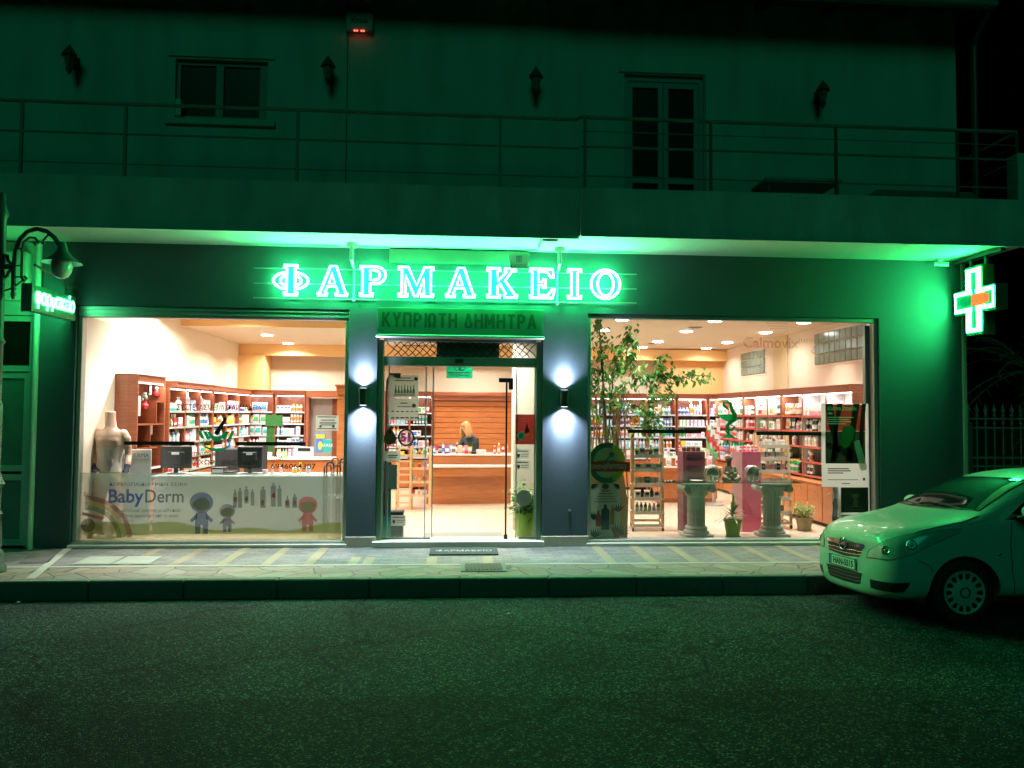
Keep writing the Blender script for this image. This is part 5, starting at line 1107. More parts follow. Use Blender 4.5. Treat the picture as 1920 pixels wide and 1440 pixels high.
# ------------------------------------------------------------------ films and lettering stuck on the panes
BLK = mat('black_vinyl', (.008,.008,.008), .5, var=0); GRN = paper('green_vinyl', (.005,.18,.07), .3)
YD = .104
def vin(g, px0, py0, px1, py1, y=YD):
    a = at(px0, py1, 'y', y); b = at(px1, py0, 'y', y); g.quad((a.x,y,a.z),(b.x,y,a.z),(b.x,y,b.z),(a.x,y,b.z)); return a, b
def pxpoly(g, pts, y=YD):
    q = [at(a, b, 'y', y) for a, b in pts]; g.poly([[(p.x,p.z) for p in q]], lambda u,v:(u,y,v))
def ptext(g, s, px, py, wpx, hpx, y=YD, bold=.001, align='CENTER'):
    """lettering whose baseline centre (or left end) sits at the surveyed point"""
    p = at(px, py, 'y', y); w = at(px+wpx, py, 'y', y).x-p.x; h = at(px, py-hpx, 'y', y).z-p.z
    text_mb(g, s, h*1.4, lambda u,v:(p.x+u,y,p.z+v), width=w, bold=bold, align=align)
def decal(name, lab, cat, px, py, parts, y=YD, group=None):
    p = at(px, py, 'y', y); o = thing(name, lab, cat, (p.x,y,p.z), group=group)
    for nm, f, m in parts: g = MB(); f(g); build(nm, g, m, o)
    return o
for k, (a, b, c, lab) in enumerate(((232,365,828,'first black vinyl bar on the left window, left of the mortar emblem'),(442,573,829,'second black vinyl bar on the left window, right of the mortar emblem'),(1177,1315,806,'black vinyl bar on the right window in front of the tree'),(1418,1548,810,'black vinyl bar on the right window right of the snake emblem'))):
    g = MB(); p, q = vin(g, a, c, b, c+6); o = build('window_stripe', g, BLK, loc=(p.x,YD,p.z)); tag(o, lab, 'window stripe', 'black bars on the shop windows')
def mortar(g):
    for pts in ([(370,808),(377,808),(384,823),(377,822)],[(381,809),(387,809),(394,823),(388,824)],[(440,808),(434,808),(427,823),(434,822)],[(430,809),(425,809),(417,823),(423,824)]): pxpoly(g, pts)
    up = [(388,809),(394,810),(400,817),(407,819),(414,817),(420,810),(427,809),(419,821),(411,826),(402,826),(394,821)]; pxpoly(g, up)
    lo = [(378,833),(392,839),(406,841),(420,839),(434,833),(426,841),(414,846),(406,847),(396,845),(385,840)]; pxpoly(g, lo)
decal('mortar_emblem', 'green and black mortar and pestle emblem on the left window', 'emblem', 405, 830, [('mortar', mortar, GRN), ('pestle', lambda g: pxpoly(g, [(422,782),(426,784),(410,815),(406,816),(402,813),(403,808)]), BLK)])
decal('window_lettering', 'black words ΣΥΣΤΕΓΑΣΜΕΝΑ ΦΑΡΜΑΚΕΙΑ across the left window', 'lettering', 411, 765, [('lettering', lambda g: ptext(g, 'ΣΥΣΤΕΓΑΣΜΕΝΑ ΦΑΡΜΑΚΕΙΑ', 411, 769, 158, 10), BLK)])
decal('window_lettering', 'small green word ΟΡΓΑΝ inside the mortar emblem', 'lettering', 405, 828, [('lettering', lambda g: ptext(g, 'ΟΡΓΑΝ', 398, 830, 34, 6), GRN)])
decal('window_lettering', 'thin words below the mortar emblem on the left window', 'lettering', 385, 850, [('lettering', lambda g: ptext(g, 'ΠΡΟΣΩΠΟ', 385, 855, 42, 7), mat('teal_vinyl', (.02,.22,.18), .5, var=0))])
decal('window_lettering', 'black words ΑΧΩΡΙ ΒΑΣΙΛΙΚΗ above the printed film', 'lettering', 422, 870, [('lettering', lambda g: ptext(g, 'ΑΧΩΡΙ  ΒΑΣΙΛΙΚΗ', 422, 871, 118, 8), BLK)])
decal('window_lettering', 'black telephone number 6946064307 with ΤΗΛ above it', 'lettering', 550, 870, [('lettering', lambda g: (ptext(g, 'ΤΗΛ', 521, 863, 20, 8), ptext(g, '6946064307', 550, 879, 84, 10)), BLK)])
# printed banner film
def film():
    y = .100; A = at(140,1016,'y',y); B = at(646,887,'y',y); o = thing('window_film', 'long printed see-through window film with BabyDerm lettering and meadow', 'window film', ((A.x+B.x)/2,y,A.z))
    x0, x1, z0, z1 = A.x, B.x, .168, B.z
    g = MB(); g.quad((x0,y,z0),(x1,y,z0),(x1,y,z1),(x0,y,z1)); build('film_sheet', g, film_mat('pale_film', (.28,.38,.33), .50), o)
    F = lambda n, c, a=.62: film_mat(n, c, a)
    yy = y-.003
    def hill(g):
        pts = [(140,1016)]+[(p, 986-7*math.sin((p-150)/70)-4*math.sin(p/23)) for p in range(140,641,20)]+[(640,1016)]; pxpoly(g, pts, yy)
    g = MB(); hill(g); build('meadow_print', g, F('meadow_green', (.24,.28,.03), .7), o)
    for nm, c, r in (('rainbow_red', (.30,.05,.05), 88),('rainbow_yellow', (.45,.35,.10), 78),('rainbow_green', (.12,.28,.10), 68)):
        g = MB(); pxpoly(g, [(160+r*math.cos(math.radians(t)), 1010-r*.92*math.sin(math.radians(t))) for t in range(2,92,8)]+[(160+(r-9)*math.cos(math.radians(t)), 1010-(r-9)*.92*math.sin(math.radians(t))) for t in range(90,0,-8)], yy-.001); build('rainbow_print', g, F(nm, c), o)
    g = MB(); ptext(g, 'ΔΕΡΜΟΠΑΙΔΙΑΤΡΙΚΗ ΣΕΙΡΑ', 278, 911, 146, 6, yy-.002, bold=.0005); build('small_lettering', g, F('slate_print', (.04,.07,.09), .85), o)
    g = MB(); ptext(g, 'Baby', 203, 942, 66, 25, yy-.002, bold=.006, align='LEFT'); build('blue_lettering', g, F('blue_print', (.03,.09,.30), .9), o)
    g = MB(); ptext(g, 'Derm', 272, 942, 72, 25, yy-.002, bold=.002, align='LEFT'); build('grey_lettering', g, F('slate_print', (0,0,0)), o)
    g = MB(); ptext(g, 'δερματολογική φροντίδα για κάθε παιδί', 278, 960, 120, 6, yy-.002, bold=.0005); ptext(g, 'με αγνά συστατικά από τη φύση', 278, 970, 112, 6, yy-.002, bold=.0005); build('slogan', g, F('slate_print', (0,0,0)), o)
    def child(cx, cy, s, c, nm):
        g = MB(); E = lambda x, y, rx, ry, a0=0, a1=360: [(x+rx*math.cos(math.radians(t)), y-ry*math.sin(math.radians(t))) for t in range(a0, a1, 20)]
        pxpoly(g, E(cx,cy,24*s,21*s), yy-.002); pxpoly(g, [(cx-11*s,cy+20*s),(cx+11*s,cy+20*s),(cx+14*s,cy+46*s),(cx-14*s,cy+46*s)], yy-.002)
        for q in (-1,1): pxpoly(g, [(cx+q*9*s,cy+22*s),(cx+q*24*s,cy+36*s),(cx+q*20*s,cy+41*s),(cx+q*9*s,cy+33*s)][::q], yy-.0025); pxpoly(g, [(cx+q*2*s,cy+46*s),(cx+q*13*s,cy+46*s),(cx+q*13*s,cy+64*s),(cx+q*3*s,cy+64*s)][::q], yy-.0025)
        build('child_silhouette', g, F(nm, c, .72), o)
        g = MB(); pxpoly(g, E(cx,cy+4*s,18*s,13*s), yy-.004); build('face_oval', g, F('ochre_face', (.26,.26,.13), .85), o)
    child(378, 942, .92, (.02,.07,.22), 'child_blue'); child(426, 958, .62, (.09,.10,.14), 'child_grey'); child(577, 947, .78, (.38,.06,.05), 'child_red')
    r = random.Random(4)
    for px, top, w, bot in ((437,918,7,952),(446,915,8,952),(458,912,8,944),(470,917,7,948),(488,912,10,952),(508,905,9,950),(520,910,8,950),(535,930,8,952),(548,926,9,952)):
        g = MB(); pxpoly(g, [(px,bot),(px+w,bot),(px+w,top+7),(px+w*.7,top+5),(px+w*.7,top),(px+w*.3,top),(px+w*.3,top+5),(px,top+7)], yy-.002); build('bottle_print', g, F('bottle_print', (.10,.12,.10), .7), o)
    for px, top in ((439,932),(460,930),(489,938),(510,925),(536,938),(549,938)): g = MB(); pxpoly(g, [(px,top+9),(px+6,top+9),(px+6,top),(px,top)], yy-.004); build('label_print', g, F('label_print', (.30,.08,.06), .8), o)
    g = MB(); pxpoly(g, [(165+14*math.cos(t),985-13*math.sin(t)) for t in [i*.5 for i in range(13)]], yy-.003); build('tree_print', g, F('olive_print', (.08,.10,.03), .7), o)
    g = MB(); pxpoly(g, [(154,960),(196,970),(192,975),(154,966)], yy-.003); ptext(g, 'Baby', 166, 930, 18, 8, yy-.003); build('corner_logo_print', g, F('maroon_print', (.18,.05,.09), .75), o)
film()
# right window decals
def snake(g):
    y = YD
    pxpoly(g, [(1341,777),(1390,777),(1376,781),(1372,789),(1366,791),(1358,788),(1350,782)]); vin(g, 1365, 789, 1368, 805)
    pxpoly(g, [(1352,821),(1380,821),(1374,817),(1369,814),(1368,805),(1365,805),(1364,814),(1358,817)])
    ln = [(1366,768),(1357,761),(1357,755),(1364,753),(1370,757),(1371,763),(1373,770),(1378,778),(1377,787),(1368,793),(1362,799),(1364,805),(1372,806),(1377,800),(1373,797)]
    g.tube([at(a,b,'y',y-.004) for a,b in ln], [.012,.022,.024,.024,.024,.026,.03,.032,.032,.026,.02,.02,.02,.015,.008], n=6)
    g.tube([at(a,b,'y',y-.004) for a,b in ((1361,808),(1365,813),(1371,817),(1376,821))], .012, n=6)
    for k in range(9):
        px = 1348+k*5.5; pxpoly(g, [(px,834-2*(k%2)),(px+4,829),(px+5,834),(px+2,837)])
decal('snake_emblem', 'green bowl and snake pharmacy emblem on the right window', 'emblem', 1366, 800, [('emblem', snake, paper('leaf_green_vinyl', (.01,.42,.11), .45))])
decal('window_lettering', 'faint red Calmovix junior lettering high on the right window', 'lettering', 1450, 645, [('lettering', lambda g: ptext(g, 'Calmovix', 1446, 652, 104, 20, bold=.004), film_mat('faded_red_film', (.60,.08,.03), .42)), ('script', lambda g: ptext(g, 'junior', 1520, 642, 48, 10, bold=.001), film_mat('faded_olive_film', (.12,.16,.05), .3)), ('small_print', lambda g: [vin(g, 1436+4*k, 606+5*k, 1478, 607+5*k) for k in range(4)], film_mat('faded_grey_film', (.2,.2,.12), .25)), ('number', lambda g: ptext(g, 'ζηn', 1535, 662, 30, 12, bold=.001), film_mat('faded_olive_film', (0,0,0), .3))])
# big poster
def bigposter(g): vin(g, 1541, 757, 1628, 913, .095)
def grape(g):
    y = .091
    for pts in ([(1548,757),(1561,757),(1567,800),(1575,845),(1568,866),(1556,866),(1563,830),(1552,790)],[(1600,757),(1612,757),(1604,810),(1597,866),(1586,866),(1592,815)],[(1570,757),(1580,757),(1572,800),(1566,860),(1560,866),(1564,800)],[(1616,757),(1624,757),(1620,800),(1616,866),(1608,866),(1612,800)],[(1548,828),(1600,842),(1620,868),(1600,868),(1575,850),(1548,838)]): pxpoly(g, pts, y)
o = decal('wall_poster', 'tall red grape cosmetics poster at the right end of the right window', 'poster', 1585, 900, [('sheet', bigposter, paper('poster_paper', (.72,.76,.72), .5)), ('red_photo', lambda g: vin(g,1548,759,1622,808,.093), paper('poster_red', (.42,.05,.03), .5)), ('dark_photo', lambda g: vin(g,1548,809,1622,869,.093), paper('poster_dark_green', (.03,.055,.03), .45)), ('vine_stems', grape, paper('vine_brown', (.035,.012,.010), .45)),
  ('leaf', lambda g: pxpoly(g, [(1580,800),(1597,797),(1603,806),(1600,822),(1592,836),(1582,842),(1576,828)], .089), paper('poster_leaf_green', (.04,.20,.06), .45)),
  ('serum_tube', lambda g: pxpoly(g, [(1601,828),(1611,825),(1626,876),(1624,881),(1616,883),(1612,878)], .087), paper('serum_white', (.55,.52,.45), .45)),
  ('title', lambda g: (ptext(g, 'Κόκκινο Σταφύλι', 1552, 769, 54, 7, .089, align='LEFT'), ptext(g, 'ΝΕΑ', 1552, 777, 9, 4, .089, align='LEFT', bold=.002)), mat('pale_print', (.6,.55,.5), .5, var=0)),
  ('white_text_lines', lambda g: [vin(g,1552,782+4*k,1552+(48,40,44,34)[k],783.2+4*k,.089) for k in range(4)], mat('pale_print', (0,0,0))),
  ('text_lines', lambda g: [vin(g,1552,878+4*k,1552+(40,43,29,20)[k],880-.3+4*k,.093) for k in range(3)]+[vin(g,1552,899,1609,900,.093), vin(g,1578,906,1594,907.3,.093), vin(g,1618,896,1622,901,.093)], BLK)])
decal('wall_poster', 'dark photographic poster below the red grape poster', 'poster', 1600, 945, [('sheet', lambda g: vin(g,1573,913,1630,1010,.094), paper('poster_paper', (0,0,0), .45)), ('dark_photo', lambda g: vin(g,1577,914,1628,961,.092), mat('dark_photo', (.02,.022,.015), .4, var=.6, scale=9)),
  ('statue_figure', lambda g: (pxpoly(g,[(1596,926),(1612,926),(1610,931),(1607,934),(1609,950),(1599,950),(1601,934),(1597,931)],.090), vin(g,1592,950,1616,951.5,.090), vin(g,1584,955,1622,956.5,.090)), mat('sepia_print', (.12,.09,.05), .5, var=.3, scale=20)), ('pale_strip', lambda g: vin(g,1577,965,1628,972,.092), mat('pale_green_print', (.3,.4,.34), .5, var=0))])
p = at(1568, 960, 'y', .2); o = thing('foil_roll', 'tall crinkled silver foil panel standing at the right window edge', 'foil', (p.x,.2,FZ)); g = MB()
ra = random.Random(8); cols = [(at(1559+3*k,950,'y',.2).x, .17+.03*((k*7)%3)) for k in range(6)]; zs = [FZ+i*.075 for i in range(11)]
vs = [(x+ra.uniform(-.008,.008), y+ra.uniform(-.02,.02), z) for z in zs for x, y in cols]; g.add(vs, [(j*6+i,j*6+i+1,(j+1)*6+i+1,(j+1)*6+i) for j in range(10) for i in range(5)]); build('foil_sheet', g, mat('silver_foil', (.6,.6,.6), .25, metal=.9, var=.2), o)
# poster with bottles on the standee
def bott(g, cx, top, bot, w, y): pxpoly(g, [(cx-w,bot),(cx+w,bot),(cx+w,top+10),(cx+w*.4,top+6),(cx+w*.4,top),(cx-w*.4,top),(cx-w*.4,top+6),(cx-w,top+10)], y)
def fronds(g, y=.206):
    r = random.Random(2)
    for cx, cy, d, n, ln in ((1111,907,-60,7,14),(1160,908,-130,6,12),(1112,975,70,8,18),(1114,1008,80,7,20),(1152,1005,60,9,30),(1160,960,100,6,18)):
        for k in range(n):
            a = math.radians(d-50+100*k/(n-1)); ex, ey = cx+ln*math.cos(a), cy-ln*math.sin(a); nx, ny = -math.sin(a)*1.3, -math.cos(a)*1.3; mx_, my_ = (cx+ex)/2, (cy+ey)/2
            pxpoly(g, [(cx,cy),(mx_+nx,my_+ny),(ex,ey),(mx_-nx,my_-ny)], y)
decal('bottle_poster', 'pale green poster with three bottles and dark fern leaves below the round emblem', 'poster', 1135, 1014, [('sheet', lambda g: vin(g,1108,906,1163,1013,.21), paper('mint_paper', (.50,.70,.60), .45)), ('fern_prints', fronds, mat('fern_print', (.01,.07,.05), .5, var=0)),
  ('red_bottle_print', lambda g: bott(g,1122,957,987,5,.204), paper('coral_print', (.45,.10,.12), .45)), ('dark_bottle_print', lambda g: bott(g,1135,946,993,7.5,.203), mat('navy_print', (.02,.05,.08), .4, var=.3, scale=20)), ('orange_bottle_print', lambda g: bott(g,1148,948,985,4,.204), paper('amber_print', (.55,.30,.05), .45)),
  ('sun_badge', lambda g: pxpoly(g, [(1135.5+6.5*math.cos(t),912-5.5*math.sin(t)) for t in [i*.45 for i in range(14)]], .204), mat('bronze_print', (.12,.09,.03), .5, var=0)), ('flower_print', lambda g: pxpoly(g, [(1157+6*math.cos(t)*(1+.3*math.cos(5*t)),1002-6*math.sin(t)*(1+.3*math.cos(5*t))) for t in [i*.21 for i in range(30)]], .203), paper('coral_print', (0,0,0), .45)),
  ('text_lines', lambda g: (ptext(g,'WELPIE'[0:0] or 'SUN',1136,922,14,4,.204), [vin(g,1122-3*k,925+5*k,1148+3*k,926+5*k,.204) for k in range(4)]), BLK)], y=.21)
# notices on the glass
PAPER = paper('grey_green_paper', (.55,.60,.55), .45); INK = mat('grey_ink', (.12,.13,.14), .6, var=0)
YG = .128
def notice(lab, px0, py0, px1, py1, lines, y=YG, m=PAPER, ink=INK, extra=(), name='notice', cat='notice'):
    decal(name, lab, cat, (px0+px1)/2, py1, [('sheet', lambda g: vin(g,px0,py0,px1,py1,y), m), ('print_lines', lambda g: [vin(g,a,b,c,d,y-.002) for a,b,c,d in lines], ink)]+[(n_, f_, m_) for n_, f_, m_ in extra], y=y)
notice('grey green notice on the left window beside the narrow pillar', 592,779,635,807, [(595,781,631,782.5),(602,787,628,788.5),(599,792,631,794),(602,796,628,797.5),(595,803,631,804.5)], y=YD, extra=(('round_stamps', lambda g: [pxpoly(g,[(c+2.6*math.cos(t),799.5-2.6*math.sin(t)) for t in [i*.6 for i in range(10)]],YD-.004) for c in (601,625)], INK),))
def bottles_row(g):
    for k in range(7): bott(g, 742+k*5.6, 722+(k%3), 738, 2.2, YG-.003)
notice('grey product poster upper on the left door pane', 730,704,785,745, [(743,708,770,709.5),(740,713,776,714.3),(738,739.6,778,741.5)], extra=(('bottle_prints', bottles_row, mat('muted_print', (.16,.17,.10), .5, var=.3, scale=30)),('round_badge', lambda g: pxpoly(g,[(780+3.6*math.cos(t),710.5-3.6*math.sin(t)) for t in [i*.5 for i in range(13)]],YG-.003), mat('maroon_ink', (.12,.03,.05), .5, var=0))))
notice('grey product poster lower on the left door pane', 729,747,785,788, [(751,755,764,757),(745,762,772,763)]+[(734+k*9,770.5,739+k*9,772.5) for k in range(6)]+[(733+k*9,782,739.5+k*9,784.5) for k in range(6)], extra=(('round_badge', lambda g: pxpoly(g,[(776+4*math.cos(t),760.5-4*math.sin(t)) for t in [i*.5 for i in range(13)]],YG-.003), INK),))
notice('dark red poster with bottle and green wreath on the right door pane', 966,777,1003,833, [(973,784,985,786),(976,789,997,790),(973,826,996,827)], m=paper('wine_red_paper', (.22,.025,.02), .45), ink=mat('rose_ink', (.35,.18,.15), .5, var=0), extra=(('wreath_print', lambda g: (pxpoly(g,[(977+8*math.cos(t),817-8*math.sin(t)) for t in [i*.42 for i in range(15)]],YG-.003)), mat('pale_teal', (.3,.52,.48), .5)),('wreath_leaf', lambda g: pxpoly(g,[(977+4.5*math.cos(t),817-4.5*math.sin(t)) for t in [i*.7 for i in range(9)]],YG-.005), GRN),('bottle_print', lambda g: bott(g,988,795,812,4,YG-.003), mat('dark_print', (.02,.01,.01), .5, var=0)),('gold_bottle_print', lambda g: bott(g,996,805,823,2.6,YG-.003), paper('amber_print', (0,0,0), .45))))
for lab, r_ in (('small grey alarm sticker with shield, upper of two right of the door opening',(967,842,993,860)),('small grey alarm sticker with shield, lower of two right of the door opening',(967,863,993,880)),('small grey alarm sticker with shield low on the left door pane',(733,966,761,986))):
    a,b,c,d = r_; notice(lab, a,b,c,d, [(a+3,b+3,c-3,b+5),(a+10,b+9,c-2,b+10.2),(a+10,b+13,c-4,b+14)], name='sticker', cat='sticker', extra=(('shield_print', lambda g, a=a, b=b: pxpoly(g,[(a+3,b+9),(a+8,b+9),(a+8,b+13),(a+5.5,b+17),(a+3,b+13)],YG-.003), mat('maroon_ink', (0,0,0))),))
notice('pale cloud shaped sign on the left door pane', 717,846,751,864, [(727,853,746,855),(727,857,744,858.5)], m=paper('pale_sticker', (.42,.50,.46), .45))
notice('green hanging sign lettered GREENpharmacy below the door header', 837,682,886,709, [(840,698,883,699)], y=.21, m=paper('sign_green', (.01,.50,.24), .5), ink=WHITE, name='small_sign', cat='sign', extra=(('lettering', lambda g: ptext(g,'GREENpharmacy',861.5,705,42,4.5,.206), WHITE),('ring_logo', lambda g: [g.tube([(at(c,688.5,'y',.205)+Vector((.045*math.cos(t),0,.045*math.sin(t)))) for t in [2*PI*i/16 for i in range(16)]],.008,n=5,closed=True) for c in (858,866)], WHITE)))
def shape_round(): 
    p = at(761.5,820,'y',.12); o = thing('round_sticker', 'round black rimmed sticker with pink figures on the left door pane', 'sticker', (p.x,.12,p.z))
    g = MB(); g.tube([(p.x+.102*math.cos(t),.12,p.z+.11*math.sin(t)) for t in [2*PI*i/32 for i in range(32)]], .013, n=6, closed=True); build('black_ring', g, BLACK, o)
    g = MB(); g.poly([arc(p.x,p.z,.09,.098,0,360,28)[:-1]], lambda u,v:(u,.122,v)); build('pale_disc', g, film_mat('pale_pink_disc', (.7,.55,.6), .5), o)
    g = MB(); text_mb(g,'51',.16,lambda u,v:(p.x+u,.119,p.z-.055+v),bold=.008); build('figures', g, mat('hot_pink', (.65,.03,.18), .5, var=0), o)
shape_round()
p = at(731,818,'y',.16); o = thing('drop_ornament', 'brown drop shaped wooden ornament hanging in the left door pane', 'ornament', (p.x,.16,p.z))
g = MB(); g.poly([[(p.x,p.z+.13),(p.x+.05,p.z+.06),(p.x+.09,p.z-.02),(p.x+.08,p.z-.09),(p.x,p.z-.12),(p.x-.08,p.z-.09),(p.x-.09,p.z-.02),(p.x-.05,p.z+.06)]], lambda u,v:(u,.16,v), depth=(0,.015,0)); build('drop', g, mat('olive_wood', (.26,.17,.07), .5, var=.2), o)
g = MB(); g.tube([(p.x,.157,p.z+.13),(p.x,.157,p.z+.2)],.004,n=5); g.ball((p.x,.15,p.z+.06),.02,.01,.03,n=8,m=6); build('leaf_clip', g, BLACK, o)
p = at(982,934,'y',.2); o = thing('oval_sign', 'white oval sign on a stick in the plant right of the door', 'sign', (p.x,.2,.45)); g = MB(); g.poly([arc(p.x,p.z,.115,.115,0,360,28)[:-1]], lambda u,v:(u,.2,v), depth=(0,.008,0)); build('disc', g, mat('pale_disc_paint', (.42,.44,.38), .5, var=.1), o); g = MB(); g.cyl((p.x-.06,.21,.12),(p.x-.06,.21,p.z),.006); build('stick', g, ALU, o)
p = at(955,996,'z',.053); 
# ------------------------------------------------------------------ plants
def leaves(g, pts, n, spread, size, rnd, droop=.6, wr=.42):
    """small folded leaves scattered round the given points"""
    for _ in range(n):
        c = Vector(rnd.choice(pts))+Vector((rnd.gauss(0,spread),rnd.gauss(0,spread*.8),rnd.gauss(0,spread)))
        a = rnd.uniform(0,2*PI); d = Vector((math.cos(a)*(1-droop*.5),math.sin(a)*(1-droop*.5),-droop+rnd.uniform(-.3,.4))).normalized()
        s = d.cross(Vector((rnd.uniform(-.4,.4),rnd.uniform(-.4,.4),1))).normalized(); L = size*rnd.uniform(.7,1.25); w = L*wr*.5; up = s.cross(d)*L*.06
        g.m = rnd.choice((0,0,1)); g.add([c, c+d*L*.35+s*w+up, c+d*L*.7+s*w*.75+up, c+d*L, c+d*L*.7-s*w*.75+up, c+d*L*.35-s*w+up, c+d*L*.5], [(0,1,2,6),(6,2,3),(0,6,4,5),(6,3,4)])
LFA = paper('glossy_leaf', (.07,.26,.05), .4, rough=.35); LFB = paper('lighter_leaf', (.14,.36,.07), .45, rough=.4); TW = mat('twig_bark', (.14,.09,.05), .8, var=.2)
def ficus():
    y = 1.0; rnd = random.Random(3); P = lambda a, b, dy=0: at(a, b, 'y', y+dy); b0 = P(1140, 950)
    o = thing('ficus_tree', 'tall leafy indoor fig tree arching over the left of the right window', 'tree', (b0.x,y,FZ))
    g = MB(); g.lathe([(.16,0),(.19,.28),(.2,.30),(.17,.30)], (b0.x,y,FZ), n=18); build('pot', g, pm('brown'), o)
    br = [[(1140,940),(1138,850),(1132,740),(1128,660),(1122,600)], [(1138,850),(1145,760),(1150,700),(1162,660),(1188,640)], [(1132,740),(1128,690),(1124,640)], [(1142,745),(1165,725),(1190,710),(1215,706),(1240,704)], [(1240,704),(1270,712),(1300,703),(1335,706)], [(1240,704),(1238,680),(1236,668)], [(1150,700),(1160,660),(1185,615)], [(1150,760),(1190,760),(1225,780),(1240,800)], [(1215,706),(1225,735),(1215,770),(1205,800)], [(1135,700),(1112,690),(1106,720)], [(1185,690),(1183,670),(1184,660)], [(1240,704),(1260,735),(1240,760)]]
    g = MB(); pts = []
    for i, b in enumerate(br):
        q = [P(a_, b_, rnd.uniform(-.12,.12) if k else 0) for k, (a_, b_) in enumerate(b)]
        g.tube(q, [.014*(1-.7*k/(len(q)-1)) if i else .022*(1-.7*k/(len(q)-1)) for k in range(len(q))], n=6)
        st = 0 if i not in (0,) else 2
        for k in range(st, len(q)-1):
            for t in (0,.2,.4,.6,.8,1): pts.append(q[k].lerp(q[k+1], t))
    build('trunk', g, TW, o)
    extra = [P(a_, b_, rnd.uniform(-.2,.2)) for a_, b_ in ((1122,600),(1125,612),(1128,625),(1140,640),(1150,650),(1120,655),(1130,660),(1165,650),(1175,630),(1185,615),(1188,635),(1190,650),(1180,600+22),(1112,700),(1115,720),(1110,735),(1125,725),(1140,715),(1165,700),(1160,690),(1175,690),(1185,680),(1205,690),(1225,700),(1235,690),(1250,700),(1258,695),(1270,705),(1290,700),(1245,730),(1235,740),(1250,745),(1225,740),(1215,750),(1205,715),(1195,770),(1210,790),(1230,795),(1240,810),(1225,770),(1120,755),(1135,760),(1150,745),(1110,760),(1125,780),(1190,800),(1215,820),(1260,720),(1300,700),(1310,712),(1330,706))]
    g = MB(); leaves(g, pts+extra*2, 1250, .048, .095, rnd, droop=.75, wr=.55); build('crown', g, [LFA, LFB], o)
    o2 = thing('bamboo_bundle', 'bundle of bare twisted canes behind the indoor fig tree', 'canes', (P(1145,950).x,1.25,FZ)); g = MB()
    for k in range(16):
        px = 1108+k*4.4; q = [at(px+rnd.uniform(-4,4), yy, 'y', 1.25+rnd.uniform(-.06,.06)) for yy in (1000,930,880,840,800,760,735+rnd.uniform(-15,10))]; q[0].z = FZ; g.tube(q, .012, n=5)
    build('cane', g, mat('dry_cane', (.34,.24,.13), .7, var=.3), o2)
    g = MB(); tp = [at(1110+rnd.uniform(0,95), rnd.uniform(735,800), 'y', 1.25) for _ in range(80)]; leaves(g, tp, 260, .02, .09, rnd, droop=.4, wr=.14); build('dry_leaves', g, [mat('olive_dry_leaf', (.22,.22,.07), .6), TW], o2)
ficus()
LIME = mat('lime_plastic_pot', (.28,.46,.02), .35, var=.05)
def pot(o, x, y, r, h, z=FZ, m=LIME):
    g = MB(); g.lathe([(r*.74,0),(r*.98,h*.86),(r*1.06,h*.87),(r*1.08,h),(r*.96,h),(r*.94,h*.9),(.001,h*.9)], (x,y,z), n=24); build('pot', g, m, o)
    g = MB(); g.lathe([(r*.85,.0),(r*.95,.015),(r*.9,.018)], (x,y,z+.0005), n=20); build('saucer', g, m, o)
def bushy(name, lab, px, y, r, h, pr, n, size, top, seed, wr=.5, m=(LFA, LFB), potm=LIME, spread=.09):
    x = X_(px, y, 990); rnd = random.Random(seed); o = thing(name, lab, 'plant', (x,y,FZ)); pot(o, x, y, pr, h, m=potm)
    g = MB(); pts = []
    for k in range(11):
        a = rnd.uniform(0,2*PI); q = [Vector((x,y,FZ+h*.9)), Vector((x+r*.5*math.cos(a),y+r*.5*math.sin(a),FZ+h+top*.5)), Vector((x+r*math.cos(a),y+r*math.sin(a),FZ+h+top*rnd.uniform(.2,1)))]; g.tube(q, .004, n=5); pts += q[1:]+[q[0].lerp(q[1],.6), q[1].lerp(q[2],.5)]
    build('stems', g, TW, o); g = MB(); leaves(g, pts, n, spread, size, rnd, droop=.35, wr=wr); build('foliage', g, list(m), o); return o, x, rnd, pts
bushy('potted_plant', 'bushy green plant in a lime pot just right inside the entrance', 985, .5, .16, .36, .165, 330, .095, .30, 5, wr=.6, m=(LFA, mat('yellow_green_leaf', (.12,.26,.04), .4)))
o, x, rnd, pts = bushy('flowering_plant', 'yellow flowering plant in a woven pot at the right window', 1508, 1.0, .13, .2, .125, 420, .045, .18, 6, wr=.45, m=(LFB, mat('yellow_green_leaf', (0,0,0))), potm=mat('woven_tan_pot', (.30,.22,.12), .8, var=.35, scale=40, bump=.6), spread=.06)
g = MB()
for _ in range(34):
    c = Vector(rnd.choice(pts))+Vector((rnd.gauss(0,.06),rnd.gauss(0,.06),rnd.gauss(0,.05)+.02)); g.ball(c, .012, n=7, m=5)
build('yellow_flowers', g, mat('flower_yellow', (.85,.68,.12), .6, var=0), o)
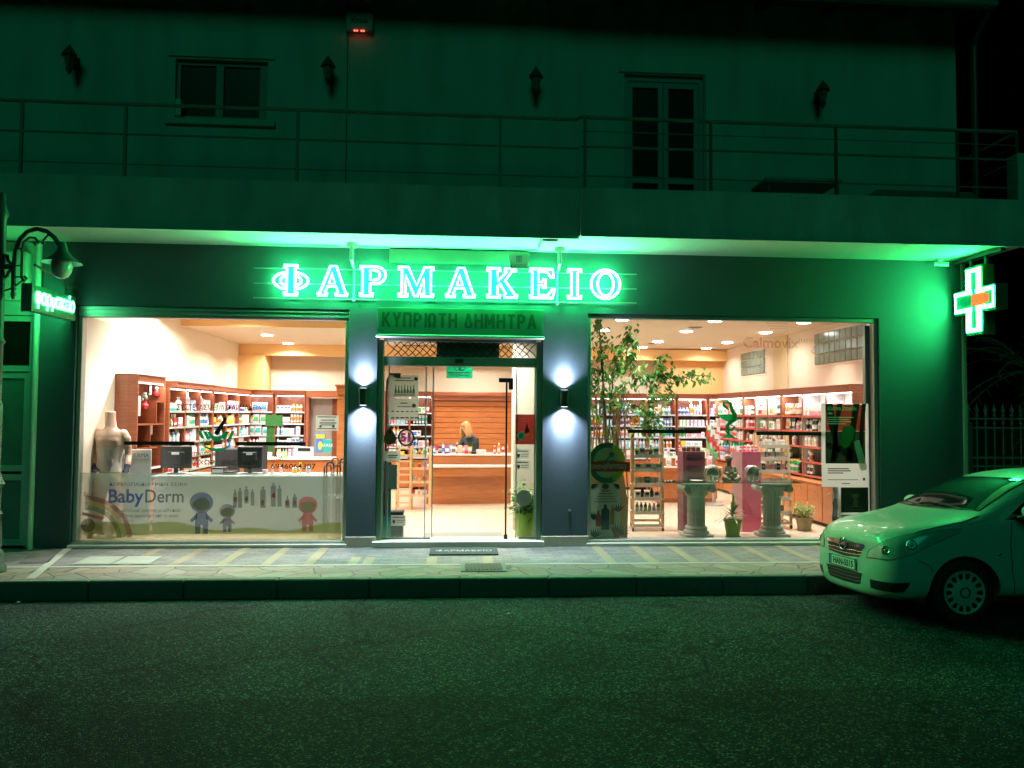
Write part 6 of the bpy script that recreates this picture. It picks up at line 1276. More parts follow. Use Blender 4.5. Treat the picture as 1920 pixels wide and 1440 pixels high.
def dracaena():
    y = .40; x = X_(1374, y, 990); o = thing('spiky_plant', 'striped spiky leaved plant in a square shouldered lime pot between the columns', 'plant', (x,y,FZ)); pot(o, x, y, .125, .255); rnd = random.Random(9)
    g = MB(); st = mat('cream_striped_leaf', (.52,.52,.30), .45, var=.1)
    for k in range(46):
        a = rnd.uniform(0,2*PI); L = rnd.uniform(.26,.46); el = rnd.uniform(.15,1.4); p = Vector((x,y,FZ+.27+.10*(el/1.4))); q = [p]
        for i in range(1,6):
            t = i/5; q.append(p+Vector((math.cos(a)*math.cos(el)*L*t, math.sin(a)*math.cos(el)*L*t, math.sin(el)*L*t-.16*t*t)))
        w = [.012,.019,.018,.014,.008,.001]; sd = Vector((-math.sin(a),math.cos(a),0)); g.m = k%3
        g.add([q[i]+sd*w[i]*s for i in range(6) for s in (-1,1)], [(2*i,2*i+1,2*i+3,2*i+2) for i in range(5)])
    build('foliage', g, [st, LFB, mat('pinkish_leaf', (.55,.36,.24), .5)], o)
dracaena()
# small plants on the ladder stand
x, y, z = s1[4][0]+.2, s1[4][2]+.02, s1[4][3]
# palm beyond the fence
def palm():
    rnd = random.Random(12); c = Vector((9.3,1.2,2.6)); o = thing('palm_tree', 'palm tree fronds reaching into the dark right edge beside the cross sign', 'tree', (c.x,c.y,-.2))
    g = MB(); g.lathe([(.22,0),(.17,1.0),(.15,2.8)], (c.x,c.y,-.2), n=12); build('trunk', g, TW, o); g = MB()
    for k in range(26):
        a = rnd.uniform(0,2*PI); el = rnd.uniform(-.3,1.2); L = rnd.uniform(1.3,1.8); q = []
        for i in range(9): t = i/8; q.append(c+Vector((math.cos(a)*math.cos(el)*L*t, math.sin(a)*math.cos(el)*L*t, math.sin(el)*L*t-.7*t*t)))
        for i in range(2,9):
            for s in (-1,1):
                d = (q[i]-q[i-1]).normalized(); sd = d.cross(Vector((0,0,1))).normalized()*s; e = q[i]+d*.25+sd*.28+Vector((0,0,-.08)); g.add([q[i]-d*.012,q[i]+d*.012,e],[(0,1,2)]); g.add([q[i]-d*.012-Vector((0,0,.004)),e,q[i]+d*.012-Vector((0,0,.004))],[(0,1,2)])
        g.tube(q, .010, n=5)
    build('crown', g, mat('palm_leaf', (.18,.26,.15), .5), o)
palm()
# fence
def fence():
    y = .6; o = thing('railing_fence', 'spear topped iron fence beyond the right corner of the building', 'fence', (9.5,y,-.2)); FM = mat('pale_fence_paint', (.34,.38,.35), .55)
    g = MB(); g.box(7.4,12,y-.15,y+.15,-.2,.55); build('base_wall', g, mat('concrete', (0,0,0)), o)
    zt = atZ(1850,785,y); 
    for z in (zt, atZ(1850,802,y), atZ(1850,858,y), atZ(1850,874,y)): g = MB(); g.box(7.4,12,y-.012,y+.012,z-.012,z+.012); build('rail', g, FM, o)
    proto_ = None; x = 7.52; n = 0
    while x < 11.9:
        if proto_ is None:
            g = MB(); g.cyl((x,y,.55),(x,y,zt+.06),.011,n=8); g.lathe([(.012,.0),(.03,.03),(.012,.06),(.026,.09),(.03,.12),(.014,.16),(.001,.22)], (x,y,zt+.02), n=8); g.ball((x,y,zt-.07),.024,n=8,m=6); proto_ = build('baluster', g, FM, o); X0 = x
        else: c = proto_.copy(); COL.objects.link(c); c.location = (x-X0,0,0)
        x += .142
    g = MB(); g.box(7.68,7.78,y-.14,y-.03,.0,zt-.06); build('post', g, mat('green_post', (.05,.14,.08), .6), o)
fence()
# stored things on the balcony
p = at(1490,310,'y',-.6); o = thing('balcony_table', 'low folding table stored on the right part of the balcony', 'table', (p.x,-.5,4.27)); g = MB(); g.bbox(p.x-.5,p.x+.55,-.85,-.3,4.98,5.03,.01); build('table_top', g, mat('grey_table_top', (.36,.37,.35), .7), o)
for sx in (-.45,.5):
    for sy in (-.8,-.35): g = MB(); g.cyl((p.x+sx,sy,4.27),(p.x+sx,sy,4.98),.015); build('leg', g, IRON, o)
p = at(1700,340,'y',-.6); o = thing('covered_pile', 'long dark covered pile on the balcony beside the right corner', 'pile', (p.x,-.5,4.27)); g = MB(); g.bbox(p.x-.6,p.x+.9,-.85,-.4,4.272,4.92,.08); build('cover', g, mat('dark_tarpaulin', (.16,.18,.16), .6, bump=.8, scale=6), o)

# ------------------------------------------------------------------ skinned figures
def skin(name, nodes, edges, m, parent, sub=2):
    me = bpy.data.meshes.new(name); base = wloc(parent); keys = list(nodes)
    me.from_pydata([tuple(Vector(nodes[k][0])-base) for k in keys], [(keys.index(a), keys.index(b)) for a, b in edges], [])
    o = bpy.data.objects.new(name, me); COL.objects.link(o); md = o.modifiers.new('s', 'SKIN'); md.use_smooth_shade = True
    for i, k in enumerate(keys):
        r = nodes[k][1]; me.skin_vertices[0].data[i].radius = (r, r) if not isinstance(r, tuple) else r; me.skin_vertices[0].data[i].use_root = (i == 0)
    o.modifiers.new('u', 'SUBSURF').levels = sub
    dg = bpy.context.evaluated_depsgraph_get(); dg.update(); ev = bpy.data.meshes.new_from_object(o.evaluated_get(dg)); o.modifiers.clear(); o.data = ev; ev.materials.clear(); ev.materials.append(m)
    for p in ev.polygons: p.use_smooth = True
    o.parent = parent; return o
def hand_nodes(N, E, root, pre, d, side, up, s=1.0, curl=.5):
    """palm, five unequal curled fingers and a thumb from the side of the palm"""
    d = Vector(d).normalized(); side = Vector(side).normalized(); up = Vector(up).normalized(); w = Vector(N[root][0])
    N[pre+'p'] = (w+d*.045*s, .024*s); E.append((root, pre+'p'))
    for k, (o, L) in enumerate(((-.027,.062),(-.009,.074),(.009,.070),(.027,.055))):
        a = w+d*.085*s+side*o*s; b = a+(d*(1-curl*.4)-up*curl*.5)*L*.5*s; c = b+(d*(1-curl)-up*curl)*L*.5*s
        N[pre+'a%d'%k] = (a, .0095*s); N[pre+'b%d'%k] = (b, .0085*s); N[pre+'c%d'%k] = (c, .007*s); E += [(pre+'p',pre+'a%d'%k),(pre+'a%d'%k,pre+'b%d'%k),(pre+'b%d'%k,pre+'c%d'%k)]
    t1 = w+d*.05*s-side*.04*s-up*.008*s; t2 = t1+(d*.6-side*.5-up*.4)*.04*s; N[pre+'t1'] = (t1,.011*s); N[pre+'t2'] = (t2,.009*s); E += [(pre+'p',pre+'t1'),(pre+'t1',pre+'t2')]
def blob(name, g, m, parent, voxel=.012, it=6):
    """fuses overlapping solids into one continuous skin"""
    o = build(name, g, m, parent); md = o.modifiers.new('r', 'REMESH'); md.mode = 'VOXEL'; md.voxel_size = voxel; sm = o.modifiers.new('s', 'SMOOTH'); sm.factor = .5; sm.iterations = it
    dg = bpy.context.evaluated_depsgraph_get(); dg.update(); me = bpy.data.meshes.new_from_object(o.evaluated_get(dg)); o.modifiers.clear(); o.data = me
    for p in me.polygons: p.use_smooth = True
    me.materials.clear(); me.materials.append(m); return o
def mannequin():
    y = .62; b0 = at(206,1010,'y',y); c = at(208,800,'y',y); cx = c.x; z = lambda py: at(208,py,'y',y).z; o = thing('mannequin', 'headless tan male mannequin wearing a white lumbar belt and dark wrist supports', 'mannequin', (b0.x,y,FZ)); SK = mat('mannequin_skin', (.62,.42,.32), .5, var=.04)
    V = lambda px, py, dy=0: at(px, py, 'y', y+dy); g = MB()
    g.tube([V(207,771), V(207,785), V(208,800), V(208,812)], [.070,.070,.078,.11], n=20)            # neck
    rows = [(804,.09,.07),(809,.17,.095),(815,.20,.115),(824,.195,.125),(836,.18,.122),(848,.155,.108),(862,.140,.10),(874,.148,.10),(886,.165,.112),(898,.170,.118),(906,.15,.11)]
    vs = []; fs = []; n = 28
    for py, rx, ry in rows:
        for i in range(n): t = 2*PI*i/n; ct, st = math.cos(t), math.sin(t); vs.append((cx+rx*math.copysign(abs(ct)**.8, ct), y+ry*math.copysign(abs(st)**.8, st), z(py)))
    for k in range(len(rows)-1): fs += [(k*n+i, k*n+(i+1)%n, (k+1)*n+(i+1)%n, (k+1)*n+i) for i in range(n)]
    fs += [tuple(range(n))[::-1], tuple((len(rows)-1)*n+i for i in range(n))]; g.add(vs, fs)
    for q in (-1, 1):
        g.ball((cx+q*.082, y-.085, z(826)), .082, .045, .062)                                      # chest muscles
        g.ball((cx+q*.035, y-.095, z(842)), .032, .022, .045); g.ball((cx+q*.035, y-.092, z(853)), .032, .020, .042)
    arms = {}
    for s, q, pts in (('l',-1,[(185,814,0),(176,822,.0),(168,840,.04),(164,855,.06),(170,867,.0),(178,880,-.08)]), ('r',1,[(231,814,0),(237,822,0),(240,840,.03),(241,854,.03),(240,868,-.04),(237,880,-.09)])):
        P3 = [V(*p) for p in pts]; g.tube(P3, [.066,.062,.050,.043,.042,.028], n=16); g.ball(P3[0], .072, .070, .070); arms[s] = P3
        w = P3[-1]; d = (P3[-1]-P3[-2]).normalized(); side = Vector((-q*.8,-.5,.1)).normalized(); g.tube([w, w+d*.04, w+d*.085], [.030,.040,.034], n=12)
        for k, (a, L) in enumerate(((-.03,.055),(-.010,.070),(.010,.066),(.03,.05))): r0 = w+d*.075+side*a; g.tube([r0, r0+d*L*.55+Vector((0,-.006,0)), r0+d*L+Vector((-q*.012,.008,0))], [.0115,.0105,.008], n=8)
        r0 = w+d*.03-side*.03; g.tube([r0, r0+d*.035-side*.022, r0+d*.065-side*.026], [.014,.012,.010], n=8)
    for q in (-1, 1):
        x = cx+q*.095; g.tube([(x,y,z(898)),(x+q*.01,y-.01,.72),(x+q*.02,y-.01,.56),(x+q*.025,y+.01,.42),(x+q*.03,y+.01,.25),(x+q*.03,y,.12)], [.10,.098,.068,.066,.048,.038], n=18); g.ball((x+q*.035,y-.06,.085), .045,.11,.034)
    blob('body', g, SK, o)
    def ring(pyt, pyb, k, nm, m):
        g = MB(); g.smooth = True; vs = []; R = 6
        for j in range(R+1):
            py = pyb+(pyt-pyb)*j/R
            for a, b in zip(rows, rows[1:]):
                if a[0] <= py <= b[0]: t = (py-a[0])/(b[0]-a[0]); rx, ry = a[1]+(b[1]-a[1])*t+k, a[2]+(b[2]-a[2])*t+k
            for i in range(n): t = 2*PI*i/n; ct, st = math.cos(t), math.sin(t); vs.append((cx+rx*math.copysign(abs(ct)**.8, ct), y+ry*math.copysign(abs(st)**.8, st), z(py)))
        g.add(vs, [(k_*n+i, k_*n+(i+1)%n, (k_+1)*n+(i+1)%n, (k_+1)*n+i) for k_ in range(R) for i in range(n)]); return build(nm, g, m, o)
    ring(838, 884, .010, 'lumbar_belt', mat('white_elastic', (.60,.56,.52), .8, var=.12, scale=60)); ring(885, 900, .008, 'briefs', mat('cream_cloth', (.55,.45,.28), .8))
    g = MB(); g.box(cx+.03,cx+.04,y-.135,y-.10,z(882),z(842)); g.box(cx+.015,cx+.085,y-.13,y-.10,z(868),z(860)); build('belt_fastener', g, mat('grey_velcro', (.36,.33,.34), .8, var=0), o)
    for s in 'lr':
        f, w = arms[s][-2], arms[s][-1]; d = (w-f).normalized(); g = MB(); g.tube([f.lerp(w,.35), w, w+d*.04, w+d*.085], [.043,.034,.046,.042], n=14); build('wrist_support', g, mat('navy_support', (.02,.03,.06), .7), o)
    g = MB(); g.lathe([(.2,0),(.2,.015),(.03,.03)], (b0.x,y,FZ), n=24); build('base_plate', g, ALU, o)
mannequin()
def woman():
    y = 5.5; P = lambda a, b, dy=0: at(a, b, 'y', y+dy); b0 = P(882,900); o = thing('person', 'blonde woman in a dark quilted jacket standing behind the service counter looking down', 'person', (b0.x,y,FZ)); SKIN = mat('fair_skin', (.62,.36,.27), .5, var=.04)
    JK = mat('dark_green_jacket', (.010,.022,.02), .6, var=.5, scale=12, bump=.5); N = {}; E = []
    N['pel'] = (P(886,868), (.15,.12)); N['waist'] = (P(886,852), (.135,.11)); N['chest'] = (P(883,832), (.15,.115)); N['nb'] = (P(880,818), (.07,.06)); N['neck'] = (P(877,813,-.03), .05); N['hd'] = (P(873,806,-.07), .062); N['hd2'] = (P(872,800,-.08), .085); N['top'] = (P(873,795,-.07), .07)
    E += [('pel','waist'),('waist','chest'),('chest','nb'),('nb','neck'),('neck','hd'),('hd','hd2'),('hd2','top')]
    for s, sh, el, wr, dy in (('n',(894,825),(893,843),(884,851),-.25),('f',(868,824),(863,838),(858,846),-.30)):
        N['s'+s] = (P(*sh), .062); N['e'+s] = (P(*el, dy=-.02), .048); N['w'+s] = (P(*wr, dy=dy), .026); E += [('chest','s'+s),('s'+s,'e'+s),('e'+s,'w'+s)]
        hand_nodes(N, E, 'w'+s, 'h'+s, (-.6,-.7,-.15), (.5,-.6,0), (0,0,1), s=.9)
    for s, q in (('l',-1),('r',1)):
        x = b0.x+q*.10; N['t'+s] = ((x,y,.80), .085); N['k'+s] = ((x,y-.01,.48), .055); N['a'+s] = ((x,y,.13), .036); N['o'+s] = ((x,y-.13,.085), .032); E += [('pel','t'+s),('t'+s,'k'+s),('k'+s,'a'+s),('a'+s,'o'+s)]
    skin('body', N, E, SKIN, o)
    # jacket: the same skeleton, thicker, ending at neck and wrists
    NJ = {k: (v[0], tuple(r*1.13 for r in v[1]) if isinstance(v[1], tuple) else v[1]*1.22) for k, v in N.items() if k in ('pel','waist','chest','nb','sn','en','sf','ef')}
    for s in 'nf': e = Vector(N['e'+s][0]); w = Vector(N['w'+s][0]); NJ['c'+s] = (e.lerp(w,.82), .038)
    skin('jacket', NJ, [('pel','waist'),('waist','chest'),('chest','nb'),('chest','sn'),('sn','en'),('en','cn'),('chest','sf'),('sf','ef'),('ef','cf')], JK, o)
    NT = {'pel':(N['pel'][0],(.155,.125))}; 
    for s in 'lr': NT['t'+s] = (N['t'+s][0],.095); NT['k'+s] = (N['k'+s][0],.066); NT['a'+s] = (N['a'+s][0],.05)
    skin('trousers', NT, [('pel','tl'),('tl','kl'),('kl','al'),('pel','tr'),('tr','kr'),('kr','ar')], pm('black'), o)
    g = MB(); c = Vector(N['nb'][0]); g.tube([c+Vector((.07*math.cos(t),-.01+.07*math.sin(t)-.02,.02*math.cos(t))) for t in [2*PI*i/14 for i in range(14)]], .028, n=8, closed=True); build('scarf', g, mat('purple_grey_scarf', (.16,.12,.18), .8, var=.3, scale=30), o)
    h = Vector(N['hd2'][0]); HR = mat('blonde_hair', (.50,.30,.10), .5, var=.35, scale=40, stretch=(6,6,1))
    fd = Vector((-.80,-.55,-.22)).normalized(); sd = Vector((0,0,1)).cross(fd).normalized(); up = fd.cross(sd)
    g = MB(); g.ball(h-fd*.028+up*.012, .094, .094, .100, n=20, m=12); rnd = random.Random(2)
    for k in range(44):
        a = math.radians(62+236*k/43); dr = fd*math.cos(a)+sd*math.sin(a); dr.z = 0; dr.normalize(); bx = h+dr*.085-fd*.012; L = .17+.05*rnd.random(); e = bx+dr*.03+Vector((.01*rnd.random(),0,-L))
        g.tube([h-fd*.01+dr*.03+up*.088, bx+Vector((0,0,.05)), bx+dr*.012+Vector((0,0,-.02)), bx.lerp(e,.65)+dr*.02, e], [.012,.020,.022,.020,.006], n=6)
    for k in range(9): a = (k-4)*.20; q = h+fd*.070*math.cos(a)+sd*.085*math.sin(a)+up*.062; g.tube([h+up*.098-fd*.01, q, q+fd*.006+sd*.012-up*.03], [.014,.014,.005], n=6)
    build('hair', g, HR, o)
    f = h+fd*.074
    g = MB(); g.add([f+up*.022-sd*.008, f+up*.022+sd*.008, f+fd*.026-up*.012, f-sd*.014-up*.018, f+sd*.014-up*.018], [(0,2,1),(0,3,2),(1,2,4),(3,4,2)]); build('nose', g, SKIN, o)
    for q in (-1, 1):
        g = MB(); g.ball(f+sd*q*.030+up*.014-fd*.004, .010, .010, .006, n=8, m=6); build('eye', g, mat('eye_dark', (.03,.02,.02), .3, var=0), o)
        g = MB(); g.tube([f+sd*q*.016+up*.032, f+sd*q*.030+up*.037-fd*.004, f+sd*q*.045+up*.032-fd*.014], .0035, n=5); build('eyebrow', g, mat('eyebrow_brown', (.25,.14,.06), .7, var=0), o)
        g = MB(); g.ball(h+sd*q*.078-fd*.0-up*.008, .009, .012, .019, n=8, m=6); build('ear', g, SKIN, o)
    g = MB(); g.tube([f-sd*.020-up*.042-fd*.006, f-up*.043+fd*.002, f+sd*.020-up*.042-fd*.006], .005, n=6); build('mouth', g, mat('lips', (.45,.10,.09), .5, var=0), o)
woman()
# seated child bust on the glass shelf
def statue():
    y = .42; c = at(1368,901,'y',y); z = .8625; x = c.x; o = thing('statue', 'seated bronze coloured child statue between the round gift packs', 'statue', (x,y,z)); M_ = mat('bronze_brown', (.17,.12,.07), .5, metal=.2, var=.25, scale=20); N = {}; E = []
    V = lambda a, b, d: Vector((x+a, y+b, z+d))
    N['pel'] = (V(.0,0,.07), .075); N['ch'] = (V(-.01,0,.18), (.07,.055)); N['nb'] = (V(-.01,0,.235), .035); N['nk'] = (V(-.015,-.01,.26), .028); N['hd'] = (V(-.02,-.015,.31), .052); N['tp'] = (V(-.02,-.01,.345), .045)
    E += [('pel','ch'),('ch','nb'),('nb','nk'),('nk','hd'),('hd','tp')]
    for s, q in (('l',-1),('r',1)):
        N['s'+s] = (V(q*.075,0,.205), .033); N['e'+s] = (V(q*.095,-.04,.13), .026); N['w'+s] = (V(q*.02,-.09,.11), .018); N['k'+s] = (V(q*.13,-.09,.055), .045); N['a'+s] = (V(q*.02,-.14,.03), .026); E += [('ch','s'+s),('s'+s,'e'+s),('e'+s,'w'+s),('pel','k'+s),('k'+s,'a'+s)]
    skin('figure', N, E, M_, o)
    g = MB(); r = random.Random(1)
    for _ in range(26): t = r.uniform(0,2*PI); ph = r.uniform(.1,1.3); g.ball(V(-.02+.052*math.cos(t)*math.cos(ph),.0+.05*math.sin(t)*math.cos(ph),.325+.055*math.sin(ph)), .016, n=7, m=5)
    build('curly_hair', g, mat('bronze_light', (.30,.24,.16), .5, var=.2), o)
    g = MB(); g.lathe([(.12,0),(.115,.012)], (x,y-.03,z), n=20); build('base', g, M_, o)
statue()

# ornaments on the cabinets and litter on the road
for px, py, y, lab, c1, c2 in ((583,734,7.2,'small white and orange ornament on top of the cabinet above the doorway','orange','white'),(1262,737,7.2,'yellow box lying on top of the cabinet behind the indoor tree','yellow','white'),(1276,737,7.2,'blue box on top of the cabinet beside the yellow box','blue','white')):
    x = X_(px, y, 735); put('carton', c1, c2, (x, y+.08, 2.345), 0, (1.6,1,1.0), lab, 'boxes on top of the cabinets')
for k, (px, py, nm, lab, c) in enumerate(((565,1187,'fallen_leaf','pale dry leaf lying on the road left of the middle','dry'),(1335,1206,'fallen_leaf','thin dry leaf on the road right of the middle','dry'),(955,1152,'paper_scrap','small paper scrap near the kerb in front of the entrance','paper'),(35,1131,'paper_scrap','tiny white paper scrap by the kerb at the far left','paper'),(962,1411,'fallen_leaf','small leaf near the bottom centre of the road','dry'),(1033,1300,'fallen_leaf','small dark leaf at the seam of the asphalt','dry'),(1432,1110,'cigarette_packet','crushed greenish packet lying in the gutter left of the car','paper'),(400,1262,'fallen_leaf','curled leaf on the left part of the road','dry'))):
    p = at(px, py, 'z', -.10 if py < 1230 else -.06); z = road_z(p.y)
    p = at(px, py, 'z', z); rr = random.Random(k); g = MB(); w = .026 if c == 'dry' else .03; a = rr.uniform(-.4,.4); d = Vector((math.cos(a),math.sin(a),0)); s_ = Vector((-d.y,d.x,0)); q = Vector((p.x,p.y,z+.006))
    g.add([q-d*w, q-d*w*.3+s_*w*.4+Vector((0,0,.012)), q+d*w*.5+s_*w*.35+Vector((0,0,.018)), q+d*w+Vector((0,0,.004)), q+d*w*.4-s_*w*.4+Vector((0,0,.010)), q-d*w*.4-s_*w*.35+Vector((0,0,.004))], [(0,1,2,3,4,5)])
    tag(build(nm, g, mat('dry_leaf_litter', (.40,.36,.22), .7) if c == 'dry' else mat('scrap_paper', (.6,.62,.58), .7), loc=tuple(q)), lab, nm.replace('_', ' '))
# loose goods on the counters and desk
rr = random.Random(21)
def counter_goods(px0, px1, step, y, z, where, seed, kinds=('wide_carton','carton','bottle','tube','packet'), pal=None):
    rr = random.Random(seed); px = px0; i = 0; pal = pal or WB+[('red','white'),('green','white'),('pink','white'),('yellow','red'),('orange','white'),('lime','white')]
    while px < px1 and i < 20:
        kd = rr.choice(kinds); c1, c2 = rr.choice(pal); x = X_(px, y, 850)
        put(kd, c1, c2, (x, y+rr.uniform(-.05,.08), z+.001), rr.uniform(-.35,.35), (rr.uniform(.8,1.1), 1, rr.uniform(.8,1.5)), '%s and %s %s, %s from left %s' % (c1, c2, kd.replace('_',' '), ORD[i], where), 'goods standing '+where); i += 1
        px += step*(1.9 if kd == 'wide_carton' else 1)*rr.uniform(.9, 1.2)
counter_goods(1236, 1340, 8.5, 4.75, .98, 'on the sales counter', 3)
counter_goods(1240, 1338, 14, 4.45, .80, 'on the sales counter ledge', 8)
counter_goods(492, 550, 7.5, 3.55, 1.0, 'on the back counter', 5, pal=[('white','green'),('lime','white'),('white','blue'),('white','pink'),('white','purple')])
counter_goods(366, 400, 9, 1.35, .891, 'on the desk between the monitors', 6, kinds=('pump_bottle','jar','carton'), pal=[('white','pink'),('white','red'),('sky blue','white')])
counter_goods(498, 590, 13, 1.35, .891, 'on the right half of the desk', 7, kinds=('carton','jar','tube'), pal=[('white','pink'),('white','sky blue'),('yellow','white')])
for k, (px, lab) in enumerate(((512,'white sheet of paper lying on the desk right of the monitors'),(560,'white sheet of paper at the right end of the desk'))):
    x = X_(px, 1.25, 885); g = MB(); g.add([(x-.15,1.15,.8925),(x+.12,1.12,.8925),(x+.15,1.33,.894),(x-.12,1.36,.893)], [(0,1,2,3)]); tag(build('paper_sheet', g, WHITE, loc=(x,1.25,.8925)), lab, 'paper')
# bunch display in red and green beside the sales counter
x = X_(1334, 4.3, 830); o = thing('card_carousel', 'turning rack of red, white and green packets beside the sales counter', 'display stand', (x,4.2,FZ))
g = MB(); g.cyl((x,4.2,FZ),(x,4.2,1.62),.02); g.lathe([(.2,0),(.2,.03),(.03,.05)], (x,4.2,FZ), n=20); build('stem', g, ALU, o)
for k in range(40):
    a = k*2.4; z = .95+.018*k; c = ('red','white','green','white','pink')[k%5]; g = MB(); q = Vector((x+.13*math.cos(a), 4.2+.13*math.sin(a), z)); s_ = Vector((-math.sin(a), math.cos(a), 0))*.045
    g.add([q-s_, q+s_, q+s_+Vector((0,0,.10)), q-s_+Vector((0,0,.10))], [(0,1,2,3)]); build('hanging_packet', g, pm(c), o)
# ------------------------------------------------------------------ parked car
def car():
    XF, YC, ZR, SH = 3.80, -2.87, -.10, .060
    o = thing('parked_car', 'silver white hatchback parked at the kerb with its bonnet before the right window', 'car', (XF+2, YC, ZR))
    def W(u, w, h):
        if u < .6: u = u+.16*(1-max(u,-.05)/.6)**1.4
        return Vector((XF+u, YC+w, ZR+h-SH*(w+.83)))
    PAINT = mat('pale_car_paint', (.54,.60,.58), .38, metal=0, var=.02, coat=.35); CG = mat('car_glass', (.006,.008,.008), .04, var=0, coat=0, spec=.9); CB = mat('car_black_plastic', (.012,.012,.012), .5, var=0); CH = mat('chrome', (.75,.75,.75), .12, metal=1, var=0)
    st = [ # u, hb, wb, wm, wm2, ws, hs, wt, ht, hc
     (.00,.27,.26,.36,.38,.34,.66,.26,.715,.73),(.045,.22,.46,.56,.56,.50,.68,.40,.755,.775),(.14,.19,.64,.72,.71,.65,.71,.52,.81,.835),(.34,.18,.74,.80,.79,.74,.78,.61,.875,.90),(.62,.19,.78,.83,.83,.79,.86,.66,.93,.955),
     (.95,.20,.79,.835,.835,.80,.915,.69,.985,1.01),(1.12,.20,.80,.84,.84,.80,.935,.69,1.03,1.06),(1.35,.20,.80,.84,.84,.80,.955,.65,1.16,1.20),(1.75,.20,.80,.84,.84,.80,.97,.59,1.36,1.41),(2.2,.20,.80,.84,.84,.80,.98,.57,1.43,1.48),
     (2.9,.20,.80,.84,.84,.80,.99,.56,1.42,1.47),(3.4,.22,.79,.83,.83,.79,1.0,.55,1.36,1.41),(3.75,.26,.74,.79,.79,.75,.99,.50,1.16,1.2),(3.93,.30,.66,.72,.72,.66,.93,.44,1.0,1.03),(4.0,.36,.5,.6,.6,.52,.86,.36,.92,.94)]
    ring = lambda s: [(0,s[1]),(s[2]*.7,s[1]),(s[2],s[1]+.05),(s[3],.38),(s[4],.58),(s[5],s[6]),((s[5]+s[7])/2+.015,(s[6]+s[8])/2),(s[7],s[8]),(s[7]*.55,s[8]+(s[9]-s[8])*.75),(0,s[9])]
    vs = []; fs = []
    for s in st:
        r = ring(s); full = [(-w,h) for w,h in r]+[(w,h) for w,h in r[-2:0:-1]]
        bow = [0]*len(full)
        for w, h in full: vs.append((s[0] + (.0 if s[0] > .1 else (.03 if h > .62 else 0)), w, h))
    n = 18
    for j in range(len(st)-1):
        for i in range(n): fs.append((j*n+i,(j+1)*n+i,(j+1)*n+(i+1)%n,j*n+(i+1)%n))
    fs.append(tuple(range(n))); fs.append(tuple((len(st)-1)*n+i for i in range(n))[::-1])
    me = bpy.data.meshes.new('body'); me.from_pydata(vs, [], fs); b = bpy.data.objects.new('body', me); COL.objects.link(b); b.modifiers.new('u','SUBSURF').levels = 3
    dg = bpy.context.evaluated_depsgraph_get(); dg.update(); me2 = bpy.data.meshes.new_from_object(b.evaluated_get(dg)); b.modifiers.clear(); b.data = me2
    bm = bmesh.new(); bm.from_mesh(me2); bmesh.ops.recalc_face_normals(bm, faces=bm.faces[:]); bm.to_mesh(me2)
    bvh = BVHTree.FromBMesh(bm); bm.free()
    # wheel arches cut out
    for u in (.91, 3.42):
        g = MB(); g.cyl((u,-1.2,.30),(u,1.2,.30),.345,n=40); c = build('cutter', g, CB); md = b.modifiers.new('b','BOOLEAN'); md.operation = 'DIFFERENCE'; md.object = c; md.solver = 'EXACT'
        dg = bpy.context.evaluated_depsgraph_get(); dg.update(); m3 = bpy.data.meshes.new_from_object(b.evaluated_get(dg)); b.modifiers.clear(); b.data = m3; bpy.data.objects.remove(c)
    base = wloc(o); d = b.data; d.materials.clear(); d.materials.append(PAINT); d.materials.append(CB)
    for v in d.vertices: v.co = W(*v.co)-base
    for p in d.polygons: p.use_smooth = True; p.material_index = 0
    try: d.set_sharp_from_angle(angle=math.radians(38))
    except Exception: pass
    b.parent = o
    def snap(p, off):
        q = bvh.find_nearest(Vector(p)); return W(*(q[0]+q[1]*off))
    def res(line, n):
        L = [Vector(p) for p in line]; out = []
        for i in range(n+1):
            t = i/n*(len(L)-1); k = min(int(t), len(L)-2); out.append(L[k].lerp(L[k+1], t-k))
        return out
    def patch(nm, lo, hi, m, off=.004, nu=24, nv=8, parent=o):
        A, B = res(lo, nu), res(hi, nu); g = MB(); g.smooth = True
        vs = [snap(a.lerp(c, j/nv), off) for j in range(nv+1) for a, c in zip(A, B)]
        g.add(vs, [(j*(nu+1)+i,j*(nu+1)+i+1,(j+1)*(nu+1)+i+1,(j+1)*(nu+1)+i) for j in range(nv) for i in range(nu)]); return build(nm, g, m, parent)
    def line(nm, pts, r, m, off=.001, n=30, closed=False, parent=o): g = MB(); g.tube([snap(p, off) for p in res(pts, n)], r, n=5, closed=closed); return build(nm, g, m, parent)
    patch('windscreen', [(1.17,-.64,1.04),(1.08,-.3,1.05),(1.06,0,1.06),(1.08,.3,1.05),(1.17,.64,1.04)], [(1.76,-.53,1.385),(1.70,-.25,1.40),(1.69,0,1.40),(1.70,.25,1.40),(1.76,.53,1.385)], CG, nu=30, nv=16)
    line('windscreen_seal', [(1.17,-.64,1.04),(1.08,-.3,1.05),(1.06,0,1.06),(1.08,.3,1.05),(1.17,.64,1.04)], .010, CB)
    line('windscreen_seal', [(1.17,-.655,1.04),(1.45,-.60,1.23),(1.77,-.545,1.385)], .007, CB)
    for s in (-1, 1):
        patch('side_window', [(1.33,s*.80,.985),(1.8,s*.81,.99),(2.35,s*.81,1.0)], [(1.38,s*.78,1.01),(1.85,s*.63,1.32),(2.35,s*.60,1.38)], CG)
        patch('side_window', [(2.43,s*.81,1.0),(3.0,s*.8,1.01),(3.35,s*.79,1.03)], [(2.43,s*.60,1.38),(2.95,s*.60,1.36),(3.3,s*.64,1.24)], CG)
        h = patch('headlight', [(.075,s*.42,.575),(.20,s*.62,.575),(.42,s*.765,.665),(.90,s*.80,.875)], [(.10,s*.44,.645),(.24,s*.60,.745),(.46,s*.70,.825),(.90,s*.785,.895)], mat('headlight_lens', (.42,.50,.45), .22, var=0, spec=.9, coat=.6), off=.006)
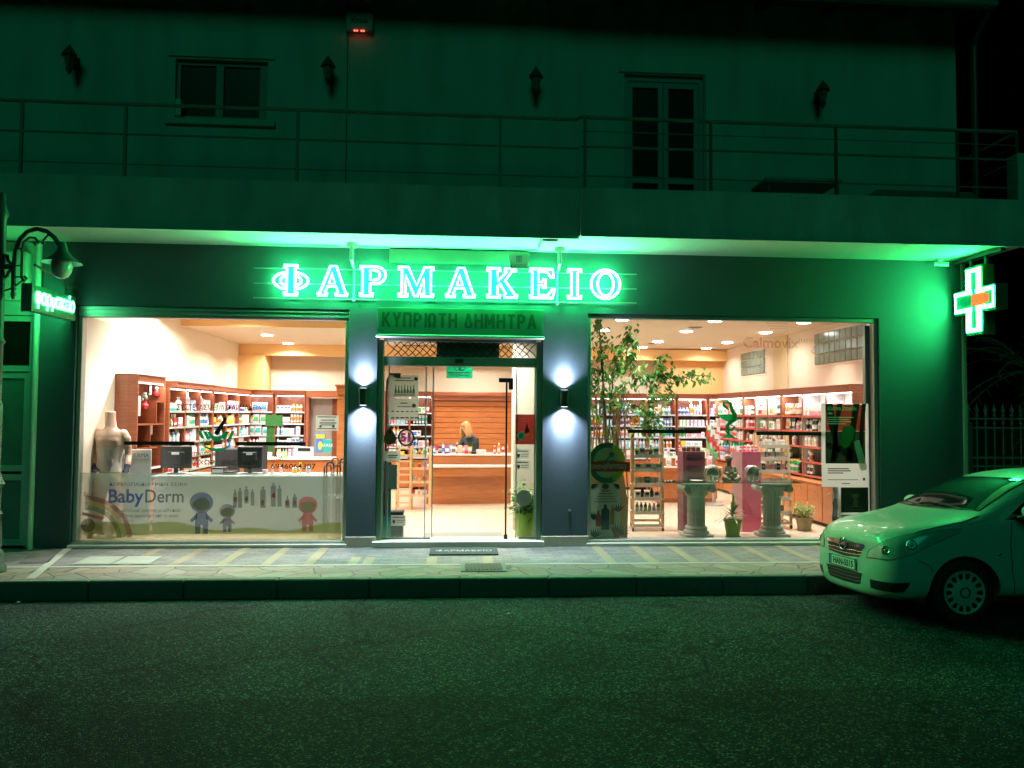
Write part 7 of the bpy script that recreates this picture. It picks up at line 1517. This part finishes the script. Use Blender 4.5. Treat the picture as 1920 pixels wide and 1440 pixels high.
        line('headlight_rim', [(.075,s*.42,.575),(.20,s*.62,.575),(.42,s*.765,.665),(.90,s*.80,.875),(.90,s*.785,.895),(.46,s*.70,.825),(.24,s*.60,.745),(.10,s*.44,.645),(.075,s*.42,.575)], .005, CB, n=60, parent=h)
        for (u, w, hh, r) in ((.20,.585,.650,.036),(.40,.735,.735,.042)):
            c = snap((u,s*w,hh), .008); nrm = (bvh.find_nearest(Vector((u,s*w,hh)))[1]); a = nrm.orthogonal().normalized(); bb = nrm.cross(a); g = MB(); g.tube([c+a*(r*math.cos(t))+bb*(r*math.sin(t)) for t in [2*PI*i/20 for i in range(20)]], .006, n=6, closed=True); g.ball(c, r*.5, n=12, m=8); build('lamp_reflector', g, CH, h)
        patch('fog_intake', [(.05,s*.47,.30),(.16,s*.64,.30),(.30,s*.735,.30)], [(.05,s*.47,.385),(.16,s*.65,.39),(.36,s*.77,.40)], CB, off=.004)
        line('bonnet_gap', [(.34,s*.69,.80),(.62,s*.735,.89),(.95,s*.745,.955),(1.12,s*.72,1.01)], .005, CB)
        line('door_gap', [(1.40,s*.80,.97),(1.36,s*.84,.75),(1.36,s*.84,.5),(1.40,s*.83,.27)], .004, CB); line('door_gap', [(2.40,s*.80,.97),(2.42,s*.84,.75),(2.42,s*.84,.5),(2.40,s*.83,.27)], .004, CB)
        line('bumper_gap', [(.45,s*.78,.60),(.56,s*.82,.56),(.60,s*.82,.50)], .003, CB)
        g = MB(); T0 = W(1.50,s*.93,1.06); g.ball(T0, .075,.11,.072,n=16,m=10); mi = build('door_mirror', g, PAINT, o); g = MB(); g.tube([W(1.46,s*.80,1.0),W(1.49,s*.88,1.02)], .025); build('mirror_arm', g, CB, mi)
        c = snap((1.24,s*.84,.66), .004); g = MB(); g.ball(c, .022,.006,.011,n=10,m=6); build('side_repeater', g, CH, o)
        patch('tail_light', [(3.9,s*.66,.75),(3.8,s*.75,.75)], [(3.85,s*.6,1.0),(3.72,s*.72,1.0)], mat('tail_red', (.3,.01,.01), .2, var=0), nu=8)
    patch('grille', [(-.0,-.31,.575),(-.02,0,.555),(.0,.31,.575)], [(.03,-.37,.70),(-.0,0,.715),(.03,.37,.70)], CB, off=.004)
    gb = patch('chrome_bar', [(.03,-.37,.665),(0,0,.66),(.03,.37,.665)], [(.03,-.38,.705),(0,0,.715),(.03,.38,.705)], CH, off=.013)
    for hh in (.635,.60): line('grille_slat', [(.0,-.34,hh),(-.02,0,hh-.015),(.0,.34,hh)], .006, CH, off=.008)
    patch('lower_intake', [(0,-.30,.30),(-.02,0,.285),(0,.30,.30)], [(0,-.36,.42),(-.02,0,.42),(0,.36,.42)], CB, off=.004)
    for hh in (.33,.365,.40): line('intake_slat', [(0,-.33,hh),(-.02,0,hh-.01),(0,.33,hh)], .005, mat('dark_red_slat', (.05,.02,.015), .5, var=0), off=.008)
    c0 = bvh.find_nearest(Vector((0,0,.675)))[0]; R_ = .06; g = MB(); g.tube([W(c0.x-.03, R_*math.cos(t), .675+R_*math.sin(t)) for t in [2*PI*i/28 for i in range(28)]], .008, n=8, closed=True)
    g.poly([[(-.075,.012),(.01,.012),(-.012,-.004),(.075,-.012),(-.01,-.012),(.012,.004)]], lambda a, h: W(c0.x-.032,a,.675+h), depth=(-.006,0,0)); build('bonnet_badge', g, CH, o)
    fx = min(bvh.find_nearest(Vector((-.2,w,.49)))[0].x for w in (-.26,0,.26))-.025
    g = MB(); g.add([W(fx,w,h) for w in (-.26,.26) for h in (.435,.545)]+[W(fx+.012,w,h) for w in (-.26,.26) for h in (.435,.545)], [(0,1,3,2),(4,6,7,5),(0,2,6,4),(1,5,7,3),(0,4,5,1),(2,3,7,6)]); pl = build('number_plate', g, mat('plate_white', (.72,.74,.70), .4, var=0), o)
    g = MB(); text_mb(g, 'HAN-5515', .085, lambda a, h: W(fx-.002,-a-.02+0,.46+h), width=.40, bold=.003); build('plate_characters', g, BLK, pl)
    g = MB(); g.add([W(fx-.002,.255,.44),W(fx-.002,.215,.44),W(fx-.002,.215,.54),W(fx-.002,.255,.54)],[(0,1,2,3)]); build('blue_band', g, pm('blue'), pl); g = MB(); g.tube([W(fx-.004,-.258,.437),W(fx-.004,.258,.437),W(fx-.004,.258,.543),W(fx-.004,-.258,.543)], .004, n=5, closed=True); build('plate_border', g, BLK, pl)
    for a0, a1 in (((1.11,-.50,1.05),(1.16,.02,1.085)),((1.07,.08,1.07),(1.14,.52,1.07))): g = MB(); g.tube([snap(a0,.012),snap(tuple((Vector(a0)+Vector(a1))/2),.024),snap(a1,.018)], .008, n=6); build('wiper', g, CB, o)
    g = MB(); g.box(XF+.3,XF+3.8,YC-.60,YC+.60,ZR+.20,ZR+.60); build('underbody', g, CB, o)
    for u in (.91, 3.42):
        for s in (-1, 1):
            P = lambda lat, r, t: W(u+r*math.cos(t), s*lat, .305+r*math.sin(t))
            def turn(prof, n=36):
                g = MB(); g.smooth = True; vs = [P(l, r, 2*PI*i/n) for l, r in prof for i in range(n)]; g.add(vs, [(j*n+i,j*n+(i+1)%n,(j+1)*n+(i+1)%n,(j+1)*n+i) for j in range(len(prof)-1) for i in range(n)]); return g
            g = turn([(.62,.20),(.62,.295),(.64,.305),(.78,.305),(.80,.296),(.812,.26),(.812,.215),(.80,.200)]); wh = build('wheel', g, mat('tyre_rubber', (.015,.015,.015), .75, var=.1), o)
            g = turn([(.79,.205),(.81,.20),(.806,.185),(.795,.17),(.80,.12),(.812,.09),(.815,.04),(.815,.001)]); g.m = 1; g.smooth = False
            for k in range(14):
                t = 2*PI*k/14; q = []
                for (r, dt) in ((.128,-.10),(.172,-.13),(.182,0),(.172,.13),(.128,.10),(.122,0)): q.append(P(.808 if r > .15 else .807, r, t+dt))
                g.add(q, [(0,1,2,3,4,5)])
            build('hubcap', g, [mat('hubcap_silver', (.66,.68,.67), .35, metal=.1, var=.05), CB], wh)
            g = MB(); g.tube([P(.818,.045,2*PI*i/20) for i in range(20)], .006, n=6, closed=True); build('hub_ring', g, CB, wh)
car()
# ------------------------------------------------------------------ render settings
sc.view_settings.view_transform = 'Standard'; sc.view_settings.look = 'None'; sc.view_settings.exposure = 0; sc.view_settings.gamma = 1
sc.cycles.use_denoising = True; sc.cycles.max_bounces = 7; sc.cycles.diffuse_bounces = 4; sc.cycles.glossy_bounces = 3; sc.cycles.transparent_max_bounces = 24
sc.cycles.transmission_bounces = 4; sc.cycles.sample_clamp_indirect = 4; sc.cycles.caustics_reflective = False; sc.cycles.caustics_refractive = False
sc.cycles.use_light_tree = True
